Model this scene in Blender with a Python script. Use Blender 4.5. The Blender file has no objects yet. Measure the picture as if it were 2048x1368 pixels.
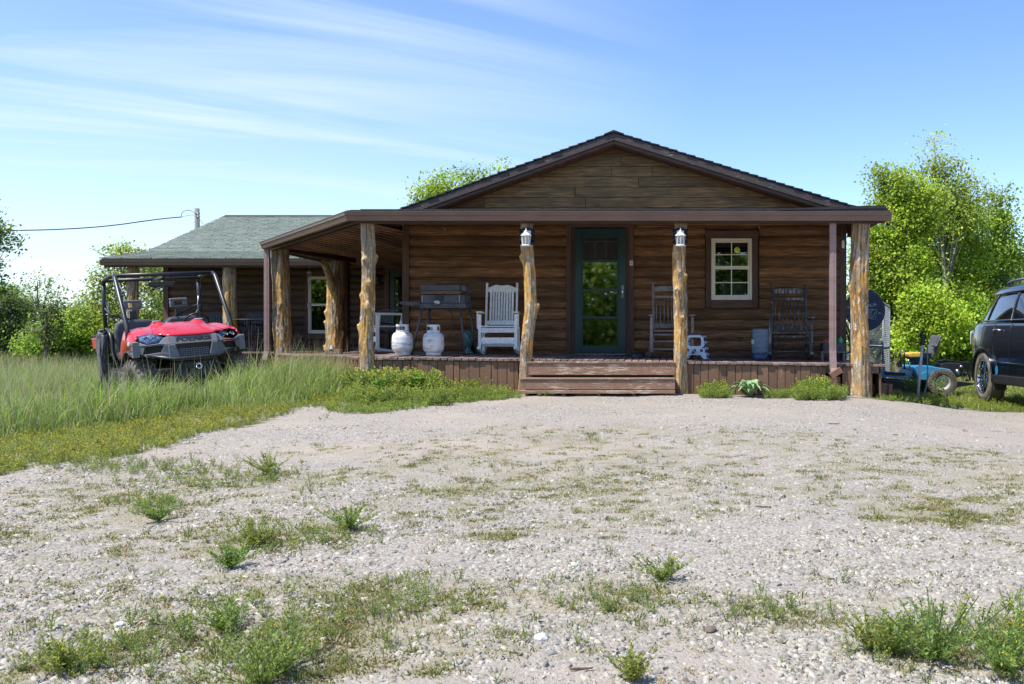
import bpy, bmesh, math, random
import numpy as np
from mathutils import Vector, Matrix, noise as mnoise
R = math.radians
rng = np.random.default_rng(7)
random.seed(7)
scene = bpy.context.scene
# ------------------------------------------------------------------ camera
F = 1833.0            # focal length in pixels of the 2048 px wide photograph
CX, CY = 1325.0, 680.0
cam_d = bpy.data.cameras.new('camera'); cam = bpy.data.objects.new('camera', cam_d)
scene.collection.objects.link(cam); scene.camera = cam
cam.location = (0, 0, 0); cam.rotation_euler = (R(90), 0, 0)
cam_d.sensor_width = 36.0; cam_d.lens = 36.0 * F / 2048.0
cam_d.shift_x = -(CX - 1024) / 2048.0; cam_d.shift_y = -(684 - CY) / 2048.0
cam_d.clip_start = 0.1; cam_d.clip_end = 3000
# ------------------------------------------------------------------ light
SUN_AZ, SUN_EL = R(58), R(60)       # azimuth to the left of the facade's normal
sdir = Vector((-math.sin(SUN_AZ) * math.cos(SUN_EL), -math.cos(SUN_AZ) * math.cos(SUN_EL), math.sin(SUN_EL)))
sun_d = bpy.data.lights.new('sun', 'SUN'); sun = bpy.data.objects.new('sun', sun_d); scene.collection.objects.link(sun)
sun_d.energy = 4.6; sun_d.angle = R(0.53); sun_d.color = (1.0, 0.96, 0.90)
sun.rotation_euler = sdir.to_track_quat('Z', 'Y').to_euler(); sun.location = (0, 0, 30)
world = bpy.data.worlds.new('World'); scene.world = world; world.use_nodes = True
nt = world.node_tree; nt.nodes.clear()
def N(t, typ, **kw):
    n = t.nodes.new(typ)
    for k, v in kw.items():
        if k.startswith('i_'):
            n.inputs[k[2:].replace('_', ' ')].default_value = v
        else: setattr(n, k, v)
    return n
def setin(n, k, v): n.inputs[k].default_value = v
out = N(nt, 'ShaderNodeOutputWorld'); bg = N(nt, 'ShaderNodeBackground')
sky = N(nt, 'ShaderNodeTexSky', sky_type='NISHITA', sun_disc=False, sun_elevation=SUN_EL,
        sun_rotation=math.atan2(sdir.x, sdir.y), altitude=200, air_density=1.0, dust_density=0.12, ozone_density=2.6)
tc = N(nt, 'ShaderNodeTexCoord')
# thin streaky cirrus: the direction is projected on a high flat layer, so that streaks converge like real cloud bands
sep = N(nt, 'ShaderNodeSeparateXYZ'); nt.links.new(tc.outputs['Generated'], sep.inputs[0])
def M(t, op, a, b=None, c=None, clamp=False):
    n = t.nodes.new('ShaderNodeMath'); n.operation = op; n.use_clamp = clamp
    for i, v in enumerate((a, b, c)):
        if v is None: continue
        if isinstance(v, (int, float)): n.inputs[i].default_value = v
        else: t.links.new(v, n.inputs[i])
    return n.outputs[0]
zc = M(nt, 'ADD', M(nt, 'MAXIMUM', sep.outputs[2], 0.0), 0.12)
cx_ = M(nt, 'DIVIDE', sep.outputs[0], zc); cy_ = M(nt, 'DIVIDE', sep.outputs[1], zc)
comb = N(nt, 'ShaderNodeCombineXYZ'); nt.links.new(cx_, comb.inputs[0]); nt.links.new(cy_, comb.inputs[1])
mp = N(nt, 'ShaderNodeMapping'); nt.links.new(comb.outputs[0], mp.inputs[0])
mp.vector_type = 'TEXTURE'; mp.inputs['Rotation'].default_value = (0, 0, R(31)); mp.inputs['Scale'].default_value = (1 / 0.30, 1 / 1.7, 1); mp.inputs['Location'].default_value = (0.6, 0.9, 0)
n1 = N(nt, 'ShaderNodeTexNoise'); nt.links.new(mp.outputs[0], n1.inputs['Vector'])
for k, v in (('Scale', 0.9), ('Detail', 10), ('Roughness', 0.58), ('Distortion', 0.55)): setin(n1, k, v)
mp2 = N(nt, 'ShaderNodeMapping'); nt.links.new(comb.outputs[0], mp2.inputs[0]); mp2.inputs['Scale'].default_value = (0.22, 0.22, 1); mp2.inputs['Location'].default_value = (4.2, 1.1, 0)
n2 = N(nt, 'ShaderNodeTexNoise'); nt.links.new(mp2.outputs[0], n2.inputs['Vector']); setin(n2, 'Scale', 1.0); setin(n2, 'Detail', 3)
# the cirrus bank lies to the west (left), clear sky to the east
bank = M(nt, 'MULTIPLY_ADD', sep.outputs[0], -1.55, 0.06)
dens = M(nt, 'ADD', M(nt, 'MULTIPLY_ADD', n1.outputs[0], 4.6, -2.2), M(nt, 'MULTIPLY_ADD', n2.outputs[0], 0.8, -0.4))
dens = M(nt, 'MULTIPLY', M(nt, 'ADD', dens, 0.25), M(nt, 'MULTIPLY', bank, 1.7, clamp=True), clamp=True)
veil = M(nt, 'MULTIPLY', M(nt, 'POWER', M(nt, 'SUBTRACT', 1.0, M(nt, 'MAXIMUM', sep.outputs[2], 0.0)), 5.5), M(nt, 'ADD', M(nt, 'MULTIPLY', bank, 1.6, clamp=True), 0.0))
cl = M(nt, 'MAXIMUM', M(nt, 'MULTIPLY', dens, 0.74), M(nt, 'MULTIPLY', veil, 0.72), clamp=True)
hs = N(nt, 'ShaderNodeHueSaturation'); nt.links.new(sky.outputs[0], hs.inputs['Color']); setin(hs, 'Hue', 0.510); setin(hs, 'Saturation', 1.14); setin(hs, 'Value', 1.30)
mx = N(nt, 'ShaderNodeMix', data_type='RGBA'); nt.links.new(cl, mx.inputs[0]); nt.links.new(hs.outputs[0], mx.inputs[6])
mx.inputs[7].default_value = (4.7, 5.5, 6.2, 1)
nt.links.new(mx.outputs[2], bg.inputs[0]); bg.inputs[1].default_value = 0.125
nt.links.new(bg.outputs[0], out.inputs[0])
scene.view_settings.view_transform = 'Standard'; scene.view_settings.look = 'None'
scene.view_settings.exposure = 0.62; scene.view_settings.gamma = 1.0; scene.view_settings.use_curve_mapping = False
scene.render.engine = 'CYCLES'
scene.cycles.max_bounces = 8; scene.cycles.transparent_max_bounces = 12
scene.cycles.use_denoising = True
# ------------------------------------------------------------------ helpers
COL = scene.collection
def P(px, py, Y): return Vector(((px - CX) / F * Y, Y, (CY - py) / F * Y))
def X(px, Y): return (px - CX) / F * Y
def Z(py, Y): return (CY - py) / F * Y
def ss(t):
    t = np.clip(t, 0, 1); return t * t * (3 - 2 * t)
def ground(x, y):
    x = np.asarray(x, float); y = np.asarray(y, float)
    t = np.clip(y, -1e9, 12.9)
    z = -1.5 + 0.74 * np.where(t > 0, t, t * 0.35) / 12.9
    z = np.where(y < -30, -1.5 + 0.74 * 0.35 * -30 / 12.9, z)
    z = z - 0.02 * ss((y - 12.9) / 6) - 0.05 * ss((y - 30) / 30)
    z = z - 0.27 * ss((x - 2.2) / 2.6) * ss((y - 6.5) / 6) * (1 - .6 * ss((y - 20) / 14))
    z = z - 0.17 * ss((-x - 5.2) / 4.2) * ss((y - 8) / 5) * (1 - .5 * ss((y - 18) / 15))
    z = z + 0.018 * np.sin(x * 1.7 + 1.1 * np.sin(y * .9)) * np.sin(y * 1.3 + .7 * np.sin(x * 1.1)) + 0.008 * np.sin(x * 5.1 + y * 2.3) * np.sin(y * 4.3 - x * 1.9)
    return z
def gz(x, y): return float(ground(x, y))
def px2g(px, py):
    """where the sight line of a photograph point meets the ground"""
    px = np.atleast_1d(np.asarray(px, float)); py = np.atleast_1d(np.asarray(py, float))
    dx = (px - CX) / F; dz = (CY - py) / F
    lo = np.full(px.shape, 1.5); hi = np.full(px.shape, 80.0); ys = np.geomspace(1.5, 80, 60); found = np.zeros(px.shape, bool)
    for k in range(len(ys) - 1):
        under = (dz * ys[k + 1] <= ground(dx * ys[k + 1], np.full(px.shape, ys[k + 1]))) & ~found
        lo = np.where(under, ys[k], lo); hi = np.where(under, ys[k + 1], hi); found |= under
    for _ in range(14):
        m = (lo + hi) / 2; u = dz * m <= ground(dx * m, m)
        hi = np.where(u, m, hi); lo = np.where(u, lo, m)
    return dx * hi, hi
def tag(o, label=None, cat=None, group=None, kind=None):
    if label: o['label'] = label
    if cat: o['category'] = cat
    if group: o['group'] = group
    if kind: o['kind'] = kind
    return o
def thing(name, label, cat, loc=(0, 0, 0), rot=(0, 0, 0), group=None):
    o = bpy.data.objects.new(name, None); COL.objects.link(o); o.location = loc; o.rotation_euler = rot; o.empty_display_size = .1
    return tag(o, label, cat, group)
def copy_tree(o, parent=None):
    c = o.copy(); COL.objects.link(c)
    if parent is not None: c.parent = parent
    for ch in list(o.children): copy_tree(ch, c)
    return c
def link(name, me, mats, parent=None, loc=None, kind=None):
    o = bpy.data.objects.new(name, me); COL.objects.link(o)
    if me is not None and mats is not None and len(me.materials) == 0:
        for m in (mats if isinstance(mats, (list, tuple)) else [mats]): me.materials.append(m)
    if parent is not None: o.parent = parent
    if loc is not None: o.location = loc
    if kind: o['kind'] = kind
    return o
class MB:
    def __init__(s): s.v = []; s.f = []; s.sm = []; s.mi = []; s.M = Matrix.Identity(4); s.m = 0
    def add(s, vs, fs, smooth=False):
        b = len(s.v)
        for v in vs: s.v.append(tuple(s.M @ Vector(v)))
        for f in fs: s.f.append([b + i for i in f]); s.sm.append(smooth); s.mi.append(s.m)
        return s
    def box(s, x0, x1, y0, y1, z0, z1):
        x0, x1 = min(x0, x1), max(x0, x1); y0, y1 = min(y0, y1), max(y0, y1); z0, z1 = min(z0, z1), max(z0, z1)
        return s.add([(x0, y0, z0), (x1, y0, z0), (x1, y1, z0), (x0, y1, z0), (x0, y0, z1), (x1, y0, z1), (x1, y1, z1), (x0, y1, z1)],
                     [(0, 3, 2, 1), (4, 5, 6, 7), (0, 1, 5, 4), (1, 2, 6, 5), (2, 3, 7, 6), (3, 0, 4, 7)])
    def bar(s, a, b, w, h, up=(0, 0, 1)):
        """a box from a to b, w wide and h thick"""
        a, b = Vector(a), Vector(b); d = (b - a).normalized(); up = Vector(up)
        sx = d.cross(up)
        if sx.length < 1e-4: sx = d.cross(Vector((0, 1, 0)))
        sx.normalize(); sz = sx.cross(d).normalized()
        vs = []
        for p in (a, b):
            for i, j in ((-1, -1), (1, -1), (1, 1), (-1, 1)): vs.append(p + sx * (w / 2 * i) + sz * (h / 2 * j))
        return s.add(vs, [(3, 2, 1, 0), (4, 5, 6, 7), (0, 1, 5, 4), (1, 2, 6, 5), (2, 3, 7, 6), (3, 0, 4, 7)])
    def tube(s, pts, r, n=8, caps=True):
        pts = [Vector(p) for p in pts]; rs = r if isinstance(r, (list, tuple)) else [r] * len(pts)
        vs = []; prev = None
        for i, p in enumerate(pts):
            d = (pts[min(i + 1, len(pts) - 1)] - pts[max(i - 1, 0)]).normalized()
            if prev is None:
                a = d.cross(Vector((0, 0, 1)))
                if a.length < 1e-3: a = d.cross(Vector((0, 1, 0)))
            else: a = prev - d * prev.dot(d)
            a.normalize(); prev = a; b = d.cross(a)
            for k in range(n):
                t = 2 * math.pi * k / n; vs.append(p + (a * math.cos(t) + b * math.sin(t)) * rs[i])
        fs = []
        for i in range(len(pts) - 1):
            for k in range(n): fs.append((i * n + k, i * n + (k + 1) % n, (i + 1) * n + (k + 1) % n, (i + 1) * n + k))
        s.add(vs, fs, True)
        if caps:
            b = len(s.v) - len(vs)
            s.f.append([b + k for k in range(n)][::-1]); s.sm.append(False); s.mi.append(s.m)
            s.f.append([b + (len(pts) - 1) * n + k for k in range(n)]); s.sm.append(False); s.mi.append(s.m)
        return s
    def lathe(s, prof, n=24, axis='Z', c=(0, 0, 0), smooth=True):
        vs = []
        for r, z in prof:
            for k in range(n):
                t = 2 * math.pi * k / n
                p = (r * math.cos(t), r * math.sin(t), z)
                if axis == 'X': p = (p[2], p[0], p[1])
                if axis == 'Y': p = (p[0], p[2], p[1])
                vs.append((p[0] + c[0], p[1] + c[1], p[2] + c[2]))
        fs = [(i * n + k, i * n + (k + 1) % n, (i + 1) * n + (k + 1) % n, (i + 1) * n + k) for i in range(len(prof) - 1) for k in range(n)]
        return s.add(vs, fs, smooth)
    def prism(s, poly, axis, a, b):
        """polygon in the other two coordinates, extruded along axis from a to b"""
        def q(p, t): return {'X': (t, p[0], p[1]), 'Y': (p[0], t, p[1]), 'Z': (p[0], p[1], t)}[axis]
        n = len(poly)
        return s.add([q(p, a) for p in poly] + [q(p, b) for p in poly],
                     [tuple(range(n)), tuple(range(2 * n - 1, n - 1, -1))] + [(i, i + n, (i + 1) % n + n, (i + 1) % n) for i in range(n)])
    def grid(s, fn, nu, nv, smooth=True):
        vs = [fn(i / nu, j / nv) for i in range(nu + 1) for j in range(nv + 1)]
        return s.add(vs, [(i * (nv + 1) + j, (i + 1) * (nv + 1) + j, (i + 1) * (nv + 1) + j + 1, i * (nv + 1) + j + 1) for i in range(nu) for j in range(nv)], smooth)
    def mesh(s, name):
        me = bpy.data.meshes.new(name); me.from_pydata(s.v, [], s.f)
        me.polygons.foreach_set('use_smooth', s.sm); me.polygons.foreach_set('material_index', s.mi)
        bm = bmesh.new(); bm.from_mesh(me); bmesh.ops.recalc_face_normals(bm, faces=bm.faces); bm.to_mesh(me); bm.free()
        return me
    def build(s, name, mats, parent=None, loc=None, bevel=0, label=None, kind=None, wloc=None, subsurf=0, solid=0):
        """wloc: vertices are given in world space and the object's own origin becomes wloc"""
        if wloc is not None:
            w = Vector(wloc); s.v = [tuple(Vector(v) - w) for v in s.v]
        o = link(name, s.mesh(name), mats, parent, loc, kind)
        if wloc is not None:
            pl = Vector((0, 0, 0)) if parent is None else wpos(parent)
            o.location = w - pl
        if label: o['label'] = label
        if solid:
            m = o.modifiers.new('thickness', 'SOLIDIFY'); m.thickness = solid; m.offset = -1
        if subsurf:
            m = o.modifiers.new('smooth', 'SUBSURF'); m.levels = subsurf; m.render_levels = subsurf
        if bevel:
            m = o.modifiers.new('edge', 'BEVEL'); m.width = bevel; m.segments = 1 if bevel < .006 else 2; m.limit_method = 'ANGLE'
        return o
def wpos(o):
    p = Vector((0, 0, 0))
    while o is not None: p += Vector(o.location); o = o.parent
    return p
def fast_mesh(name, V, quads=None, tris=None, col=None, smooth=False):
    me = bpy.data.meshes.new(name)
    V = np.asarray(V, np.float32).reshape(-1, 3); loops = []; starts = []; n = 0
    if quads is not None and len(quads): q = np.asarray(quads, np.int32).reshape(-1, 4); loops.append(q.ravel()); starts.append(np.arange(len(q)) * 4 + n); n += q.size
    if tris is not None and len(tris): t = np.asarray(tris, np.int32).reshape(-1, 3); loops.append(t.ravel()); starts.append(np.arange(len(t)) * 3 + n); n += t.size
    loops = np.concatenate(loops); starts = np.concatenate(starts)
    me.vertices.add(len(V)); me.vertices.foreach_set('co', V.ravel())
    me.loops.add(len(loops)); me.loops.foreach_set('vertex_index', loops)
    me.polygons.add(len(starts)); me.polygons.foreach_set('loop_start', starts.astype(np.int32))
    if smooth: me.polygons.foreach_set('use_smooth', np.ones(len(starts), bool))
    if col is not None:
        a = me.color_attributes.new('col', 'FLOAT_COLOR', 'POINT'); c = np.ones((len(V), 4), np.float32); c[:, :3] = col; a.data.foreach_set('color', c.ravel())
    me.update(calc_edges=True); me.validate()
    return me
# ------------------------------------------------------------------ materials
def newmat(name):
    m = bpy.data.materials.new(name); m.use_nodes = True; t = m.node_tree
    return m, t, t.nodes['Principled BSDF']
def ramp(t, fac, stops):
    r = t.nodes.new('ShaderNodeValToRGB'); e = r.color_ramp.elements
    while len(e) < len(stops): e.new(.5)
    for k, (p, c) in enumerate(stops): e[k].position = p; e[k].color = (*c, 1)
    t.links.new(fac, r.inputs[0]); return r.outputs[0]
def vec(t, stretch=(1, 1, 1), src='pos', rot=(0, 0, 0), perobj=False):
    if src == 'pos': v = t.nodes.new('ShaderNodeNewGeometry').outputs['Position']
    else: v = t.nodes.new('ShaderNodeTexCoord').outputs['Object']
    if perobj:
        oi = t.nodes.new('ShaderNodeObjectInfo'); a = t.nodes.new('ShaderNodeVectorMath'); a.operation = 'MULTIPLY_ADD'
        t.links.new(oi.outputs['Random'], a.inputs[0]); a.inputs[1].default_value = (13, 31, 17); t.links.new(v, a.inputs[2]); v = a.outputs[0]
    m = t.nodes.new('ShaderNodeMapping'); t.links.new(v, m.inputs[0]); m.inputs['Scale'].default_value = stretch; m.inputs['Rotation'].default_value = rot
    return m.outputs[0]
def noi(t, v, scale, detail=4, rough=.55, dist=0):
    n = t.nodes.new('ShaderNodeTexNoise'); t.links.new(v, n.inputs['Vector'])
    n.inputs['Scale'].default_value = scale; n.inputs['Detail'].default_value = detail; n.inputs['Roughness'].default_value = rough; n.inputs['Distortion'].default_value = dist
    return n.outputs[0]
def mixc(t, f, a, b, mode='MIX'):
    n = t.nodes.new('ShaderNodeMix'); n.data_type = 'RGBA'; n.blend_type = mode
    for s, v in ((0, f), (6, a), (7, b)):
        if isinstance(v, (int, float)): n.inputs[s].default_value = v
        elif isinstance(v, tuple): n.inputs[s].default_value = (*v, 1)
        else: t.links.new(v, n.inputs[s])
    return n.outputs[2]
def bump(t, p, h, strength=.3, dist=.01):
    b = t.nodes.new('ShaderNodeBump'); b.inputs['Strength'].default_value = strength; b.inputs['Distance'].default_value = dist
    t.links.new(h, b.inputs['Height']); t.links.new(b.outputs[0], p.inputs['Normal'])
def objrand(t, lo, hi):
    oi = t.nodes.new('ShaderNodeObjectInfo'); return M(t, 'MULTIPLY_ADD', oi.outputs['Random'], hi - lo, lo)
def simple(name, c, rough=.5, metal=0, c2=None, scale=8, stretch=(1, 1, 1), b=0, bd=.005, rand=0, coat=0, detail=5, spec=None, lo=.35, hi=.65):
    m, t, p = newmat(name)
    v = vec(t, stretch, 'obj', perobj=True); n = noi(t, v, scale, detail)
    c2 = c2 or tuple(x * .75 for x in c)
    col = ramp(t, n, [(lo, c2), (hi, c)])
    if rand: col = mixc(t, 1.0, col, M(t, 'MULTIPLY', objrand(t, 1 - rand, 1 + rand), 1.0), 'MULTIPLY')
    t.links.new(col, p.inputs['Base Color']); p.inputs['Roughness'].default_value = rough; p.inputs['Metallic'].default_value = metal
    p.inputs['Coat Weight'].default_value = coat; p.inputs['Coat Roughness'].default_value = .06
    if spec is not None: p.inputs['Specular IOR Level'].default_value = spec
    if b: bump(t, p, n, b, bd)
    return m
def wood(name, cols, axis='X', rand=.25, grain=1.0, rough=.7, b=.35, knots=True):
    """streaky wood along an axis; cols = dark, mid, light"""
    m, t, p = newmat(name)
    st = {'X': (2.0, 30, 30), 'Y': (30, 2.0, 30), 'Z': (30, 30, 2.0)}[axis]
    st2 = {'X': (.5, 3, 3), 'Y': (3, .5, 3), 'Z': (3, 3, .5)}[axis]
    v = vec(t, st, 'pos', perobj=True); n = noi(t, v, 1.6 * grain, 7, .62, .6)
    v2 = vec(t, st2, 'pos', perobj=True); n2 = noi(t, v2, 1.3, 4, .55)
    col = ramp(t, n, [(.28, cols[0]), (.5, cols[1]), (.72, cols[2])])
    col = mixc(t, 1.0, col, ramp(t, n2, [(.3, (.55, .55, .55)), (.7, (1.25, 1.2, 1.15))]), 'MULTIPLY')
    if knots:
        v3 = vec(t, {'X': (1.7, 5, 5), 'Y': (5, 1.7, 5), 'Z': (5, 5, 1.7)}[axis], 'pos', perobj=True)
        vo = t.nodes.new('ShaderNodeTexVoronoi'); t.links.new(v3, vo.inputs['Vector']); vo.inputs['Scale'].default_value = .9
        k = M(t, 'SUBTRACT', 1.0, M(t, 'MULTIPLY', vo.outputs['Distance'], 7.0, clamp=True), clamp=True)
        col = mixc(t, M(t, 'MULTIPLY', k, .75), col, tuple(x * .3 for x in cols[0]))
    r_ = objrand(t, 1 - rand, 1 + rand)
    col = mixc(t, 1.0, col, r_, 'MULTIPLY')
    t.links.new(col, p.inputs['Base Color']); p.inputs['Roughness'].default_value = rough
    bump(t, p, n, b, .006)
    return m
def peeling(name, paint, under, axis='X', amount=.5, rough=.6, rand=.12):
    m, t, p = newmat(name)
    st = {'X': (5, 34, 34), 'Y': (34, 5, 34), 'Z': (34, 34, 5)}[axis]
    v = vec(t, st, 'pos', perobj=True); n = noi(t, v, 1.5, 8, .65, .8)
    v2 = vec(t, (1, 1, 1), 'pos', perobj=True); n2 = noi(t, v2, 3.1, 3, .5)
    mask = M(t, 'MULTIPLY', M(t, 'SUBTRACT', M(t, 'ADD', n, M(t, 'MULTIPLY', n2, .55)), 1.04 - amount * .4), 9.0, clamp=True)
    n3 = noi(t, vec(t, (1, 1, 1), 'pos'), 26, 4, .6)
    pc = mixc(t, 1.0, paint, ramp(t, n3, [(.3, (.78, .78, .78)), (.7, (1.12, 1.12, 1.12))]), 'MULTIPLY')
    pc = mixc(t, 1.0, pc, objrand(t, 1 - rand, 1 + rand), 'MULTIPLY')
    t.links.new(mixc(t, mask, pc, under), p.inputs['Base Color']); p.inputs['Roughness'].default_value = rough
    bump(t, p, M(t, 'SUBTRACT', n, M(t, 'MULTIPLY', mask, .4)), .4, .004)
    return m
def leafmat(name, tint=(1, 1, 1), trans=.45, rough=.5):
    m, t, p = newmat(name)
    a = t.nodes.new('ShaderNodeVertexColor'); a.layer_name = 'col'
    c = mixc(t, 1.0, a.outputs[0], tint, 'MULTIPLY')
    t.links.new(c, p.inputs['Base Color']); p.inputs['Roughness'].default_value = rough; p.inputs['Specular IOR Level'].default_value = .35
    tr = t.nodes.new('ShaderNodeBsdfTranslucent'); hs_ = t.nodes.new('ShaderNodeHueSaturation'); t.links.new(c, hs_.inputs['Color']); hs_.inputs['Value'].default_value = 1.5; hs_.inputs['Hue'].default_value = .485
    t.links.new(hs_.outputs[0], tr.inputs[0])
    ms = t.nodes.new('ShaderNodeMixShader'); ms.inputs[0].default_value = trans
    t.links.new(p.outputs[0], ms.inputs[1]); t.links.new(tr.outputs[0], ms.inputs[2])
    t.links.new(ms.outputs[0], t.nodes['Material Output'].inputs[0])
    return m
def glass(name, tint=(.8, .9, .9), rough=.02, alpha_mix=.35):
    """thin window glass: mostly see-through with a real mirror reflection"""
    m, t, p = newmat(name)
    tb = t.nodes.new('ShaderNodeBsdfTransparent'); tb.inputs[0].default_value = (*tint, 1)
    g = t.nodes.new('ShaderNodeBsdfGlossy'); g.inputs['Roughness'].default_value = rough; g.inputs[0].default_value = (.95, .97, 1, 1)
    fr = t.nodes.new('ShaderNodeFresnel'); fr.inputs[0].default_value = 1.5
    ms = t.nodes.new('ShaderNodeMixShader'); t.links.new(M(t, 'ADD', fr.outputs[0], alpha_mix, clamp=True), ms.inputs[0])
    t.links.new(tb.outputs[0], ms.inputs[1]); t.links.new(g.outputs[0], ms.inputs[2]); t.links.new(ms.outputs[0], t.nodes['Material Output'].inputs[0])
    return m
MAT = {}
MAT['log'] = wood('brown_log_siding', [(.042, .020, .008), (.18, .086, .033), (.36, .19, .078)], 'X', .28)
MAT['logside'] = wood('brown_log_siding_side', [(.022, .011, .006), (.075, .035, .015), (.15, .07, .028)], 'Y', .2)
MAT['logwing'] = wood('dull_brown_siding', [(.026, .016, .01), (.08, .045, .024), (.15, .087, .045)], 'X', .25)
MAT['gable'] = wood('weathered_gable_board', [(.05, .032, .014), (.17, .105, .038), (.36, .225, .085)], 'X', .25)
MAT['trim'] = wood('dark_brown_trim', [(.045, .022, .013), (.10, .05, .03), (.15, .08, .048)], 'Z', .12, knots=False)
MAT['trimx'] = wood('dark_brown_trim_level', [(.045, .022, .013), (.10, .05, .03), (.15, .08, .048)], 'X', .12, knots=False)
MAT['beam'] = simple('brown_painted_beam', (.085, .045, .032), .6, c2=(.05, .026, .018), scale=4, stretch=(1, 6, 6), b=.2)
MAT['ceiling'] = wood('porch_ceiling_board', [(.08, .04, .02), (.24, .125, .065), (.40, .23, .13)], 'Y', .4)
MAT['gutter'] = simple('brown_painted_metal', (.165, .102, .078), .36, c2=(.14, .086, .066), scale=3, spec=.6)
MAT['gutter2'] = simple('mauve_brown_downspout', (.30, .205, .19), .45, c2=(.25, .165, .15), scale=3, stretch=(1, 1, 4))
MAT['fascia'] = peeling('peeling_rake_paint', (.055, .040, .036), (.42, .39, .36), 'X', .30)
MAT['skirt'] = peeling('brown_skirting_paint', (.19, .102, .058), (.48, .39, .28), 'Z', .22)
MAT['step'] = peeling('brown_step_paint', (.25, .145, .092), (.52, .42, .31), 'X', .5)
MAT['deck'] = wood('grey_brown_deck_board', [(.08, .058, .052), (.21, .15, .13), (.36, .27, .23)], 'Y', .22, knots=False)
MAT['shingle'] = simple('green_grey_shingle', (.29, .325, .27), .9, c2=(.15, .18, .145), scale=7, stretch=(.6, 3.2, 3.2), b=.4, bd=.004, detail=8)
MAT['shdark'] = simple('black_shingle_edge', (.022, .024, .026), .8, c2=(.012, .013, .014), scale=20, b=.5)
MAT['greendoor'] = simple('dark_green_door_paint', (.012, .048, .046), .35, c2=(.009, .038, .036), scale=3, spec=.5)
MAT['vinyl'] = simple('cream_vinyl', (.78, .74, .60), .4, c2=(.70, .66, .53), scale=6)
MAT['white'] = simple('chalky_white_paint', (.74, .75, .74), .5, c2=(.60, .61, .60), scale=9, b=.1)
MAT['whitechair'] = peeling('worn_white_paint', (.84, .84, .80), (.26, .22, .18), 'Z', .04)
MAT['greychair'] = peeling('weathered_grey_wood', (.27, .235, .205), (.13, .105, .09), 'Z', .75)
MAT['blackchair'] = peeling('flaking_black_paint', (.045, .044, .043), (.26, .25, .23), 'Z', .6)
MAT['glassdark'] = glass('window_glass', (.5, .55, .55), .015, .045)
MAT['glassdoor'] = glass('storm_door_glass', (.4, .48, .46), .022, .2)
MAT['black'] = simple('black_metal', (.018, .018, .02), .4, c2=(.012, .012, .013), scale=8)
MAT['blacktube'] = simple('black_powder_coat', (.020, .021, .023), .38, c2=(.022, .022, .024), scale=6, spec=.6)
MAT['rubber'] = simple('black_rubber', (.042, .040, .038), .8, c2=(.022, .021, .02), scale=18, b=.2)
MAT['mudrubber'] = simple('dusty_tyre_rubber', (.21, .185, .15), .9, c2=(.055, .05, .044), scale=7, b=.3, lo=.3, hi=.62)
MAT['chrome'] = simple('chrome', (.85, .86, .88), .09, 1, c2=(.75, .76, .78), scale=4)
MAT['steel'] = simple('dull_steel', (.42, .43, .44), .38, .9, c2=(.3, .3, .31), scale=10)
MAT['galv'] = simple('galvanised_pipe', (.50, .54, .56), .5, .1, c2=(.36, .40, .42), scale=16)
MAT['dark_inside'] = simple('dark_room_interior', (.02, .018, .016), .9)
MAT['curtain'] = simple('white_curtain', (.75, .74, .70), .9, c2=(.6, .6, .57), scale=12)
# ------------------------------------------------------------------ ground
def inpoly(px, py, poly):
    r = np.zeros(px.shape, bool); n = len(poly); j = n - 1
    for i in range(n):
        xi, yi = poly[i]; xj, yj = poly[j]
        c = ((yi > py) != (yj > py)) & (px < (xj - xi) * (py - yi) / (yj - yi + 1e-12) + xi); r ^= c; j = i
    return r
def wpoly(pts):
    a = np.array(pts, float); x, y = px2g(a[:, 0], a[:, 1]); return list(zip(x, y))
# edge of the yellowish weeds along the gravel, from the left edge of the photograph to the steps
edge_w = wpoly([(-300, 990), (0, 952), (130, 928), (300, 905), (400, 868), (490, 855), (560, 832), (640, 812), (690, 828), (760, 826), (860, 812), (950, 803), (1030, 797), (1042, 786)])
edge_t = wpoly([(-300, 930), (0, 886), (150, 872), (330, 842), (470, 826), (560, 822), (640, 803), (760, 790), (860, 772)])
GL_W = [(-60, edge_w[0][1])] + edge_w + [(-1.95, 13.0), (-1.95, 60), (-60, 60)]
GL_T = [(-60, edge_t[0][1])] + edge_t + [(-3.4, 12.9), (-3.4, 60), (-60, 60)]
edge_r = wpoly([(1700, 796), (1760, 800), (1830, 806), (1900, 813), (1960, 822), (2100, 826), (2400, 836)])
GR = edge_r + [(60, edge_r[-1][1]), (60, 60), (3.0, 60), (3.0, 13.3)]
def fbm(x, y, s, o=0):
    r = np.zeros(x.shape); a = .5
    for k in range(4):
        r += a * (np.sin(x * s + 1.7 * np.sin(y * s * .8 + o + k) + o) * np.sin(y * s * 1.1 + 1.9 * np.sin(x * s * .7 - k * 2.1) + k * 1.3)); s *= 2.03; a *= .55
    return r
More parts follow.
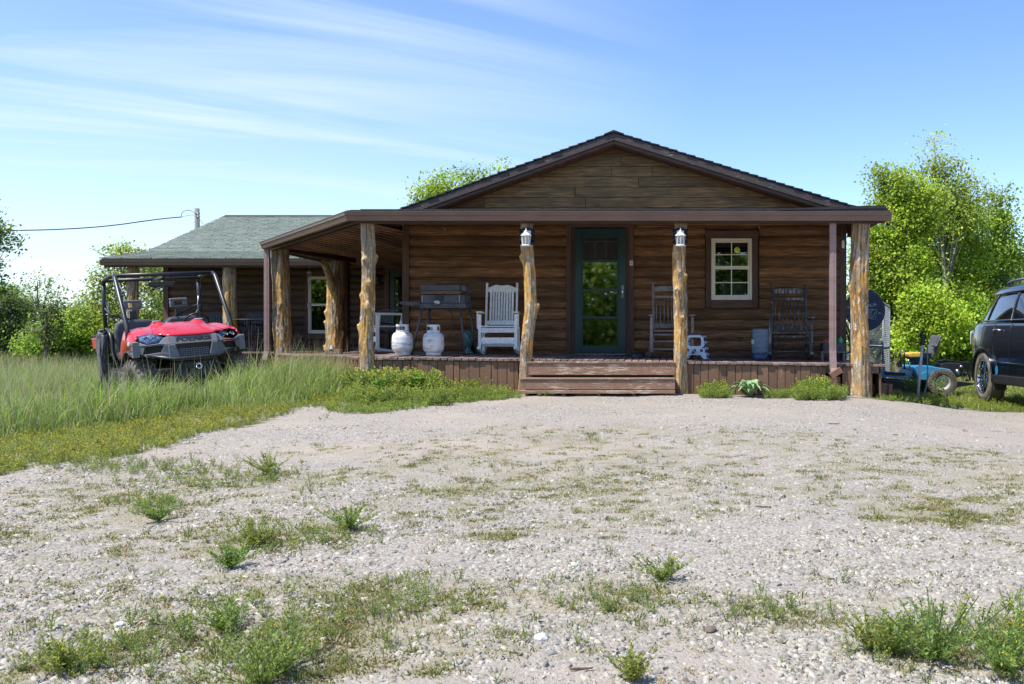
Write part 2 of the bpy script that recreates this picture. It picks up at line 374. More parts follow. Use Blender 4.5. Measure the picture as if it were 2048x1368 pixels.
# patches of moss and low weeds on the gravel: (px, py, rx, ry, strength)
PATCH = [(930, 975, 90, 22, .8), (985, 1072, 60, 10, .8), (1180, 968, 130, 26, .6), (1230, 880, 110, 26, .35), (1150, 865, 70, 12, .5), (820, 1190, 180, 45, .75), (720, 1235, 130, 50, .7),
         (1230, 1195, 110, 30, .75), (1160, 1215, 60, 30, .5), (1870, 1028, 160, 24, .8), (1960, 1010, 120, 22, .6), (1800, 940, 120, 14, .45), (1950, 910, 120, 16, .4), (1560, 1215, 110, 28, .5),
         (1620, 1240, 70, 28, .6), (1850, 1290, 140, 50, .7), (2020, 1330, 60, 60, .8), (500, 1090, 110, 30, .6), (640, 1075, 80, 30, .6), (330, 1060, 130, 60, .35), (280, 1000, 90, 22, .5),
         (560, 1300, 260, 70, .7), (300, 1300, 150, 60, .6), (130, 1330, 120, 40, .6), (700, 950, 120, 18, .4), (450, 960, 160, 22, .55), (400, 1000, 120, 20, .3), (150, 1010, 150, 24, .3), (620, 900, 70, 12, .25), (1740, 1210, 60, 20, .4), (1700, 1190, 60, 16, .4), (60, 1170, 120, 20, .3), (880, 1340, 60, 16, .4), (1120, 930, 430, 90, .36), (330, 1010, 400, 90, .34), (1850, 960, 300, 80, .34), (1500, 900, 300, 50, .28), (1050, 1220, 500, 70, .30), (400, 1200, 400, 60, .28)]
PW = []
for (a, b, rx, ry, s) in PATCH:
    x, y = px2g([a, a + rx, a, a], [b, b, b - ry, b + ry]); PW.append((x[0], y[0], abs(x[1] - x[0]), abs(y[2] - y[3]) / 2, s))
def patchw(x, y):
    r = np.zeros(x.shape)
    for (a, b, rx, ry, s) in PW: r = np.maximum(r, s * np.clip(1.45 - ((x - a) / rx) ** 2 - ((y - b) / ry) ** 2, 0, 1))
    return r
def gmask(x, y):
    """r: green cover, g: mossy/soil patches on the gravel"""
    j = .22 * fbm(x, y, 3.3) + .16 * fbm(x, y, 11.0, 2)
    g = inpoly(x + j, y + j - .1, GL_T) | (inpoly(x + j, y + j, GL_W) & (fbm(x, y, 5.3, 4) + .5 * fbm(x, y, 13.0, 1) > .12)) | inpoly(x + j, y + j * .7, GR) | (y > 14.5)
    m = np.clip(patchw(x, y) * 1.3 + fbm(x, y, 12.0, 2) * 1.7 * (patchw(x, y) > .05) - .15, 0, 1)
    return g.astype(float), m
def axis_pts(spec):
    a = []
    for lo, hi, st in spec: a.append(np.arange(lo, hi, st))
    a.append([spec[-1][1]]); return np.concatenate(a)
gx = axis_pts([(-400, -60, 17), (-60, -16, 1.0), (-16, 9, .115), (9, 60, 1.0), (60, 400, 17)])
gy = axis_pts([(-120, -20, 5), (-20, 2, .8), (2, 16, .115), (16, 40, .6), (40, 700, 20)])
GX, GY = np.meshgrid(gx, gy, indexing='ij'); GZ = ground(GX, GY)
fine = (GX > -16) & (GX < 9) & (GY > 2) & (GY < 16)
GZ = GZ + np.where(fine, .006 * fbm(GX, GY, 14.0, 1), 0)
nx, ny = GX.shape; idx = np.arange(nx * ny).reshape(nx, ny)
Q = np.stack([idx[:-1, :-1], idx[1:, :-1], idx[1:, 1:], idx[:-1, 1:]], -1).reshape(-1, 4)
gm, mm = gmask(GX, GY)
def dustf(x, y):
    return ss(.13 + 1.2 * fbm(x * .45 - y * .10, y * 1.25 + x * .22, 1.15, 6) + .3 * fbm(x, y, 4.0, 3))
me = fast_mesh('ground', np.stack([GX, GY, GZ], -1), Q, col=np.stack([gm, mm, dustf(GX, GY)], -1).reshape(-1, 3), smooth=True)
m, t, p = newmat('gravel_and_soil'); MAT['ground'] = m
a = t.nodes.new('ShaderNodeVertexColor'); a.layer_name = 'col'; sp = t.nodes.new('ShaderNodeSeparateColor'); t.links.new(a.outputs[0], sp.inputs[0])
v = vec(t, (1, 1, 1)); vo = t.nodes.new('ShaderNodeTexVoronoi'); t.links.new(v, vo.inputs['Vector']); vo.inputs['Scale'].default_value = 60; vo.inputs['Randomness'].default_value = 1
vo2 = t.nodes.new('ShaderNodeTexVoronoi'); t.links.new(v, vo2.inputs['Vector']); vo2.inputs['Scale'].default_value = 120
nA = noi(t, v, 1.1, 5, .6); nB = noi(t, v, 9, 5, .6); nC = noi(t, v, 60, 4, .7)
sepc = t.nodes.new('ShaderNodeSeparateColor'); t.links.new(vo.outputs['Color'], sepc.inputs[0])
stone = ramp(t, sepc.outputs[0], [(0, (.17, .150, .128)), (.5, (.28, .252, .220)), (.85, (.36, .33, .29)), (1, (.44, .415, .38))])
dust = ramp(t, nA, [(.35, (.375, .318, .255)), (.65, (.31, .272, .230))])
col = mixc(t, M(t, 'ADD', M(t, 'MULTIPLY_ADD', nB, 1.7, -.55), M(t, 'MULTIPLY', sp.outputs[2], .6), clamp=True), stone, dust)
col = mixc(t, M(t, 'MULTIPLY', M(t, 'SUBTRACT', .36, nC, clamp=True), 4, clamp=True), col, (.13, .115, .10))
soil = ramp(t, nC, [(.3, (.13, .13, .045)), (.7, (.30, .26, .15))])
col = mixc(t, M(t, 'MULTIPLY', sp.outputs[1], .55), col, soil)
grassy = ramp(t, nB, [(.3, (.05, .06, .02)), (.7, (.16, .165, .06))])
col = mixc(t, sp.outputs[0], col, grassy)
t.links.new(col, p.inputs['Base Color']); p.inputs['Roughness'].default_value = .95; p.inputs['Specular IOR Level'].default_value = .2
h = M(t, 'ADD', M(t, 'MULTIPLY', M(t, 'SUBTRACT', 1.0, vo.outputs['Distance']), .6), M(t, 'MULTIPLY', nC, .5))
h = M(t, 'ADD', h, M(t, 'MULTIPLY', vo2.outputs['Distance'], .3)); bump(t, p, h, .8, .009)
link('ground', me, m, kind='structure')
# ------------------------------------------------------------------ gravel stones
def rand_px(n, box, pw=1.0):
    """random points spread evenly over a part of the view, laid on the ground"""
    px = rng.uniform(box[0], box[2], n); py = rng.uniform(box[1], box[3], n); return px2g(px, py)
def stones(n, box, smin, smax, keep=1.0, seed=0):
    x, y = rand_px(n, box); gm_, mm_ = gmask(x, y)
    cl = fbm(x, y, 2.3, 4) + .6 * fbm(x, y, 7.0, 1)
    ok = (gm_ < .5) & (rng.random(n) < np.clip(.75 + 1.0 * cl, .12, 1) * (1 - .86 * dustf(x, y))) & (rng.random(n) > mm_ * .93) & (y < 12.9); x, y = x[ok], y[ok]; n = len(x)
    s = smin + (smax - smin) * rng.random(n) ** 4.2
    # flattened 8-sided pebble: ring of 5 + top ring of 4
    k = 5; ang = (np.arange(k) / k * 2 * np.pi)[None] + rng.uniform(0, 6.3, (n, 1)) + rng.normal(0, .36, (n, k))
    rr = s[:, None] * rng.uniform(.5, 1.25, (n, k)); el = rng.uniform(.45, 1.0, (n, 1)); az = rng.uniform(0, 6.3, (n, 1))
    def ring(r, z):
        a_ = r * np.cos(ang); b_ = r * np.sin(ang) * el
        return np.stack([x[:, None] + a_ * np.cos(az) - b_ * np.sin(az), y[:, None] + a_ * np.sin(az) + b_ * np.cos(az), z], -1)
    g0 = ground(x, y)[:, None]; hh = s[:, None] * rng.uniform(.12, .42, (n, 1))
    tilt = rng.normal(0, .22, (n, 2)); 
    b0 = ring(rr, np.repeat(g0 - .3 * hh - .002, k, 1)); t0 = ring(rr * .78, g0 + hh * .72 + (tilt[:, :1] * np.cos(ang) + tilt[:, 1:] * np.sin(ang)) * s[:, None])
    t0[..., 0] += (rng.normal(0, .18, (n, 1)) * s[:, None]); t0[..., 1] += (rng.normal(0, .18, (n, 1)) * s[:, None]); V = np.concatenate([b0, t0], 1)            # n,10,3
    base = (np.arange(n) * 10)[:, None]
    q = np.concatenate([base + np.array([i, (i + 1) % k, k + (i + 1) % k, k + i]) for i in range(k)] + [base + np.array([k, k + 1, k + 2, k + 3])], 0)
    tr = base + np.array([k, k + 3, k + 4])
    tone = rng.choice([.20, .28, .35, .42, .50], n, p=[.10, .22, .32, .26, .10]) * rng.uniform(.85, 1.1, n)
    warm = rng.uniform(-1, 1, n)
    c = np.stack([tone * (.95 + .04 * warm), tone * (.885 + .01 * warm), tone * (.745 - .04 * warm)], -1)
    br = rng.random(n) < .03; c[br] *= np.array([.62, .5, .42])
    return V.reshape(-1, 3), q, tr, np.repeat(c, 10, 0)
V, Qs, Ts, C = [], [], [], []; off = 0
for n, box, a, b in ((70000, (-60, 1130, 2100, 1420), .0042, .027), (50000, (-60, 960, 2100, 1150), .0055, .026), (20000, (-60, 850, 2100, 970), .008, .024), (10000, (500, 785, 2100, 860), .009, .021)):
    v_, q_, t_, c_ = stones(n, box, a, b); V.append(v_); Qs.append(q_ + off); Ts.append(t_ + off); C.append(c_); off += len(v_)
me = fast_mesh('gravel', np.concatenate(V), np.concatenate(Qs), np.concatenate(Ts), np.concatenate(C))
m, t, p = newmat('limestone'); a = t.nodes.new('ShaderNodeVertexColor'); a.layer_name = 'col'
n_ = noi(t, vec(t), 90, 4, .6); t.links.new(mixc(t, 1.0, a.outputs[0], ramp(t, n_, [(.3, (.82, .82, .82)), (.7, (1.1, 1.1, 1.1))]), 'MULTIPLY'), p.inputs['Base Color'])
p.inputs['Roughness'].default_value = .9; bump(t, p, n_, .5, .004); MAT['stone'] = m
link('gravel', me, m, kind='stuff')
# ------------------------------------------------------------------ grass blades
def blades(x, y, h, w, lean, col, z=None, seg=2, stiff=.5):
    n = len(x); z = ground(x, y) if z is None else z
    az = rng.uniform(0, 2 * np.pi, n); fz = rng.uniform(0, 2 * np.pi, n)
    dx, dy = np.cos(az) * lean * h, np.sin(az) * lean * h; wx, wy = np.cos(fz) * w / 2, np.sin(fz) * w / 2
    p0 = np.stack([x, y, z - .01], -1); W = np.stack([wx, wy, wx * 0], -1)
    mid = p0 + np.stack([dx * .3, dy * .3, h * .58], -1); tip = p0 + np.stack([dx, dy, h * np.sqrt(np.clip(1 - .35 * lean ** 2, .2, 1))], -1)
    V = np.stack([p0 - W, p0 + W, mid - W * .8, mid + W * .8, tip], 1)
    b = (np.arange(n) * 5)[:, None]
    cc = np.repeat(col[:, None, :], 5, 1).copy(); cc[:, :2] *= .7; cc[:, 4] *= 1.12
    return V.reshape(-1, 3), b + np.array([0, 1, 3, 2]), b + np.array([2, 3, 4]), cc.reshape(-1, 3)
def join_mesh(name, parts, mat, kind='stuff', **kw):
    V, Qs, Ts, C = [], [], [], []; o = 0
    for v_, q_, t_, c_ in parts:
        V.append(v_); C.append(c_)
        if q_ is not None and len(q_): Qs.append(q_ + o)
        if t_ is not None and len(t_): Ts.append(t_ + o)
        o += len(v_)
    me = fast_mesh(name, np.concatenate(V), np.concatenate(Qs) if Qs else None, np.concatenate(Ts) if Ts else None, np.concatenate(C))
    return link(name, me, mat, kind=kind, **kw)
MAT['grass'] = leafmat('grass_blades', trans=.35); MAT['leaf'] = leafmat('leaves', trans=.42)
def gcol(n, dry=.15, base=(.205, .30, .066)):
    c = np.array(base)[None] * rng.uniform(.65, 1.35, (n, 1)) * np.array([1, 1, 1]) ; c[:, 0] *= rng.uniform(.85, 1.3, n)
    d = rng.random(n) < dry; c[d] = np.array([.42, .38, .20]) * rng.uniform(.6, 1.15, (d.sum(), 1)); return c
def clump(x, y, s=1.6, o=0): return fbm(x, y, s, o)
parts = []
# tall grass at the left, nearer strip dense, the field behind thinner and larger
def houseclear(x, y):
    ins = inpoly(x, y, [(-4.25, 12.98), (3.1, 12.98), (3.1, 22), (-12.3, 22), (-12.3, 20.7), (-7.15, 20.4), (-7.1, 16.85)])
    return ~ins
x = rng.uniform(-16, -1.9, 210000); y = rng.uniform(8.3, 19, 210000)
ok = inpoly(x, y - .35 * fbm(x, y, 3.1, 7), GL_T) & houseclear(x, y) & (np.abs((x * F / y) + CX - 600) < 800) & (rng.random(len(x)) < np.clip(.75 + .7 * clump(x, y), .15, 1)); x, y = x[ok], y[ok]
edge = np.clip((y - np.interp(x, [q[0] for q in edge_t], [q[1] for q in edge_t]) + .25 * fbm(x, y, 3.7, 5)) / 1.25, .05, 1)
near = ss((-x - 2.3) / 1.2)
h = (.07 + (.23 + .13 * ss((x + 7.2) / 1.4)) * edge) * rng.uniform(.4, 1.35, len(x)) * (.55 + .45 * near) * (1 + .35 * clump(x, y, 1.1, 3)) * (1 + .35 * ss((-x - 8.8) / 3)) * (1 - .70 * ss((x + 9.2) / .6) * ss((-x - 5.6) / .9) * ss((y - 10.8) / 1.2))
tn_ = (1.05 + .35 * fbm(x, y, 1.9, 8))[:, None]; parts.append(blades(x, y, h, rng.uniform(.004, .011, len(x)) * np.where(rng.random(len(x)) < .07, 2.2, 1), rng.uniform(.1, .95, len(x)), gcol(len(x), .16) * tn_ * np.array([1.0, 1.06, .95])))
k = rng.random(len(x)) < .16 * np.ones(len(x)); xs, ys = x[k], y[k]   # seed heads
hs_ = h[k] * rng.uniform(1.15, 1.6, k.sum())
parts.append(blades(xs, ys, hs_, rng.uniform(.004, .006, len(xs)), rng.uniform(.05, .35, len(xs)), np.array([.48, .44, .26]) * rng.uniform(.7, 1.2, (len(xs), 1))))
xg = rng.uniform(-9.5, -1.9, 90000); yg = rng.uniform(6.5, 13, 90000); ok = inpoly(xg, yg + .25 * fbm(xg, yg, 4.1, 3), GL_W) & ~inpoly(xg, yg - .5, GL_T) & houseclear(xg, yg) & (rng.random(len(xg)) < np.clip(.45 + .9 * fbm(xg, yg, 2.7, 9), .05, 1)); xg, yg = xg[ok], yg[ok]
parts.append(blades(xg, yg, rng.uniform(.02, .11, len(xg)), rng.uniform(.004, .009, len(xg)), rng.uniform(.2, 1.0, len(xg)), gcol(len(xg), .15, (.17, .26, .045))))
x = rng.uniform(-34, -9, 60000); y = rng.uniform(17, 42, 60000); ok = houseclear(x, y) & (np.abs((x * F / y) + CX) < 420 + 200); x, y = x[ok], y[ok]
parts.append(blades(x, y, rng.uniform(.25, .6, len(x)) * (1 + .4 * clump(x, y, .7)), rng.uniform(.015, .03, len(x)), rng.uniform(.1, .5, len(x)), gcol(len(x), .4, (.18, .25, .05))))
# yard behind the mower at the right
x = rng.uniform(3.0, 17, 46000); y = rng.uniform(13.2, 34, 46000); ok = houseclear(x, y) & inpoly(x, y, GR); x, y = x[ok], y[ok]
parts.append(blades(x, y, rng.uniform(.04, .14, len(x)) * (1 + .8 * ss((y - 17) / 5)), rng.uniform(.008, .02, len(x)), rng.uniform(.2, .8, len(x)), gcol(len(x), .3, (.23, .26, .06))))
join_mesh('grass', parts, MAT['grass'])
# short tufts on the mossy patches
parts = []
x, y = rand_px(110000, (-60, 840, 2100, 1420)); gm_, mm_ = gmask(x, y); pw_ = patchw(x, y)
ok = (gm_ < .5) & (mm_ > .35) & (rng.random(len(x)) < pw_ * .85 + .05) & (fbm(x, y, 11, 5) > -.12); x, y = x[ok], y[ok]
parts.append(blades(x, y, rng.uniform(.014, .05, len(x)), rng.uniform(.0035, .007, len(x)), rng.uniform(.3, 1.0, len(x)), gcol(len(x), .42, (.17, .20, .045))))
# little tufts: a centre with several blades
tx, ty = rand_px(900, (-60, 850, 2100, 1400)); pw_ = patchw(tx, ty); gm_, _ = gmask(tx, ty); ok = (gm_ < .5) & (rng.random(len(tx)) < .05 + pw_ * .95); tx, ty = tx[ok], ty[ok]
kx = np.repeat(tx, 16) + rng.normal(0, .016, len(tx) * 16); ky = np.repeat(ty, 16) + rng.normal(0, .02, len(tx) * 16)
parts.append(blades(kx, ky, rng.uniform(.02, .065, len(kx)), rng.uniform(.003, .006, len(kx)), rng.uniform(.2, .9, len(kx)), gcol(len(kx), .18, (.15, .22, .05))))
tufts = join_mesh('grass_tufts', parts, MAT['grass'])
# ------------------------------------------------------------------ weeds (feathery stems with yellow buds)
def weed_template(h=.2, stems=6, leaves=16, spread=.5, bud=.3, leaf=.02, seed=1, base=(.22, .29, .07), yel=(.50, .46, .03)):
    r = np.random.default_rng(seed); V, Qd, C = [], [], []
    def quad(c, d, w, l, col):
        d = d / np.linalg.norm(d); s = np.cross(d, r.normal(0, 1, 3)); s /= np.linalg.norm(s) + 1e-9
        b = len(V); V.extend([c, c + d * l * .5 + s * w, c + d * l, c + d * l * .5 - s * w]); Qd.append([b, b + 1, b + 2, b + 3]); C.extend([col] * 4)
    for s in range(stems):
        a = r.uniform(0, 6.28); ln = r.uniform(.1, spread); hh = h * r.uniform(.55, 1.0)
        tip = np.array([math.cos(a) * ln * h, math.sin(a) * ln * h, hh]); 
        for k in range(3):
            c0 = tip * (k / 3) ** 1.0; c1 = tip * ((k + 1) / 3); b = len(V); w = np.array([.0022 * h / .2, 0, 0])
            V.extend([c0 - w, c0 + w, c1 + w, c1 - w]); Qd.append([b, b + 1, b + 2, b + 3]); C.extend([np.array((.12, .17, .06))] * 4)
        for k in range(leaves):
            f = r.uniform(.12, 1.0); c = tip * f + r.normal(0, .003, 3); d = np.array([math.cos(a + r.normal(0, 1.6)), math.sin(a + r.normal(0, 1.6)), r.uniform(.1, 1.2)])
            quad(c, d, leaf * .2, leaf * r.uniform(.7, 1.7) * (1.25 - .5 * f), np.array(base) * r.uniform(.65, 1.35))
        if r.random() < bud:
            for k in range(4): quad(tip + r.normal(0, leaf * .25, 3), np.array([r.normal(), r.normal(), 1.0]), leaf * .22, leaf * .4, np.array(yel) * r.uniform(.8, 1.2))
    return np.array(V), np.array(Qd), np.array(C)
def scatter(tmpls, x, y, sc, z=None, tint=None):
    z = ground(x, y) if z is None else z; outp = []; which = rng.integers(0, len(tmpls), len(x))
    for k, (V, Qd, C) in enumerate(tmpls):
        i = np.where(which == k)[0]
        if not len(i): continue
        a = rng.uniform(0, 6.28, len(i)); s = sc[i]
        ca, sa = np.cos(a)[:, None], np.sin(a)[:, None]
        vx = (V[None, :, 0] * ca - V[None, :, 1] * sa) * s[:, None] + x[i][:, None]; vy = (V[None, :, 0] * sa + V[None, :, 1] * ca) * s[:, None] + y[i][:, None]
        vz = V[None, :, 2] * s[:, None] + z[i][:, None]
        VV = np.stack([vx, vy, vz], -1).reshape(-1, 3); QQ = (Qd[None] + (np.arange(len(i)) * len(V))[:, None, None]).reshape(-1, 4)
        tn = rng.uniform(.75, 1.25, (len(i), 1, 1)) if tint is None else tint[i][:, None, :] * rng.uniform(.8, 1.2, (len(i), 1, 1))
        outp.append((VV, QQ, None, (C[None] * tn).reshape(-1, 3)))
    return outp
W = [weed_template(.16, 6, 11, .65, .22, .021, s) for s in (1, 2, 3, 4, 5, 6, 7)]
WY = [weed_template(.12, 5, 8, .75, .45, .024, s, (.20, .25, .05), (.44, .41, .05)) for s in (11, 12, 13, 14, 15, 16)]
parts = []
x = rng.uniform(-9, -1.8, 26000); y = rng.uniform(6.5, 13, 26000); inW = inpoly(x + .2 * fbm(x, y, 5), y + .30 * fbm(x, y, 4.1, 3) + rng.uniform(-.05, .45, len(x)) * (rng.random(len(x)) < .35), GL_W); inT = inpoly(x, y - .25, GL_T)
ok = inW & (~inT | (rng.random(len(x)) < .12)) & houseclear(x, y); x, y = x[ok], y[ok]; keep = rng.random(len(x)) < .52; x, y = x[keep], y[keep]
lf = ss((-x - 3.6) / 1.2)[:, None]
parts += scatter(WY, x, y, rng.uniform(.35, .85, len(x)), tint=np.array([1.25, 1.15, 1.0]) * lf + np.array([1.0, 1.15, 1.0]) * (1 - lf))
# denser, taller green weeds beside the steps and along the skirting at the right
def bed(n, box, sc, tm, tint=(1.15, 1.15, 1)):
    x, y = rand_px(n, box); ok = (y < 12.95) | ~((x > -4.2) & (x < 3.05)); x, y = x[ok], y[ok]
    return scatter(tm, x, y, rng.uniform(*sc, len(x)), tint=np.tile(np.array(tint)[None], (len(x), 1)))
parts += bed(420, (880, 785, 1015, 800), (.6, 1.1), W); parts += bed(420, (700, 786, 900, 812), (.8, 1.5), W); parts += bed(260, (700, 782, 880, 797), (1.5, 2.4), W); parts += bed(120, (880, 784, 960, 793), (1.0, 1.6), W)
parts += bed(210, (1400, 786, 1462, 797), (.5, 1.0), W, (1.2, 1.2, 1)); parts += bed(60, (1415, 786, 1450, 794), (1.0, 1.5), W, (1.2, 1.2, 1))
parts += bed(150, (1530, 788, 1600, 798), (.4, .8), W, (1.2, 1.2, 1)); parts += bed(240, (1590, 790, 1690, 802), (.6, 1.2), W, (1.15, 1.2, 1)); parts += bed(50, (1605, 788, 1650, 796), (1.2, 1.8), W, (1.15, 1.2, 1))
parts += bed(30, (1070, 788, 1110, 793), (.3, .6), W); parts += bed(16, (1095, 787, 1108, 791), (.5, .8), W)
x, y = rand_px(1500, (1700, 798, 2120, 830)); ok = inpoly(x, y, GR); parts += scatter(WY, x[ok], y[ok], rng.uniform(.3, .8, ok.sum()), tint=np.tile(np.array([[1.1, 1.25, 1]]), (ok.sum(), 1)))
x = rng.uniform(3.2, 9, 1500); y = rng.uniform(13.2, 20, 1500); parts += scatter(WY, x, y, rng.uniform(.4, 1.1, len(x)), tint=np.tile(np.array([[1.2, 1.3, 1]]), (len(x), 1)))
# weeds scattered through the gravel
for (a, b, rx, ry, n, s0, s1) in ((560, 1270, 260, 80, 80, .35, .85), (280, 1300, 150, 60, 30, .35, .8), (120, 1335, 110, 30, 20, .35, .8), (1850, 1290, 150, 50, 60, .4, .9), (2020, 1300, 50, 70, 50, .5, 1.0), (430, 960, 200, 30, 110, .3, .6),
                          (250, 935, 220, 18, 130, .35, .6), (800, 1195, 190, 50, 60, .25, .55), (1220, 1195, 120, 40, 40, .3, .6), (1560, 1220, 110, 34, 30, .3, .6), (640, 1075, 90, 30, 34, .3, .7), (500, 1085, 90, 30, 40, .3, .7), (300, 1010, 80, 22, 50, .3, .7), (1000, 940, 600, 120, 50, .15, .4), (1000, 1200, 1000, 180, 90, .15, .5)):
    q = rng.normal(0, .5, (2, n)); x, y = px2g(a + q[0] * rx, b + q[1] * ry); parts += scatter(W + WY, x, y, rng.uniform(s0, s1, n))
join_mesh('weeds', parts, MAT['leaf'])
# the large single weeds, each a thing of its own
mx_, my_ = rand_px(12000, (-60, 850, 2100, 1400)); mx2_, my2_ = rand_px(6000, (-60, 850, 2100, 1090)); mx_ = np.concatenate([mx_, mx2_]); my_ = np.concatenate([my_, my2_]); pw_ = patchw(mx_, my_); gm_, _ = gmask(mx_, my_)
ok = (gm_ < .5) & (rng.random(len(mx_)) < pw_ ** 1.1 * .85 + .035) & (fbm(mx_, my_, 5.0, 2) > -.15); mx_, my_ = mx_[ok], my_[ok]
rr_ = rng.uniform(.015, .075, len(mx_)) * (1 + .5 * pw_[ok]); nn_ = (rr_ * 1050).astype(int) + 6; kx = np.repeat(mx_, nn_); ky = np.repeat(my_, nn_); kr = np.repeat(rr_, nn_); ka = rng.uniform(0, 6.3, len(kx)); kd = kr * rng.random(len(kx)) ** .6
kx = kx + np.cos(ka) * kd * 1.3; ky = ky + np.sin(ka) * kd * .9; tone_ = np.repeat(rng.uniform(.7, 1.4, len(mx_)), nn_)[:, None]; brn = np.repeat(rng.random(len(mx_)) < .22, nn_)[:, None]
cb_ = gcol(len(kx), .12, (.17, .20, .045)) * tone_; cb_ = np.where(brn, cb_ * np.array([1.25, .95, 1.1]), cb_)
join_mesh('ground_cover', [blades(kx, ky, rng.uniform(.006, .03, len(kx)) * (1.2 - kd / kr * .5), rng.uniform(.004, .010, len(kx)), rng.uniform(.3, 1.1, len(kx)), cb_)], MAT['grass'])
BIGW = [('green feathery weed standing alone on the gravel beyond the left weeds', 538, 948, .21, 5), ('wide bushy weed on the gravel left of the yellow flowered clump', 318, 1042, .18, 6), ('bushy weed at the right of the two middle clumps', 698, 1060, .20, 7),
        ('round yellow flowered weed clump in the left gravel', 510, 1095, .20, 8), ('low thin stemmed weed pair below the round clump', 462, 1138, .17, 9), ('small weed with bluish leaves alone on mid gravel', 1326, 1162, .15, 10),
        ('tallest flowering weed at the lower right corner of the gravel', 1868, 1325, .30, 12), ('loose spreading weed beside the tallest flowering weed', 1790, 1312, .18, 13), ('grassy tuft weed at left of the lower right weeds', 1745, 1300, .20, 14),
        ('yellow budded weed at the extreme right bottom', 2010, 1345, .24, 15), ('upright green weed in the lower left weed patch', 572, 1345, .24, 16), ('spreading weed at bottom left corner', 120, 1345, .18, 17),
        ('long low weed above the lower left weed patch', 448, 1262, .17, 18), ('yellow flowered weed at the bottom edge left of middle', 520, 1375, .22, 19), ('small budded weed at the bottom edge right of middle', 1268, 1366, .14, 20)]
for lab, a, b, h_, sd in BIGW:
    x, y = px2g(a, b); x, y = float(x[0]), float(y[0])
    V_, Q_, C_ = weed_template(h_ * .85, 24, 34, 1.35, .35, .016 + .02 * h_, sd, (.18 + .03 * (sd % 3), .27 + .02 * (sd % 2), .06))
    me = fast_mesh('weed_plant', V_, Q_, None, C_); o = link('weed_plant', me, MAT['leaf'], loc=(x, y, gz(x, y)))
    tag(o, lab, 'weed', 'single weeds growing on the gravel')
# hosta with broad arched leaves by the skirting
def broad_leaf(mb, base, az, L, w, rise):
    n = 6; d = Vector((math.cos(az), math.sin(az), 0)); s = Vector((-d.y, d.x, 0)); vs = []
    for i in range(n + 1):
        f = i / n; c = Vector(base) + d * (L * f) + Vector((0, 0, rise * math.sin(f * 2.4) - .10 * L * f)); ww = w * math.sin(min(1, .12 + f) * math.pi * .95) ** .8 if i < n else .001
        vs += [c - s * ww + Vector((0, 0, .012)), c, c + s * ww + Vector((0, 0, .012))]
    mb.add(vs, [(i * 3 + j, i * 3 + j + 1, i * 3 + j + 4, i * 3 + j + 3) for i in range(n) for j in range(2)], True)
y = 12.72; x = X(1500, y)
MAT['hosta'] = simple('hosta_leaf', (.30, .42, .22), .45, c2=(.13, .26, .08), scale=30)
hosta = thing('hosta', 'broad leaved green hosta growing against the brown skirting', 'plant', (x, y, gz(x, y)))
for k in range(26):
    mb = MB(); az = k * 2.4 + random.uniform(-.3, .3); broad_leaf(mb, (0, 0, 0), az, random.uniform(.20, .33), random.uniform(.028, .044), random.uniform(.12, .26)); mb.build('leaf', MAT['hosta'], hosta)
# leafy upright plants by the left deck
def leafy_plant(lab, px_, py_, h_, n, seed, wide=.035, col=(.10, .22, .03), Y=None):
    random.seed(seed)
    if Y is None: x, y = px2g(px_, py_); x, y = float(x[0]), float(y[0])
    else: y = Y; x = X(px_, Y)
    r = np.random.default_rng(seed); V_, Q_, C_ = [], [], []
    for s in range(n):
        a = r.uniform(0, 6.28); ln = r.uniform(.05, .35); hh = h_ * r.uniform(.6, 1)
        tip = np.array([math.cos(a) * ln * h_, math.sin(a) * ln * h_, hh])
        b = len(V_); w = np.array([.004, 0, 0]); V_ += [-w, w, tip + w, tip - w]; Q_.append([b, b + 1, b + 2, b + 3]); C_ += [np.array((.12, .18, .05))] * 4
        for k in range(15):
            f = .15 + .85 * k / 14; c = tip * f; aa = k * 2.4 + a; d = np.array([math.cos(aa), math.sin(aa), r.uniform(.1, .8)]); L = h_ * .28 * (1.15 - .6 * f) * r.uniform(.8, 1.2)
            sd = np.array([-math.sin(aa), math.cos(aa), 0]) * wide * (1.2 - .5 * f) * .5; b = len(V_)
            V_ += [c, c + d * L * .45 + sd, c + d * L - np.array([0, 0, L * .15]), c + d * L * .45 - sd]; Q_.append([b, b + 1, b + 2, b + 3]); C_ += [np.array(col) * r.uniform(.7, 1.5)] * 4
    o = link('leafy_plant', fast_mesh('leafy_plant', np.array(V_), np.array(Q_), None, np.array(C_)), MAT['leaf'], loc=(x, y, gz(x, y))); tag(o, lab, 'plant')
leafy_plant('tall narrow leaved plant right of the red utility vehicle', 508, 742, .72, 9, 3)
leafy_plant('tall bright plant nearest the left brown downspout', 526, 738, .66, 7, 31)
leafy_plant('broad leaved bright weed in front of the left skirting', 835, 800, .40, 14, 5, .05, (.16, .30, .04))
leafy_plant('bright leafy weed between tall grass and the broad leaved weed', 760, 800, .34, 14, 6, .05, (.13, .27, .035))
leafy_plant('leafy weed growing in front of the blue mower', 1825, 800, .50, 9, 7, .04, (.14, .24, .05), 15.6)
leafy_plant('sparse grassy weed in front of the mower wheel', 1880, 800, .42, 8, 8, .03, (.18, .26, .06), 15.9)
leafy_plant('small pale weed beside the low brown board box', 1797, 800, .16, 7, 9, .03, (.25, .28, .1), 13.3)
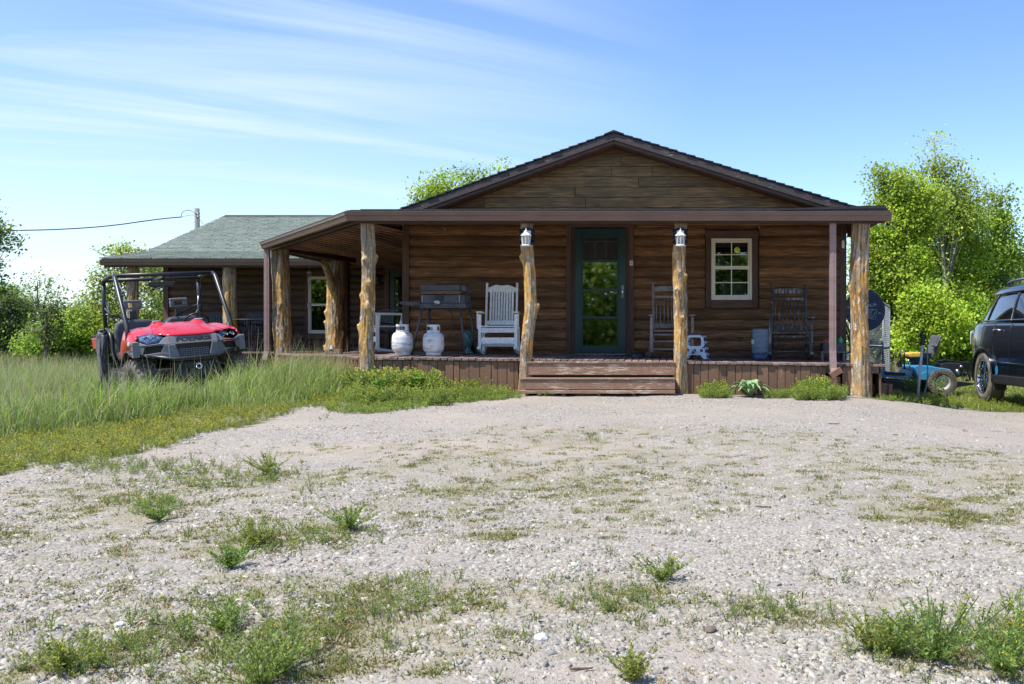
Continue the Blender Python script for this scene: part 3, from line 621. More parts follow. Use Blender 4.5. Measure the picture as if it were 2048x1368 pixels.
# ------------------------------------------------------------------ the house
YF, YW, YG = 13.0, 14.9, 12.75
XL, XR = X(806, YW), 2.97
HOUSE = thing('log_house', 'brown log house with a wrapped porch on rustic tree trunk posts', 'house', (-.8, YW, -.78))
HP = Vector(HOUSE.location)
def hb(mb, name, mat, parent=None, **kw):
    """mesh given in world space, hung under the house or one of its parts"""
    par = parent or HOUSE
    c = Vector(mb.v[0]); return mb.build(name, mat, par, wloc=kw.pop('wloc', tuple(c)), **kw)
unit_box = {}
def piece(name, mat, parent, x0, x1, y0, y1, z0, z1, rot=(0, 0, 0), key='box'):
    """one board: shares a single bevelled box mesh"""
    k = (key, mat.name)
    if k not in unit_box:
        bm = bmesh.new(); bmesh.ops.create_cube(bm, size=1.0); me = bpy.data.meshes.new('board')
        bm.to_mesh(me); bm.free(); me.materials.append(mat); unit_box[k] = me
    o = bpy.data.objects.new(name, unit_box[k]); COL.objects.link(o); o.parent = parent
    o.scale = (abs(x1 - x0), abs(y1 - y0), abs(z1 - z0)); o.rotation_euler = rot
    o.location = Vector(((x0 + x1) / 2, (y0 + y1) / 2, (z0 + z1) / 2)) - wpos(parent)
    return o
def deckz(x, y):
    zf = -.24 - .0146 * (min(max(x, -3.7), 3.1) + 3.7); zw = -.187 - .0206 * (min(max(x, -3.5), 3.1) + 3.5)
    f = min(max((y - 12.95) / 1.95, 0), 1); z = zf * (1 - f) + zw * f
    g = min(max((-x - 4.2) / 1.8, 0), 1); return z * (1 - g) + (-.255) * g
# --- deck
deck = bpy.data.objects.new('deck', None); COL.objects.link(deck); deck.parent = HOUSE
deck.location = Vector((-.8, 14, -.3)) - HP
chA, chB = Vector((-4.22, 12.93)), Vector((-7.02, 16.75))
nb = 0; x = -7.0
while x < 3.1:
    w_ = .088; xc = x + w_ / 2
    yf = 12.9 if xc > chA.x else 12.9 + (chA.x - xc) / (chA.x - chB.x) * (chB.y - chA.y)
    yb = YW - .01 if xc > XL else 21.8
    yf += random.uniform(-.025, .012)
    z0, z1 = deckz(xc, yf), deckz(xc, yb)
    mb = MB(); mb.bar((xc, yf, z0 - .02 + random.uniform(-.004, .004)), (xc, yb, z1 - .02), w_, .036)
    hb(mb, 'deck_board', MAT['deck'], deck, bevel=.004); x += .0995
# wing porch deck boards (seen under the patio chairs only)
for k in range(24):
    xx = -12.2 + k * .215
    if xx < -7.1: piece('deck_board', MAT['deck'], deck, xx, xx + .2, 20.5, 21.85, -.30, -.262)
# rim joist and skirting boards
def skirt_run(p0, p1, gap=None, mat='skirt', wd=.135, jig=.006):
    p0, p1 = Vector(p0), Vector(p1); d = (p1 - p0); L = d.length; d.normalize(); n = Vector((d.y, -d.x)); s = 0
    while s < L - .03:
        w_ = min(random.uniform(wd * .6, wd * 1.25), L - s); c = p0 + d * (s + w_ / 2) + n * random.uniform(0, jig)
        zt = deckz(c.x, c.y) - .045 - random.uniform(0, .006); zb = gz(c.x, c.y) - .03
        a = math.atan2(d.y, d.x); mb = MB(); mb.box(-w_ / 2 + .0035, w_ / 2 - .0035, -.011, .011, zb - zt, 0)
        o = mb.build('skirting_board', MAT[mat], SK, bevel=.003); o.location = Vector((c.x, c.y, zt)) - wpos(SK); o.rotation_euler = (0, random.gauss(0, .003), a); s += w_
SK = bpy.data.objects.new('skirting', None); COL.objects.link(SK); SK.parent = HOUSE; SK.location = Vector((-.8, 13, -.5)) - HP
skirt_run((X(748, 12.94), 12.94), (X(1037, 12.94), 12.94)); skirt_run((X(1372, 12.94), 12.94), (X(1652, 12.94), 12.94)); skirt_run((X(1684, 12.94), 12.94), (X(1712, 12.94), 12.94), wd=.2)
skirt_run((-7.0, 16.72), (-4.28, 13.02)); skirt_run((-7.02, 20.4), (-7.02, 16.8))
mb = MB(); mb.box(X(1655, 12.95), X(1680, 12.95), 12.93, 12.95, gz(2.4, 12.9) - .03, -.52); hb(mb, 'skirting_board', MAT['skirt'], SK)
for a_, b_ in (((-4.28, 13.04), (-7.0, 16.76)), ((-7.0, 16.76), (-7.0, 20.4))):
    z_ = -.285; mb = MB(); mb.bar((*a_, z_), (*b_, z_), .03, .1); hb(mb, 'rim_board', MAT['step'], deck)
mb = MB(); mb.bar((-4.2, 12.965, deckz(-4.2, 12.9) - .085), (3.08, 12.965, deckz(3.08, 12.9) - .085), .03, .1); hb(mb, 'rim_board', MAT['deck'], deck)
mb = MB(); mb.box(3.06, 3.09, 12.95, 14.9, gz(3.0, 13) - .1, -.38); hb(mb, 'skirting_board', MAT['skirt'], SK)
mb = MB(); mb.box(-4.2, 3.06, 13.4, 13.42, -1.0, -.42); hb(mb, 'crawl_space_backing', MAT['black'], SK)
# --- steps
ST = bpy.data.objects.new('porch_steps', None); COL.objects.link(ST); ST.parent = HOUSE; ST.location = Vector((-.9, 12.8, -.75)) - HP
xa, xb = X(1050, 12.88), X(1350, 12.88)
for (nm, y0, y1, z0, z1, xo) in (('riser', 12.86, 12.885, Z(750, 12.87), Z(727.5, 12.87), 0), ('tread', 12.845, 12.99, Z(727, 12.87), Z(723.2, 12.87), .01),
                                 ('riser', 12.60, 12.625, Z(779, 12.62), Z(760, 12.62), -.03), ('tread', 12.585, 12.86, Z(759.4, 12.6), Z(756.4, 12.6), -.03), ('base_board', 12.57, 12.60, Z(787, 12.6), Z(780.5, 12.6), -.05)):
    mb = MB(); zr = random.uniform(-.003, .003); mb.box(xa + xo, xb + .0, y0, y1, z0, z1)
    for i in range(0): pass
    o = hb(mb, nm, MAT['step'], ST, bevel=.004)
for fx in (.03, .27, .5, .73, .97):
    mb = MB(); xx = xa + (xb - xa) * fx; mb.box(xx - .02, xx + .02, 12.63, 12.95, gz(xx, 12.7), Z(760, 12.62) - .005); hb(mb, 'stringer', MAT['deck'], ST)
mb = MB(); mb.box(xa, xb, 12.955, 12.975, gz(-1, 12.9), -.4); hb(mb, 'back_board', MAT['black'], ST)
# --- rustic posts
m, t, p = newmat('peeled_cedar_trunk'); MAT['trunkpost'] = m
v = vec(t, (9, 9, 1.3)); n = noi(t, v, 1.0, 8, .65, 1.2); v2 = vec(t, (1, 1, .5)); n2 = noi(t, v2, 5.5, 4, .6); v3 = vec(t, (3, 3, 1)); n3 = noi(t, v3, 7.5, 6, .7)
col = ramp(t, n, [(.25, (.09, .05, .02)), (.40, (.34, .18, .045)), (.56, (.60, .34, .075)), (.75, (.66, .44, .17))])
grey = ramp(t, n, [(.3, (.09, .07, .05)), (.48, (.26, .20, .14)), (.60, (.40, .33, .24)), (.74, (.62, .56, .47))])
col = mixc(t, ramp(t, n2, [(.47, (0, 0, 0)), (.56, (.9, .9, .9))]), col, grey)
a = t.nodes.new('ShaderNodeVertexColor'); a.layer_name = 'col'; sp = t.nodes.new('ShaderNodeSeparateColor'); t.links.new(a.outputs[0], sp.inputs[0])
col = mixc(t, sp.outputs[0], col, grey)                    # r: greyed (weathered) zones
col = mixc(t, M(t, 'MULTIPLY', ramp(t, n3, [(.55, (0, 0, 0)), (.60, (1, 1, 1))]), sp.outputs[2]), col, (.72, .68, .60))   # b: pale lichen flecks
col = mixc(t, M(t, 'MULTIPLY', M(t, 'SUBTRACT', .40, n3, clamp=True), 7, clamp=True), col, (.045, .032, .02))
n4 = noi(t, vec(t, (34, 34, 2.2)), 1.0, 5, .6, .5); crack = M(t, 'MULTIPLY', M(t, 'SUBTRACT', .40, n4, clamp=True), 10, clamp=True); col = mixc(t, M(t, 'MULTIPLY', crack, .8), col, (.05, .034, .02))
n5 = noi(t, vec(t, (1, 1, .8)), 38, 4, .6); col = mixc(t, 1.0, col, ramp(t, n5, [(.3, (.68, .66, .62)), (.7, (1.2, 1.2, 1.2))]), 'MULTIPLY')
t.links.new(col, p.inputs['Base Color']); p.inputs['Roughness'].default_value = .8
bump(t, p, M(t, 'SUBTRACT', M(t, 'ADD', n, M(t, 'MULTIPLY', n3, .8)), crack), .9, .02)
MAT['cut'] = simple('cut_branch_end', (.62, .42, .18), .7, c2=(.40, .25, .10), scale=30)
POSTS = bpy.data.objects.new('porch_posts', None); COL.objects.link(POSTS); POSTS.parent = HOUSE; POSTS.location = Vector((-1, 13, -.3)) - HP
def trunk_post(px_, Y, r, zb, zt, seed, path=None, knots=(), flare=1.25, grey_top=.5, grey_bot=.5, golden=1.0, parent=None, name='porch_post'):
    rr = random.Random(seed); nr, ns = 130, 56; x0 = X(px_, Y); V, C = [], []
    off = seed * 7.3
    for i in range(nr + 1):
        f = i / nr; z = zb + (zt - zb) * f
        cx = x0 + (np.interp(f, [q[0] for q in path], [q[1] for q in path]) if path else 0); cyy = Y
        rad = r * (1.0 + (flare - 1) * max(0, 1 - f / .22) ** 1.6) * (1 + .07 * mnoise.noise((f * 3.2, off, 0)))
        for j in range(ns):
            a_ = 2 * math.pi * j / ns; ca, sa = math.cos(a_), math.sin(a_)
            fl = .13 * max(0, 1 - f / .30) + .035
            d = rad * (1 + fl * math.sin(a_ * 5 + off + 1.5 * f) * .8 + .09 * mnoise.noise((ca * 1.6 + off, sa * 1.6, f * 5)) + .06 * mnoise.noise((ca * 5 + off, sa * 5, f * 9)) + .05 * mnoise.noise((ca * 12, sa * 12 + off, f * 30)) + .075 * mnoise.noise((ca * 20, sa * 20 + off, f * 8)) + .035 * math.sin(a_ * 14 + 3 * mnoise.noise((f * 6, off, 1))))
            for (kf, ka, ks) in knots:
                da = (a_ - R(ka) + math.pi) % (2 * math.pi) - math.pi; dz = (f - kf) * (zt - zb)
                q = (da * rad / (ks * .75)) ** 2 + (dz / (ks * (1.7 if dz < 0 else .8))) ** 2
                d += ks * .78 * math.exp(-q)
            V.append((cx + ca * d, cyy + sa * d, z + (rr.uniform(-.01, .02) if i == nr else 0)))
            gt = max(0, (f - .72) / .12) * grey_top * .75 + max(0, 1 - f / .34) * grey_bot * .7 + .5 * mnoise.noise((ca * 1.3, sa * 1.3 + off, f * 6)) * 1.0
            C.append((min(max(gt, 0), 1), 0, min(1, max(0, .9 - abs(f - .45) * 1.4))))
    V = np.array(V); C = np.array(C); Qd = np.array([[i * ns + j, i * ns + (j + 1) % ns, (i + 1) * ns + (j + 1) % ns, (i + 1) * ns + j] for i in range(nr) for j in range(ns)])
    V = np.concatenate([V, [[x0 + (path[-1][1] if path else 0), Y, zt]]]); C = np.concatenate([C, [[.5, 0, 0]]])
    T = np.array([[nr * ns + j, nr * ns + (j + 1) % ns, len(V) - 1] for j in range(ns)])
    o0 = np.array([x0, Y, zb]); me = fast_mesh(name, V - o0, Qd, T, C, smooth=True)
    o = link(name, me, MAT['trunkpost'], parent or POSTS); o.location = Vector(o0) - wpos(parent or POSTS)
    # sawn branch stubs
    for (kf, ka, ks) in knots:
        if ks < .03: continue
        cxx = (np.interp(kf, [q[0] for q in path], [q[1] for q in path]) if path else 0)
        d = Vector((math.cos(R(ka)), math.sin(R(ka)), .35)).normalized(); c = Vector((cxx, 0, (zt - zb) * kf)) + Vector((d.x, d.y, 0)) * r * .9
        mb = MB(); mb.tube([c, c + d * (ks * .9), c + d * (ks * 1.15)], [ks * .6, ks * .46, ks * .36], 10); mb.build('branch_stub', MAT['cut'], o)
    return o
zt_ = 1.66
trunk_post(735, 12.93, .090, gz(-4.2, 12.9) - .05, zt_, 1, [(0, .03), (.3, -.02), (.55, .01), (.8, .02), (1, .0)], [(.40, 190, .05), (.52, 280, .05), (.65, 290, .06), (.80, 0, .045), (.78, 250, .05), (.58, 200, .035), (.28, 20, .03)], 1.3, .8, .9)
trunk_post(1054, 12.93, .083, gz(-1.9, 12.9) - .04, zt_, 2, [(0, -.03), (.25, -.01), (.5, .05), (.7, .04), (.9, -.01), (1, .0)], [(.80, 200, .045), (.52, -10, .055), (.42, 250, .03), (.7, 180, .02), (.36, 240, .03)], 1.25, .7, 1.1)
trunk_post(1360, 12.93, .090, gz(.25, 12.9) - .04, zt_, 3, [(0, 0), (.4, .01), (.8, -.015), (1, .02)], [(.71, 270, .04), (.69, 330, .04), (.61, 245, .055), (.45, 285, .045), (.82, 200, .02), (.56, 0, .03)], 1.2, .55, 1.0)
trunk_post(1719, 12.95, .128, gz(2.8, 12.9) - .04, zt_ + .02, 4, [(0, .02), (.4, .0), (.7, -.01), (1, .03)], [(.62, 185, .045), (.60, 260, .03), (.38, 235, .025), (.75, 300, .02)], 1.18, .35, .8)
trunk_post(563, 16.8, .150, -.85, 1.66, 5, [(0, .05), (.5, 0), (1, -.02)], [(.60, 285, .05), (.30, 230, .03)], 1.15, .6, .3)
p6 = trunk_post(672, 19.3, .17, -.6, 1.68, 6, [(0, -.07), (.3, -.03), (1, .0)], [(.42, 190, .07), (.33, 350, .06), (.2, 200, .06), (.52, 210, .05)], 1.5, .5, .2)
trunk_post(266, 20.6, .115, -.9, 1.66, 7, None, [(.4, 290, .03)], 1.1, .4, .2)
trunk_post(459, 20.6, .135, -.9, 1.66, 8, [(0, .03), (1, 0)], [(.45, 300, .04)], 1.2, .4, .2)
mb = MB(); mb.tube([P(648, 524, 18.6), P(662, 560, 19.1), P(676, 600, 19.25)], [.07, .075, .07], 10); hb(mb, 'diagonal_brace', MAT['trunkpost'], HOUSE)
mb = MB(); mb.box(X(684, 19.4), X(696, 19.4), 19.35, 19.5, -.26, 1.7); hb(mb, 'square_post', MAT['trim'], HOUSE)
# --- beams
def beam(a, b, w_=.10, h_=.2, zc=1.75, nm='porch_beam', mat='beam'):
    mb = MB(); mb.bar((a[0], a[1], zc), (b[0], b[1], zc), w_, h_); return hb(mb, nm, MAT[mat], HOUSE)
beam((-4.27, 13.0), (3.05, 13.0)); beam((-4.25, 13.06), (-7.03, 16.84)); beam((-7.03, 16.94), (-7.03, 20.55), zc=1.753); beam((-12.1, 20.62), (-7.1, 20.62), zc=1.756)
beam((3.05, 13.1), (3.05, 14.9), zc=1.77)
mb = MB(); mb.bar((-6.95, 16.95, 1.70), (-6.5, 19.3, 1.70), .1, .16); hb(mb, 'porch_beam', MAT['beam'], HOUSE)
# --- walls made of half-round log courses
def log_course(parent, mat, x0, x1, y, z0, z1, side=None, seed=0):
    """one D-profile log; y is the wall plane, bulging towards -Y"""
    key = ('log', mat.name)
    if key not in unit_box:
        mb = MB(); n = 6; pr = [(0.9, 0)] + [(-.0 - math.sin(math.pi * i / n) * 1.0 * (.55 if 0 < i < n else 0), i / n) for i in range(n + 1)] + [(0.9, 1)]
        mb.prism([(a_, b_) for a_, b_ in pr], 'X', 0, 1); me = mb.mesh('log_course'); me.materials.append(mat); unit_box[key] = me
    o = bpy.data.objects.new('siding_log', unit_box[key]); COL.objects.link(o); o.parent = parent
    o.location = Vector((x0, y, z0)) - wpos(parent); o.scale = (x1 - x0, .062, z1 - z0); return o
def wall_part(name, loc):
    o = bpy.data.objects.new(name, None); COL.objects.link(o); o.parent = HOUSE; o.location = Vector(loc) - HP; return o
FW = wall_part('front_wall', (-.6, YW, -.3))
course = 20.9 / F * YW; zb0 = Z(722, YW)
door_x = (X(1133, YW), X(1268, YW)); win_x = (X(1410, YW), X(1518, YW)); win_z = (Z(612, YW), Z(462, YW))
k = 0; z = zb0
while z < 2.12:
    z1 = min(z + course - .008, 2.14)
    spans = [(XL + .11, door_x[0]), (door_x[1], XR - .1)]
    if z1 > win_z[0] + .02 and z < win_z[1] - .02:
        spans = [(XL + .11, door_x[0]), (door_x[1], win_x[0]), (win_x[1], XR - .1)]
    for a_, b_ in spans: log_course(FW, MAT['log'], a_ + .001, b_ - .001, YW, z, z1)
    if z > Z(455, YW) + .02: log_course(FW, MAT['log'], door_x[0], door_x[1], YW, z, z1)
    z += course; k += 1
mb = MB(); dx0, dx1 = X(1143, YW), X(1258, YW); wx0, wx1 = X(1420, YW), X(1506, YW)
mb.box(XL, dx0, YW + .05, YW + .15, -.78, 2.0); mb.box(dx1, wx0, YW + .05, YW + .15, -.78, 2.0); mb.box(wx1, XR, YW + .05, YW + .15, -.78, 2.0); mb.box(dx0, dx1, YW + .05, YW + .15, Z(455, YW), 2.0)
mb.box(wx0, wx1, YW + .05, YW + .15, -.78, Z(602, YW)); mb.box(wx0, wx1, YW + .05, YW + .15, Z(474, YW), 2.0)
hb(mb, 'sheathing', MAT['log'], FW)
piece('corner_board', MAT['trim'], FW, XL, XL + .11, YW - .05, YW + .04, -.5, 2.0); piece('corner_board', MAT['trim'], FW, XR - .1, XR + .01, YW - .055, YW + .04, -.6, 1.98)
for k in range(18): piece('log_end', MAT['logside'], FW, XR - .16, XR - .105, YW - .075, YW - .03, zb0 + k * course * .8 + .01, zb0 + (k + 1) * course * .8 - .004)
# side walls
SW = wall_part('side_wall', (XL, 18, -.3)); z = zb0; 
while z < 2.1:
    mb = MB(); mb.box(XL - .03, XL + .05, YW + .16, 21.8, z, z + course - .008); hb(mb, 'siding_log', MAT['logside'], SW, bevel=.012); z += course
RW = wall_part('right_wall', (XR, 18, -.3)); z = zb0
while z < 1.98:
    mb = MB(); mb.box(XR - .06, XR + .01, YW + .16, 24, z, z + course - .008); hb(mb, 'siding_log', MAT['logside'], RW, bevel=.012); z += course
mb = MB(); mb.box(XL, XR, 23.9, 24.0, -.8, 2.1); hb(mb, 'back_wall', MAT['log'], HOUSE)
# gable boards, staggered
GB = wall_part('gable_wall', (-.8, YW - .03, 2.5))
apx, apz = X(1228, 14.55), Z(264, 14.55); sl, sr = .362, .311
z = 1.98; row = 0; gh = 20.6 / F * YW
while z < apz - .12:
    za, zb_ = z, z + gh - .006
    def xl(zz): return apx - (apz - .10 - zz) / sl
    def xr(zz): return apx + (apz - .10 - zz) / sr
    cuts = sorted([xl(za) + random.uniform(.3, 1) * 1.0 * (xr(za) - xl(za)) * f for f in ((.28, .63) if row % 2 else (.15, .48, .83))])
    xs = [None] + [c for c in cuts if xl(zb_) + .15 < c < xr(zb_) - .15] + [None]
    for i in range(len(xs) - 1):
        l0, l1 = (xl(za), xl(zb_)) if xs[i] is None else (xs[i] + .003,) * 2
        r0, r1 = (xr(za), xr(zb_)) if xs[i + 1] is None else (xs[i + 1] - .003,) * 2
        if zb_ > apz - .1: l1 = r1 = apx
        d = random.uniform(0, .006); mb = MB(); mb.prism([(l0, za), (r0, za), (r1, zb_), (l1, zb_)], 'Y', YW - .045 - d, YW - .02); hb(mb, 'gable_board', MAT['gable'], GB, bevel=.003)
    z += gh; row += 1
mb = MB(); mb.prism([(XL, 1.9), (XR, 1.9), (XR, 2.05), (apx, apz - .1), (XL, 2.02)], 'Y', YW - .018, YW + .1); hb(mb, 'gable_backing', MAT['gable'], GB)
# --- main roof
RF = wall_part('main_roof', (apx, 18, 2.6))
yR0, yR1 = 14.5, 24.3
def roof_side(sx, slope, xe):
    n = int(abs(xe - apx) * math.sqrt(1 + slope ** 2) / .15) + 1; dx = (xe - apx) / n
    mb = MB(); mb.prism([(apx, apz - .02), (xe, apz - .02 - slope * abs(xe - apx)), (xe, apz - .07 - slope * abs(xe - apx)), (apx, apz - .07)], 'Y', yR0 + .02, yR1); hb(mb, 'roof_deck', MAT['trim'], RF)
    mb = MB()
    for i in range(n):
        xa_, xb_ = apx + dx * i, apx + dx * (i + 1.12); za_, zb_ = apz - slope * abs(xa_ - apx), apz - slope * abs(xb_ - apx)
        j = 0; y_ = yR0 + (.0 if i % 2 else -.15)
        while y_ < yR1:
            y2 = min(y_ + .32, yR1); e = random.uniform(0, .004) 
            ya = max(y_, yR0 - random.uniform(0, .012)); mb.prism([(xa_, za_ - .016), (xb_, zb_ - .006 + e), (xb_, zb_ + .016 + e), (xa_, za_ + .0)], 'Y', ya + .002, y2 - .003); y_ += .32
    hb(mb, 'shingles', MAT['shdark'], RF, kind='stuff')
    # rake boards
    def rk(nm, y0, y1, t0, t1, mat, xe_):
        mb = MB(); mb.prism([(apx, apz - t0), (xe_, apz - t0 - slope * abs(xe_ - apx)), (xe_, apz - t1 - slope * abs(xe_ - apx)), (apx, apz - t1)], 'Y', y0, y1); return hb(mb, nm, MAT[mat], RF, bevel=.003)
    rk('rake_board', yR0 + .015, yR0 + .04, .022, .135, 'fascia', xe); rk('rake_trim', yR0 + .045, yR0 + .075, .10, .19, 'beam', xe); rk('rake_soffit', yR0 + .08, YW - .05, .185, .20, 'trim', xe)
roof_side(-1, sl, -4.55); roof_side(1, sr, 3.2)
mb = MB(); mb.prism([(apx - .14, apz - .035), (apx, apz + .022), (apx + .14, apz - .03), (apx, apz - .01)], 'Y', yR0 - .012, yR1); hb(mb, 'ridge_cap', MAT['shdark'], RF)
ze = apz - sr * (3.2 - apx)
mb = MB(); mb.box(3.16, 3.19, 14.6, 24.2, ze - .22, ze - .03); hb(mb, 'eave_fascia', MAT['beam'], RF)
mb = MB(); mb.prism([(3.2, ze - .17), (3.28, ze - .17), (3.32, ze - .05), (3.2, ze - .05)], 'Y', 14.3, 24.2); hb(mb, 'side_gutter', MAT['gutter'], RF)
mb = MB(); mb.box(XR + .02, 3.155, 14.7, 24.2, ze - .215, ze - .2); hb(mb, 'eave_soffit', MAT['trim'], RF)
# --- porch roof
PR = wall_part('porch_roof', (-1, 13.5, 1.8)); g0 = 1.79
def roofpoly(pts, th, mat, nm, parent=PR):
    mb = MB(); n = len(pts); mb.add([q for q in pts] + [(q[0], q[1], q[2] - th) for q in pts], [tuple(range(n)), tuple(range(2 * n - 1, n - 1, -1))] + [(i, i + n, (i + 1) % n + n, (i + 1) % n) for i in range(n)]); return hb(mb, nm, MAT[mat], parent)
gA = (-4.32, 12.70); gB = (-7.14, 16.66)
roofpoly([(gA[0], gA[1], g0), (3.10, 12.70, g0 + .03), (3.10, 14.49, 2.06), (-4.18, 14.49, 2.05)], .045, 'shdark', 'front_roof_slab')
roofpoly([(gA[0], gA[1], g0 + .002), (-4.17, 14.49, 2.052), (-4.0, 20.4, 2.2), (-7.14, 20.4, g0), (gB[0], gB[1], g0)], .045, 'shdark', 'corner_roof_slab')
mb = MB()
for i in range(26):
    xa_ = gA[0] + i * .286; mb.box(xa_, xa_ + .28, 12.665, 12.71 + .28, g0 - .035 + .001 * i, g0 + .006 + .001 * i + random.uniform(0, .006))
for i in range(16):
    f0, f1 = i / 16, (i + .97) / 16; a_ = Vector(gA).lerp(Vector(gB), f0); b_ = Vector(gA).lerp(Vector(gB), f1); mb.bar((a_.x, a_.y, g0 - .01), (b_.x, b_.y, g0 - .01 + random.uniform(0, .004)), .09, .032)
hb(mb, 'shingles', MAT['shdark'], PR, kind='stuff')
# right end: rolled roofing lifts slightly
mb = MB(); mb.prism([(1.6, g0 + .025), (3.08, g0 + .075), (3.09, g0 + .03), (1.6, g0 + .005)], 'Y', 12.66, 13.4); hb(mb, 'roofing_edge', MAT['shdark'], PR)
# gutters: K profile swept along a path
def gutter(path, nm='gutter', z=1.773, parent=None, mat='gutter'):
    prof = [(0, 0), (.0, -.118), (.065, -.122), (.072, -.10), (.082, -.062), (.098, -.05), (.104, -.012), (.112, -.008), (.112, .0), (.10, .0), (.095, -.012), (.008, -.012)]
    pts = [Vector(q) for q in path]; mb = MB(); rings = []
    for i, q in enumerate(pts):
        d0 = (pts[i] - pts[i - 1]).normalized() if i else None; d1 = (pts[i + 1] - pts[i]).normalized() if i < len(pts) - 1 else None
        n0 = Vector((d0.y, -d0.x)) if d0 else None; n1 = Vector((d1.y, -d1.x)) if d1 else None
        if n0 is None: nn = n1
        elif n1 is None: nn = n0
        else: nn = (n0 + n1).normalized(); nn = nn / max(.3, nn.dot(n1))
        zz = z + (q.z if len(q) > 2 else 0)
        rings.append([(q.x + nn.x * a_, q.y + nn.y * a_, zz + b_) for a_, b_ in prof])
    n = len(prof); vs = [v_ for r_ in rings for v_ in r_]
    fs = [(i * n + k, i * n + (k + 1) % n, (i + 1) * n + (k + 1) % n, (i + 1) * n + k) for i in range(len(rings) - 1) for k in range(n)] + [tuple(range(n))[::-1], tuple((len(rings) - 1) * n + k for k in range(n))]
    mb.add(vs, fs); return hb(mb, nm, MAT[mat], parent or HOUSE)
gutter([(-7.20, 20.3), (-7.20, 16.64), (-4.34, 12.75), (3.17, 12.75)])
gutter([(-12.45, 20.36), (-7.35, 20.36)], z=1.775)
mb = MB(); mb.bar((-4.31, 12.80, 1.70), (3.1, 12.80, 1.70), .04, .14); hb(mb, 'fascia_board', MAT['beam'], PR)
mb = MB(); mb.bar((-4.33, 12.86, 1.70), (-7.12, 16.70, 1.70), .04, .14); hb(mb, 'fascia_board', MAT['beam'], PR)
mb = MB(); mb.bar((-7.12, 16.75, 1.70), (-7.12, 20.4, 1.70), .04, .14); hb(mb, 'fascia_board', MAT['beam'], PR)
# soffit between fascia and beam
mb = MB(); mb.add([(-4.3, 12.83, 1.68), (3.15, 12.83, 1.68), (3.15, 12.94, 1.68), (-4.3, 12.94, 1.68)], [(0, 1, 2, 3)]); hb(mb, 'soffit_board', MAT['beam'], PR, solid=.012)
# ceiling boards: front part and the corner part run front to back
CE = wall_part('porch_ceiling', (-3, 15, 1.85))
def ceilz(x, y):
    if x > -4.2: return 1.78 + .13 * (y - 13.05)
    return 1.71 + .035 * (x + 7.0)
x = -6.95
while x < 3.0:
    w_ = .135; xc = x + w_ / 2; yf = 13.08 if xc > -4.2 else 13.1 + (-4.2 - xc) / (2.8) * 3.75; yb = YW - .06 if xc > XL else 21.8
    mb = MB(); z1 = ceilz(xc, yb); z0 = 1.69; ym = min(yf + 2.0, yb - .1); zm = z1 if xc < -4.2 else z0 + (z1 - z0) * (ym - yf) / (yb - yf); mb.bar((xc, yf, z0), (xc, ym, zm), w_ - .008, .015); mb.bar((xc, ym + .001, zm), (xc, yb, z1), w_ - .008, .015); hb(mb, 'ceiling_board', MAT['ceiling'], CE); x += w_
for k in range(30):
    xc = -12.15 + k * .175
    if xc < -7.1: mb = MB(); mb.bar((xc, 20.66, 1.76), (xc, 21.85, 1.92), .168, .015); hb(mb, 'ceiling_board', MAT['ceiling'], CE)
# downspouts
def downspout(pts, w_, mat='gutter2', lab=None):
    mb = MB()
    for i in range(len(pts) - 1): mb.bar(pts[i], pts[i + 1], w_, w_ * .75, (0, 1, 0))
    mb.bar(Vector(pts[0]) + Vector((0, -w_ * .40, 0)), Vector(pts[1]) + Vector((0, -w_ * .40, 0)), w_ * .25, .006, (0, 1, 0))
    o = hb(mb, 'downspout', MAT[mat], HOUSE); 
    if lab: o['label'] = lab
xd = X(1665.5, 12.83); downspout([(xd, 12.84, 1.655), (xd, 12.84, Z(700, 12.84)), (xd, 12.80, Z(738, 12.84)), (xd - .0, 12.72, Z(748, 12.8))], .088)
xd = -7.17; downspout([(xd, 16.62, 1.655), (xd, 16.62, -.2), (xd - .02, 16.58, -.36)], .09)
mb = MB(); c_ = Vector((X(1668, 12.72), 12.72, Z(745, 12.72))); mb.bar(c_ + Vector((-.05, 0, -.05)), c_ + Vector((.10, 0, .04)), .09, .08); hb(mb, 'splash_elbow', MAT['skirt'], HOUSE)
# --- wing
WYY = 21.9; WG = wall_part('wing_wall', (-8, WYY, -.3)); z = -.32; cw = .17
wwx = (X(617, WYY), X(694, WYY)); wwz = (Z(667, WYY), Z(553, WYY)); wdx = (X(776, WYY), X(776, WYY) + .95); wdz = Z(537, WYY)
while z < 1.80:
    z1 = z + cw - .006; xs = [(-11.8, -3.2)]
    def cut(xs, a_, b_):
        r_ = []
        for p_, q_ in xs:
            if a_ > p_: r_.append((p_, min(q_, a_)))
            if b_ < q_: r_.append((max(p_, b_), q_))
        return r_
    if z1 > wwz[0] and z < wwz[1]: xs = cut(xs, wwx[0] - .06, wwx[1] + .06)
    if z < wdz + .05: xs = cut(xs, wdx[0] - .08, wdx[1] + .08)
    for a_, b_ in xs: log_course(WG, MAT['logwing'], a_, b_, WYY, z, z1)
    z += cw
mb = MB(); a_, b_ = wwx; c_, d_ = wdx
for q in ((-11.8, a_, -.8, 2.0), (b_, c_, -.8, 2.0), (d_, -3.2, -.8, 2.0), (a_, b_, -.8, wwz[0]), (a_, b_, wwz[1], 2.0), (c_, d_, wdz, 2.0)): mb.box(q[0], q[1], WYY + .05, WYY + .12, q[2], q[3])
mb.box(-11.8, -11.72, WYY + .12, 30, -.8, 2.0); hb(mb, 'sheathing', MAT['logwing'], WG)
piece('corner_board', MAT['trim'], WG, -11.9, -11.78, WYY - .06, WYY + .05, -.6, 1.95)
WR = wall_part('wing_roof', (-8, 24, 2.6)); xw0, xw1 = -12.45, -3.6
prof = [(20.33, 1.80), (22.1, 2.11), (26.1, 3.52), (30.2, 2.1)]
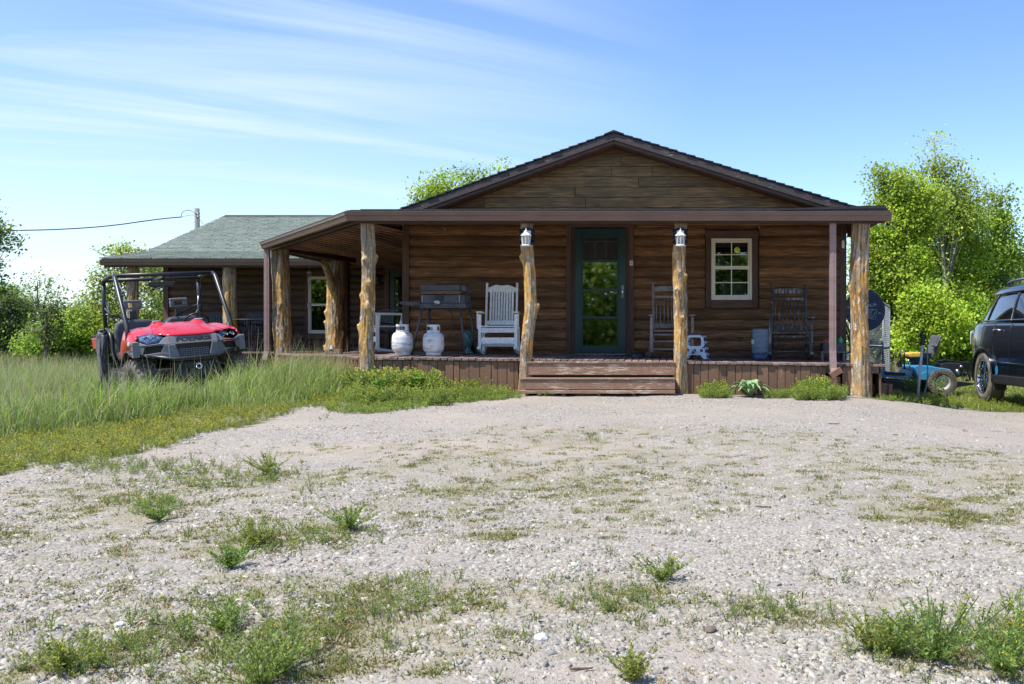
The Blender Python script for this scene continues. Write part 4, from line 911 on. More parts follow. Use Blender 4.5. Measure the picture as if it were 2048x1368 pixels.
roofpoly([(xw0, 20.33, 1.80), (xw1, 20.33, 1.80), (xw1, 22.1, 2.11), (xw0, 22.1, 2.11)], .05, 'trim', 'roof_deck', WR)
roofpoly([(xw0, 22.1, 2.11), (xw1, 22.1, 2.11), (xw1, 26.1, 3.52), (xw0, 26.1, 3.52)], .05, 'trim', 'roof_deck', WR)
roofpoly([(xw0, 26.1, 3.52), (xw1, 26.1, 3.52), (xw1, 30.2, 2.1), (xw0, 30.2, 2.1)], .05, 'trim', 'roof_deck', WR)
mb = MB()
for (y0, z0), (y1, z1) in ((prof[0], prof[1]), (prof[1], prof[2])):
    L = math.hypot(y1 - y0, z1 - z0); n = round(L / .142)
    for i in range(n):
        f0, f1 = i / n, min(1, (i + 1.15) / n); ya, za, yb, zb_ = y0 + (y1 - y0) * f0, z0 + (z1 - z0) * f0, y0 + (y1 - y0) * f1, z0 + (z1 - z0) * f1
        if i == 0 and y0 == 20.33: ya -= .03
        x_ = xw0 - .02 + (0 if i % 2 else -.15) + random.uniform(-.02, .02)
        while x_ < xw1:
            a_ = max(x_, xw0 - .03); b_ = min(x_ + .315, xw1); e = random.uniform(0, .005)
            if b_ > a_ + .02: mb.add([(a_, ya, za + .006), (b_, ya, za + .006), (b_, yb, zb_ + .006), (a_, yb, zb_ + .006), (a_, ya, za + .034 + e), (b_, ya, za + .034 + e), (b_, yb, zb_ + .009), (a_, yb, zb_ + .009)], [(4, 5, 6, 7), (0, 1, 5, 4), (1, 2, 6, 5), (3, 0, 4, 7)])
            x_ += .33 + random.uniform(-.01, .01)
hb(mb, 'shingles', MAT['shingle'], WR, kind='stuff')
mb = MB(); mb.prism([(25.95, 3.49), (26.1, 3.56), (26.25, 3.49), (26.1, 3.53)], 'X', xw0, xw1); hb(mb, 'ridge_cap', MAT['shdark'], WR)
mb = MB(); mb.box(-12.42, -7.3, 20.38, 20.41, 1.62, 1.76); hb(mb, 'fascia_board', MAT['beam'], WR)
mb = MB(); mb.bar((-12.40, 20.33, 1.74), (-12.40, 22.1, 2.05), .03, .11); mb.bar((-12.40, 22.1, 2.05), (-12.40, 26.1, 3.46), .03, .11); hb(mb, 'rake_board', MAT['beam'], WR)
mb = MB(); mb.prism([(22.0, -.8), (30, -.8), (30, 2.05), (26.1, 3.4), (22.0, 2.02)], 'X', -11.80, -11.74); hb(mb, 'gable_end', MAT['logwing'], WR)
# --- doors and windows
def framed_window(parent_name, x0, x1, z0, z1, Y, trimw, grid=True, mid=None, frame='vinyl', curtain=True):
    Wd = wall_part(parent_name, ((x0 + x1) / 2, Y, (z0 + z1) / 2)); tx = trimw
    piece('trim_board', MAT['trim'], Wd, x0 - tx, x0 - .002, Y - .055, Y + .04, z0 - .12, z1 + .12); piece('trim_board', MAT['trim'], Wd, x1 + .002, x1 + tx, Y - .055, Y + .04, z0 - .12, z1 + .12)
    piece('trim_board', MAT['trimx'], Wd, x0 - tx - .01, x1 + tx + .01, Y - .06, Y + .04, z1 + .002, z1 + .12); piece('trim_board', MAT['trimx'], Wd, x0 - .0, x1 + .0, Y - .06, Y + .04, z0 - .13, z0 - .002)
    fw = .045; mid = mid or (z0 + z1) / 2; M_ = MAT[frame]
    mb = MB(); mb.box(x0, x0 + fw, Y - .035, Y + .04, z0, z1); mb.box(x1 - fw, x1, Y - .035, Y + .04, z0, z1); mb.box(x0 + fw, x1 - fw, Y - .035, Y + .04, z1 - fw, z1); mb.box(x0 + fw, x1 - fw, Y - .04, Y + .04, z0, z0 + fw)
    hb(mb, 'frame', M_, Wd, bevel=.004)
    i0, i1 = x0 + fw + .002, x1 - fw - .002
    for nm, a_, b_, yo in (('upper_sash', mid, z1 - fw - .002, 0), ('lower_sash', z0 + fw + .002, mid, .012)):
        mb = MB(); s = .022; y0_, y1_ = Y - .02 + yo, Y + .005 + yo
        mb.box(i0, i0 + s, y0_, y1_, a_, b_); mb.box(i1 - s, i1, y0_, y1_, a_, b_); mb.box(i0 + s, i1 - s, y0_, y1_, b_ - s, b_ - .001); mb.box(i0 + s, i1 - s, y0_ - .004, y1_, a_ + .001, a_ + s + .01)
        if grid:
            xm = (i0 + i1) / 2; zm = (a_ + b_) / 2; mb.box(xm - .008, xm + .008, y0_ + .006, y1_ - .006, a_ + s + .01, b_ - s); mb.box(i0 + s, i1 - s, y0_ + .007, y1_ - .007, zm - .008, zm + .008)
        hb(mb, nm, M_, Wd)
        mb = MB(); mb.box(i0 + s, i1 - s, (y0_ + y1_) / 2 + .003, (y0_ + y1_) / 2 + .006, a_ + s, b_ - s); hb(mb, 'pane', MAT['glassdark'], Wd)
    return Wd
Wd = framed_window('front_window', X(1422, YW), X(1504, YW), Z(600, YW), Z(477, YW), YW, .09, mid=Z(536, YW))
# curtains behind the front window
for (a_, b_, c_, d_) in ((1434, 1463, 509, 534), (1463, 1494, 509, 534), (1440, 1492, 556, 592)):
    mb = MB()
    def cf(u, v_, a_=a_, b_=b_, c_=c_, d_=d_):
        left = a_ == 1434; top = c_ + (16 * math.sin(u * math.pi / 2) if left else 16 * math.cos(u * math.pi / 2)) if c_ == 509 else c_ + 14 * abs(u - .5)
        return (X(a_ + (b_ - a_) * u, YW + .25), YW + .22 + .015 * math.sin(u * 30), Z(top + (d_ - top) * v_, YW + .25))
    mb.grid(cf, 24, 3); hb(mb, 'curtain', MAT['curtain'], Wd)
MAT['suncatch'] = simple('green_yellow_suncatcher', (.25, .75, .10), .3, c2=(.85, .80, .10), scale=30)
mb = MB(); c_ = P(1474, 500, YW - .005); mb.lathe([(.001, -.004), (.045, -.003), (.05, 0), (.045, .003), (.001, .004)], 18, 'Y', tuple(c_)); mb.lathe([(.018, -.008), (.022, -.003), (.001, -.002)], 10, 'Y', tuple(c_ + Vector((.02, 0, .01)))); hb(mb, 'suncatcher', MAT['suncatch'], Wd)
mb = MB(); mb.box(X(1412, YW), X(1514, YW), YW + 1.2, YW + 1.25, -.7, 1.9); mb.box(X(1100, YW), X(1300, YW), YW + 1.4, YW + 1.45, -.7, 1.9); hb(mb, 'room_partition', MAT['dark_inside'], HOUSE)
framed_window('wing_window', wwx[0], wwx[1], wwz[0], wwz[1], WYY, .07, grid=False, curtain=False)
mb = MB(); mb.box(wwx[0] - .3, wwx[1] + .3, WYY + .8, WYY + .85, -.3, 1.9); mb.box(wdx[0] - .2, wdx[1] + .2, WYY + .7, WYY + .75, -.3, 1.9); hb(mb, 'room_partition', MAT['dark_inside'], WG)
mb = MB(); mb.box(XL + .06, XR - .07, YW + .16, 23.85, -.34, -.32); hb(mb, 'inner_floor', MAT['dark_inside'], HOUSE); mb = MB(); mb.box(XL + .06, XR - .07, YW + .16, 23.85, 1.97, 1.99); hb(mb, 'inner_ceiling', MAT['dark_inside'], HOUSE)
piece('head_trim', MAT['trimx'], FW, X(1133, YW), X(1268, YW), YW - .058, YW + .05, Z(455.5, YW), Z(446, YW))
# storm door
DR = wall_part('front_door', (X(1201, YW), YW, -.25))
px = lambda a_: X(a_, YW - .02); pz = lambda a_: Z(a_, YW - .02)
piece('trim_board', MAT['trim'], DR, X(1133, YW), X(1143, YW) - .002, YW - .05, YW + .05, -.33, 2.0); piece('trim_board', MAT['trim'], DR, X(1258, YW) + .002, X(1268, YW), YW - .05, YW + .05, -.34, 2.0)
piece('jamb', MAT['trim'], DR, X(1143, YW), X(1150, YW), YW - .03, YW + .12, -.3, 1.84); piece('jamb', MAT['trim'], DR, X(1252.5, YW), X(1258, YW), YW - .03, YW + .12, -.3, 1.84)
piece('threshold', MAT['gutter2'], DR, X(1150, YW), X(1252, YW), YW - .06, YW + .1, Z(709.5, YW), Z(707, YW))
x0, x1, z0, z1 = px(1150), px(1252), pz(706), pz(457); gx0, gx1 = px(1163.5), px(1236.5)
panes = [(691, 637.5), (632.5, 583), (578, 525), (519, 477)]
mb = MB(); ya, yb = YW - .045, YW - .01
mb.box(x0, gx0, ya, yb, z0, z1); mb.box(gx1, x1, ya, yb, z0, z1); mb.box(gx0, gx1, ya, yb, z0, pz(691)); mb.box(gx0, gx1, ya, yb, pz(477), z1)
for (a_, b_) in ((637.5, 632.5), (583, 578), (525, 519)): mb.box(gx0, gx1, ya + .004, yb, pz(a_), pz(b_))
hb(mb, 'storm_door_frame', MAT['greendoor'], DR, bevel=.004)
mb = MB(); q = .018
for (a_, b_) in panes:
    A, B = pz(a_), pz(b_)
    mb.box(gx0, gx0 + q, ya - .006, ya + .006, A, B); mb.box(gx1 - q, gx1, ya - .006, ya + .006, A, B)
hb(mb, 'glazing_bead', MAT['greendoor'], DR)
for (a_, b_) in panes[:3]:
    mb = MB(); mb.box(gx0 + .002, gx1 - .002, YW - .026, YW - .022, pz(a_), pz(b_)); hb(mb, 'pane', MAT['glassdoor'], DR)
m, t, p = newmat('insect_screen'); tb = t.nodes.new('ShaderNodeBsdfTransparent'); ms = t.nodes.new('ShaderNodeMixShader'); ms.inputs[0].default_value = .55; t.links.new(tb.outputs[0], ms.inputs[1]); p.inputs['Base Color'].default_value = (.03, .03, .03, 1); t.links.new(p.outputs[0], ms.inputs[2]); t.links.new(ms.outputs[0], t.nodes['Material Output'].inputs[0]); MAT['screen'] = m
mb = MB(); mb.box(gx0 + .002, gx1 - .002, YW - .026, YW - .024, pz(519), pz(477)); hb(mb, 'screen_panel', m, DR)
# inner door with a lattice window
mb = MB(); mb.box(x0, x1, YW + .06, YW + .10, z0, z1); hb(mb, 'inner_door', MAT['greendoor'], DR)
mb = MB()
for fx in (0, 1 / 3, 2 / 3, 1): xx = gx0 + .03 + (gx1 - gx0 - .06) * fx; mb.box(xx - .009, xx + .009, YW + .045, YW + .058, pz(640), pz(482))
for zz in (640, 587, 534, 482): mb.box(gx0 + .03, gx1 - .03, YW + .047, YW + .0585, pz(zz) - .009, pz(zz) + .009)
hb(mb, 'lattice', MAT['vinyl'], DR)
mb = MB(); c_ = P(1245, 583, YW - .05); mb.tube([c_ + Vector((0, 0, -.08)), c_ + Vector((0, -.04, -.05)), c_ + Vector((0, -.045, .03)), c_ + Vector((0, -.0, .07))], .009, 8); mb.box(c_.x - .016, c_.x + .016, YW - .055, YW - .046, c_.z - .10, c_.z + .10); hb(mb, 'handle', MAT['chrome'], DR)
# wing door, wall lamp, doorbell, thermometer
D2 = wall_part('wing_door', (wdx[0], WYY, -.25)); mb = MB(); a_, b_ = wdx
mb.box(a_ + .04, a_ + .16, WYY - .03, WYY + .02, -.25, wdz - .05); mb.box(b_ - .16, b_ - .04, WYY - .03, WYY + .02, -.25, wdz - .05); mb.box(a_ + .16, b_ - .16, WYY - .03, WYY + .02, wdz - .2, wdz - .05); mb.box(a_ + .16, b_ - .16, WYY - .03, WYY + .02, -.25, .0); mb.box(a_ + .16, b_ - .16, WYY - .028, WYY + .02, .72, .78)
hb(mb, 'storm_door_frame', MAT['greendoor'], D2); mb = MB(); mb.box(a_ + .16, b_ - .16, WYY - .01, WYY - .006, 0, wdz - .2); hb(mb, 'pane', MAT['glassdark'], D2)
piece('jamb', MAT['trim'], D2, a_ - .08, a_ + .04, WYY - .06, WYY + .03, -.27, wdz + .05); piece('jamb', MAT['trim'], D2, b_ - .04, b_ + .08, WYY - .06, WYY + .03, -.27, wdz + .05); piece('jamb', MAT['trimx'], D2, a_ - .08, b_ + .08, WYY - .062, WYY + .03, wdz - .05, wdz + .08)
mb = MB(); c_ = P(1262.5, 526.5, YW - .055); mb.box(c_.x - .028, c_.x + .028, c_.y - .015, c_.y, c_.z - .038, c_.z + .042); o = hb(mb, 'doorbell', MAT['white'], HOUSE, bevel=.006); mb = MB(); mb.lathe([(.012, 0), (.012, -.006), (.001, -.008)], 12, 'Y', (c_.x, c_.y - .015, c_.z)); mb.build('button', MAT['steel'], o, wloc=tuple(c_))
mb = MB(); c_ = P(1686, 489, YW - .06); mb.box(c_.x - .02, c_.x + .02, c_.y - .012, c_.y, c_.z - .06, c_.z + .065); hb(mb, 'thermometer', MAT['vinyl'], HOUSE, bevel=.004)
mb = MB(); c_ = P(1664, 650, YW - .02); c2 = P(898, 654, YW)
for (a_, b_) in ((889, 454.5), (1517, 450), (545 + 200, 444), (805, 444.5)):
    c_ = P(a_, b_, 12.99); mb = MB(); mb.tube([c_, c_ + Vector((0, -.01, -.03)), c_ + Vector((.012, -.01, -.045)), c_ + Vector((.02, -.01, -.03))], .0035, 6); hb(mb, 'hook', MAT['steel'], HOUSE)
# ------------------------------------------------------------------ things on the porch
def part(mb, name, mat, parent, **kw): return mb.build(name, MAT[mat] if isinstance(mat, str) else mat, parent, **kw)
def rocker(label, x, y, rz, mat, style='slat', w=.52, back=1.10, seat_h=.42, arm_h=.63, group='rocking chairs on the porch'):
    """faces -Y"""
    T = thing('rocking_chair', label, 'rocking chair', (x, y, deckz(x, y) + .005), (0, 0, rz), group)
    hw = w / 2; lean = .20
    for s in (-1, 1):
        mb = MB(); pr = []
        for i in range(11):
            f = i / 10; yy = -.42 + 1.0 * f; pr.append((yy, .0 + .16 * (2 * f - 1) ** 2 * (.55 if f < .5 else .9)))
        poly = pr + [(a, b + .035) for a, b in reversed(pr)]
        mb.prism(poly, 'X', s * hw - .018, s * hw + .018); part(mb, 'rocker', mat, T)
        mb = MB()
        if style == 'slat': mb.bar((s * hw, -.24, .05), (s * hw, -.24, arm_h - .02), .042, .055, (0, 1, 0))
        else: mb.tube([(s * hw, -.25, .04), (s * hw, -.25, .10), (s * hw, -.25, .14), (s * hw, -.25, seat_h - .04), (s * hw, -.25, seat_h), (s * hw, -.25, arm_h - .05), (s * hw, -.25, arm_h)], [.018, .024, .027, .025, .027, .022, .02], 10)
        part(mb, 'front_leg', mat, T)
        mb = MB()
        if style == 'slat': mb.bar((s * hw, .20, .05), (s * hw, .22, seat_h), .04, .045, (0, 1, 0)); mb.bar((s * (hw - .035), .20, seat_h - .1), (s * (hw - .035), .20 + lean, back), .032, .04, (0, 1, 0))
        else:
            mb.tube([(s * (hw - .05), .20, .05), (s * (hw - .05), .21, seat_h), (s * (hw - .05), .2 + lean * .5, .75), (s * (hw - .05), .2 + lean, back - .05), (s * (hw - .05), .2 + lean, back - .035), (s * (hw - .05), .205 + lean, back - .01), (s * (hw - .05), .21 + lean, back + .02)], [.02, .024, .022, .022, .014, .025, .008], 10)
        part(mb, 'back_post', mat, T)
        mb = MB(); mb.prism([(s * (hw + .045), -.32), (s * (hw - .045), -.32), (s * (hw - .03), .26), (s * (hw + .03), .26)], 'Z', arm_h, arm_h + .024); part(mb, 'arm', mat, T, bevel=.006)
        if style == 'slat': mb = MB(); mb.prism([(-.26, arm_h - .01), (-.20, arm_h - .01), (-.215, arm_h - .22), (-.225, arm_h - .24)], 'X', s * (hw + .02), s * (hw + .045)); part(mb, 'arm_bracket', mat, T)
    if style == 'slat':
        for k in range(6): mb = MB(); mb.box(-hw - .01, hw + .01, -.27 + k * .083, -.27 + k * .083 + .072, seat_h, seat_h + .018); part(mb, 'seat_slat', mat, T, bevel=.004)
        mb = MB(); mb.box(-hw + .02, hw - .02, -.262, -.242, seat_h - .085, seat_h - .015); part(mb, 'seat_apron', mat, T)
        mb = MB(); mb.box(-hw + .02, hw - .02, -.255, -.235, seat_h - .25, seat_h - .16); part(mb, 'stretcher', mat, T); mb = MB(); mb.box(-hw + .02, hw - .02, .2, .22, seat_h - .3, seat_h - .22); part(mb, 'stretcher', mat, T)
    else:
        mb = MB(); mb.grid(lambda u, v: (-hw + .03 + (w - .06) * u, -.24 + .44 * v, seat_h + .008 * math.sin(u * 60) * math.sin(v * 50) - .02 * math.sin(u * 3.14) * math.sin(v * 3.14)), 30, 24); part(mb, 'woven_seat', mat, T, solid=.02)
        for z_ in (seat_h - .07, seat_h - .17, seat_h - .29): mb = MB(); mb.tube([(-hw, -.25, z_), (0, -.25, z_), (hw, -.25, z_)], [.011, .015, .011], 8); part(mb, 'stretcher', mat, T)
        for s in (-1, 1): mb = MB(); mb.tube([(s * hw, -.25, .22), (s * (hw - .05), .2, .22)], .012, 8); mb.tube([(s * hw, -.25, .34), (s * (hw - .05), .2, .34)], .012, 8); part(mb, 'side_stretcher', mat, T)
    bw = hw - .07; a = math.atan2(lean, back - .32)
    def bp(xx, z_, off=0): f = (z_ - (seat_h - .1)) / (back - seat_h + .1); return Vector((xx, .20 + lean * max(f, 0) + off, z_))
    mb = MB(); n = 12
    if style == 'slat':
        tp = [(-bw + i * 2 * bw / n, back - .055 + .03 * math.sin(math.pi * i / n) ** 2 - .012 * math.cos(4 * math.pi * i / n)) for i in range(n + 1)]
        poly = [(-bw - .03, back - .14), (bw + .03, back - .14)] + [(q[0] * 1.06, q[1]) for q in reversed(tp)]
    else: poly = [(-bw, back - .13), (bw, back - .13), (bw, back - .06), (.5 * bw, back - .045), (-.5 * bw, back - .045), (-bw, back - .06)]
    yb_ = bp(0, back - .1).y; mb.prism(poly, 'Y', yb_ - .01, yb_ + .01); part(mb, 'top_rail', mat, T, bevel=.003)
    if style != 'slat':
        mb = MB(); q = bp(0, back - .22); mb.box(-bw, bw, q.y - .01, q.y + .01, back - .24, back - .20); part(mb, 'back_rail', mat, T)
    zlo = seat_h + .05; zhi = back - .13 if style == 'slat' else back - .23
    q = bp(0, zlo); mb = MB(); mb.box(-bw - .02, bw + .02, q.y - .012, q.y + .012, zlo - .01, zlo + .055); part(mb, 'lower_rail', mat, T)
    ns = 9 if style == 'slat' else 8
    for k in range(ns):
        xx = -bw + .03 + (2 * bw - .06) * k / (ns - 1); mb = MB()
        if style == 'slat': mb.bar(bp(xx, zlo + .04), bp(xx, zhi), .031, .012, (0, 1, 0))
        else: mb.tube([bp(xx, zlo + .04), bp(xx, (zlo + zhi) / 2), bp(xx, zhi)], [.007, .010, .007], 6)
        part(mb, 'slat' if style == 'slat' else 'spindle', mat, T)
    return T
rocker('white slatted rocking chair facing out beside the grill', X(998, 14.05), 14.10, R(4), 'whitechair', 'slat', .54, 1.12)
rocker('white rocking chair turned sideways behind the left propane tank', -4.66, 15.62, R(-62), 'whitechair', 'slat', .50, 1.10)
rocker('bare grey wood rocking chair half hidden by the post right of the door', X(1342, 14.1), 14.12, R(3), 'greychair', 'spindle', .62, 1.17)
rocker('dark flaking rocking chair right of the front window', X(1580, 14.1), 14.12, R(-5), 'blackchair', 'spindle', .62, 1.17)
# propane tanks
MAT['tank'] = None
m, t, p = newmat('chalky_tank_paint'); v = vec(t, (1, 1, 1), 'obj', perobj=True); n = noi(t, v, 9, 6, .6); n2 = noi(t, vec(t, (1, 1, 5), 'obj', perobj=True), 7, 5, .65)
c1 = ramp(t, n, [(.35, (.58, .60, .60)), (.6, (.74, .76, .77))]); t.links.new(mixc(t, ramp(t, n2, [(.54, (0, 0, 0)), (.64, (.9, .9, .9))]), c1, (.36, .25, .14)), p.inputs['Base Color']); p.inputs['Roughness'].default_value = .5; MAT['tank'] = m
def tank(label, px_, Y, rz):
    x = X(px_, Y); T = thing('propane_tank', label, 'propane tank', (x, Y, deckz(x, Y)), (0, 0, rz), 'propane tanks under the grill')
    mb = MB(); r = .152
    mb.lathe([(.001, .035), (.08, .036), (.125, .055), (r * .97, .095), (r, .13), (r, .185), (r + .002, .192), (r, .20), (r, .25), (r * .96, .29), (.125, .325), (.08, .345), (.02, .352), (.001, .352)], 36); part(mb, 'body', 'tank', T)
    mb = MB(); mb.lathe([(.105, 0), (.108, 0), (.108, .055), (.100, .055), (.100, .0)], 28); part(mb, 'foot_ring', 'tank', T)
    # collar with hand holes
    mb = MB(); rc = .088; segs = 40
    for i in range(segs):
        a0, a1 = 2 * math.pi * i / segs, 2 * math.pi * (i + 1) / segs; d = math.degrees(a0) % 360
        if 60 < d < 110: continue
        hole = any(abs((d - c + 180) % 360 - 180) < 23 for c in (270, 0, 180, 225 + 360))
        for z0_, z1_ in (((.335, .372), (.425, .455)) if hole else ((.335, .455),)):
            q = []
            for (aa, rr) in ((a0, rc), (a1, rc), (a1, rc + .004), (a0, rc + .004)): q.append((math.cos(aa) * rr, math.sin(aa) * rr))
            mb.prism(q, 'Z', z0_, z1_)
    part(mb, 'collar', 'tank', T)
    mb = MB(); mb.lathe([(.02, .35), (.02, .385), (.014, .39), (.014, .415), (.028, .42), (.028, .435), (.001, .437)], 14); mb.tube([(0, 0, .395), (0, -.05, .40)], .012, 8); part(mb, 'valve', 'steel', T)
    return T
tank('rust flecked white propane tank, the left one', 805, 13.45, R(10)); tank('cleaner white propane tank, the right one', 867, 13.40, R(-22))
# griddle on a stand
MAT['grill'] = simple('sooty_grey_enamel', (.085, .09, .10), .5, c2=(.045, .045, .05), scale=9, b=.1); MAT['rust'] = simple('rusty_burnt_band', (.28, .13, .07), .8, c2=(.06, .05, .045), scale=14, stretch=(1, 1, 4))
gxm = X(895, 13.95); GT = thing('gas_grill', 'dark grey gas griddle with closed lid on splayed legs', 'grill', (gxm, 13.95, deckz(gxm, 13.95)))
dz = deckz(gxm, 13.95); f_ = lambda a_: X(a_, 13.95) - gxm; g_ = lambda b_: Z(b_, 13.95) - dz
mb = MB(); mb.box(f_(848), f_(926), -.22, .22, g_(583), g_(571.5)); mb.prism([(f_(926) + .001, g_(583)), (f_(938), g_(585)), (f_(936), g_(573)), (f_(926) + .001, g_(571.5))], 'Y', -.2, .22); part(mb, 'lid', 'grill', GT, bevel=.008)
mb = MB(); mb.box(f_(850), f_(928), -.205, .21, g_(589.5), g_(583.5)); part(mb, 'griddle_plate', 'rust', GT)
mb = MB(); mb.box(f_(849), f_(935), -.21, .22, g_(607.5), g_(591)); part(mb, 'firebox', 'grill', GT, bevel=.006)
for s in (852, 925): mb = MB(); mb.box(f_(s) - .006, f_(s) + .006, -.217, -.208, g_(605), g_(592)); part(mb, 'corner_strip', 'steel', GT)
mb = MB(); mb.box(f_(878), f_(893), -.232, -.205, g_(602), g_(592)); part(mb, 'control_box', 'black', GT); mb = MB(); mb.lathe([(.045, 0), (.05, -.02), (.032, -.035), (.001, -.04)], 14, 'Y', (f_(882), -.22, g_(606))); part(mb, 'knob', 'steel', GT)
mb = MB(); mb.tube([(f_(880), -.22, g_(571)), (f_(880), -.22, g_(568)), (f_(890), -.22, g_(568)), (f_(890), -.22, g_(571))], .006, 6); part(mb, 'lid_handle', 'black', GT)
mb = MB(); mb.box(f_(847), f_(937), -.21, .21, g_(617), g_(608)); part(mb, 'frame', 'grill', GT); mb = MB(); mb.prism([(f_(806), g_(609)), (f_(828), g_(612)), (f_(846), g_(612)), (f_(846), g_(605.5)), (f_(828), g_(605)), (f_(806), g_(604))], 'Y', -.18, .18); part(mb, 'side_shelf', 'grill', GT)
for (a_, b_, y_, yb_, e) in ((852, 833, -.19, -.25, 0), (926, 938, -.19, -.30, 0), (853, 842, .19, .24, 0), (934, 947, .19, .22, 0)):
    mb = MB(); mb.tube([(f_(a_), y_, g_(614)), (f_(b_), yb_, .005)], [.018, .015], 8); part(mb, 'leg', 'grill', GT)
def hose(label, pts, r=.006):
    o = MB().tube(pts, r, 7).build('gas_hose', MAT['black']); return tag(o, label, 'hose', 'black gas hoses under the grill')
def curve(pts, n=10):
    pts = [Vector(p_) for p_ in pts]; o = []
    for i in range(len(pts) - 1):
        p0, p1, p2, p3 = pts[max(i - 1, 0)], pts[i], pts[i + 1], pts[min(i + 2, len(pts) - 1)]
        for k in range(n): t_ = k / n; o.append(.5 * ((2 * p1) + (p2 - p0) * t_ + (2 * p0 - 5 * p1 + 4 * p2 - p3) * t_ ** 2 + (3 * p1 - p0 - 3 * p2 + p3) * t_ ** 3))
    return o + [pts[-1]]
hose('black gas hose looping from the grill shelf to the left tank', curve([P(830, 616, 13.9), P(818, 640, 13.95), P(818, 658, 13.9), P(828, 668, 13.7), P(812, 660, 13.5), P(806, 660, 13.45)]))
hose('black gas hose hanging down from the grill to the right tank', curve([P(858, 616, 13.9), P(860, 635, 13.8), P(862, 650, 13.6), P(868, 658, 13.45)]), .007)
hose('second black gas hose hanging behind the first at the right tank', curve([P(864, 616, 13.95), P(856, 640, 13.9), P(872, 654, 13.7), P(868, 664, 13.5)]), .005)
hose('long black gas hose curving behind the right tank to the floor', curve([P(896, 616, 13.9), P(906, 635, 14.0), P(902, 665, 14.0), P(890, 680, 13.9), P(880, 690, 13.75)]))
# verdigris ornament and its bucket
MAT['verdigris'] = simple('verdigris_metal', (.16, .27, .25), .6, .3, c2=(.06, .11, .10), scale=22, b=.4)
ox = X(937, 14.3); OT = thing('garden_ornament', 'verdigris green leafy metal ornament beside the white rocker', 'ornament', (ox, 14.3, deckz(ox, 14.3)))
mb = MB(); mb.lathe([(.001, 0), (.075, 0), (.085, .02), (.05, .04), (.03, .08), (.045, .12), (.08, .20), (.085, .27), (.06, .34), (.03, .37), (.001, .375)], 16); part(mb, 'stand', 'verdigris', OT)
for k in range(22):
    a_ = k * 2.4; z_ = .13 + .011 * k; mb = MB(); d = Vector((math.cos(a_), math.sin(a_), .7)).normalized(); c_ = Vector((math.cos(a_) * .05, math.sin(a_) * .05, z_)); s_ = Vector((-math.sin(a_), math.cos(a_), 0)); L = .09
    mb.add([c_, c_ + d * L * .5 + s_ * .028, c_ + d * L + Vector((0, 0, -.02)), c_ + d * L * .5 - s_ * .028], [(0, 1, 2, 3)]); part(mb, 'metal_leaf', 'verdigris', OT, solid=.004)
bx = X(937, 14.45); o = MB().lathe([(.001, 0), (.10, 0), (.115, .20), (.122, .205), (.115, .21), (.10, .19), (.001, .18)], 20).build('bucket', MAT['black'], loc=(bx, 14.52, deckz(bx, 14.52))); tag(o, 'small dark bucket behind the green metal ornament', 'bucket')
# bowl
MAT['bowl'] = simple('dark_brushed_steel', (.16, .19, .22), .3, .8, c2=(.10, .12, .14), scale=6)
bx = X(1276, 14.2); o = MB().lathe([(.001, 0), (.12, 0), (.122, .01), (.108, .082), (.114, .086), (.118, .083), (.112, .078), (.10, .02), (.001, .012)], 28).build('pet_bowl', MAT['bowl'], loc=(bx, 14.2, deckz(bx, 14.2) + .002)); tag(o, 'dark metal pet bowl on the deck right of the door', 'bowl')
# folding step stool
MAT['stool'] = simple('pale_blue_white_plastic', (.62, .68, .78), .4, c2=(.56, .62, .72), scale=5); MAT['navy'] = simple('navy_plastic', (.03, .04, .09), .5)
sx_ = X(1392, 13.9); S_ = thing('step_stool', 'pale folding plastic step stool with a round cornered opening', 'stool', (sx_, 13.9, deckz(sx_, 13.9)), (0, 0, R(-14)))
def stool_side(y0, y1):
    mb = MB(); H = .36; wt, wb = .125, .185
    def ring(poly_o, poly_i):
        n = len(poly_o); vs = [(p_[0], y0, p_[1]) for p_ in poly_o] + [(p_[0], y0, p_[1]) for p_ in poly_i] + [(p_[0], y1, p_[1]) for p_ in poly_o] + [(p_[0], y1, p_[1]) for p_ in poly_i]
        fs = []
        for i in range(n):
            j = (i + 1) % n; fs += [(i, j, n + j, n + i), (2 * n + i, 3 * n + i, 3 * n + j, 2 * n + j), (i, 2 * n + i, 2 * n + j, j), (n + i, n + j, 3 * n + j, 3 * n + i)]
        mb.add(vs, fs)
    def hole(cx, cz, rx, rz, ex, n=16): return [(cx + rx * abs(math.cos(t)) ** ex * (1 if math.cos(t) > 0 else -1), cz + rz * abs(math.sin(t)) ** ex * (1 if math.sin(t) > 0 else -1)) for t in [2 * math.pi * (i + .5) / n for i in range(n)]]
    def ww(z): return wb + (wt - wb) * z / H
    def trap(z0, z1, n=16):
        o_ = []
        for i in range(n):
            t = 2 * math.pi * (i + .5) / n; c, s = math.cos(t), math.sin(t); k_ = 1 / max(abs(c), abs(s)); z = (z0 + z1) / 2 + (z1 - z0) / 2 * s * k_; o_.append((ww(z) * c * k_, z))
        return o_
    ring(trap(.165, H), hole(0, .26, .10, .068, .35))
    def trapx(xa, xb, z0, z1, n=12): return [((xa + xb) / 2 + (xb - xa) / 2 * math.cos(t) / max(abs(math.cos(t)), abs(math.sin(t))), (z0 + z1) / 2 + (z1 - z0) / 2 * math.sin(t) / max(abs(math.cos(t)), abs(math.sin(t)))) for t in [2 * math.pi * (i + .5) / n for i in range(n)]]
    for c in (-.105, 0, .105): ring(trapx(c - .052, c + .052, .09, .164), hole(c, .128, .024, .024, .45, 12))
    mb.prism([(-wb, 0), (-wb + .05, 0), (-.09, .06), (.09, .06), (wb - .05, 0), (wb, 0), (ww(.09), .089), (-ww(.09), .089)], 'Y', y0, y1)
    return mb
part(stool_side(-.10, -.085), 'front_panel', 'stool', S_); part(stool_side(.085, .10), 'back_panel', 'stool', S_)
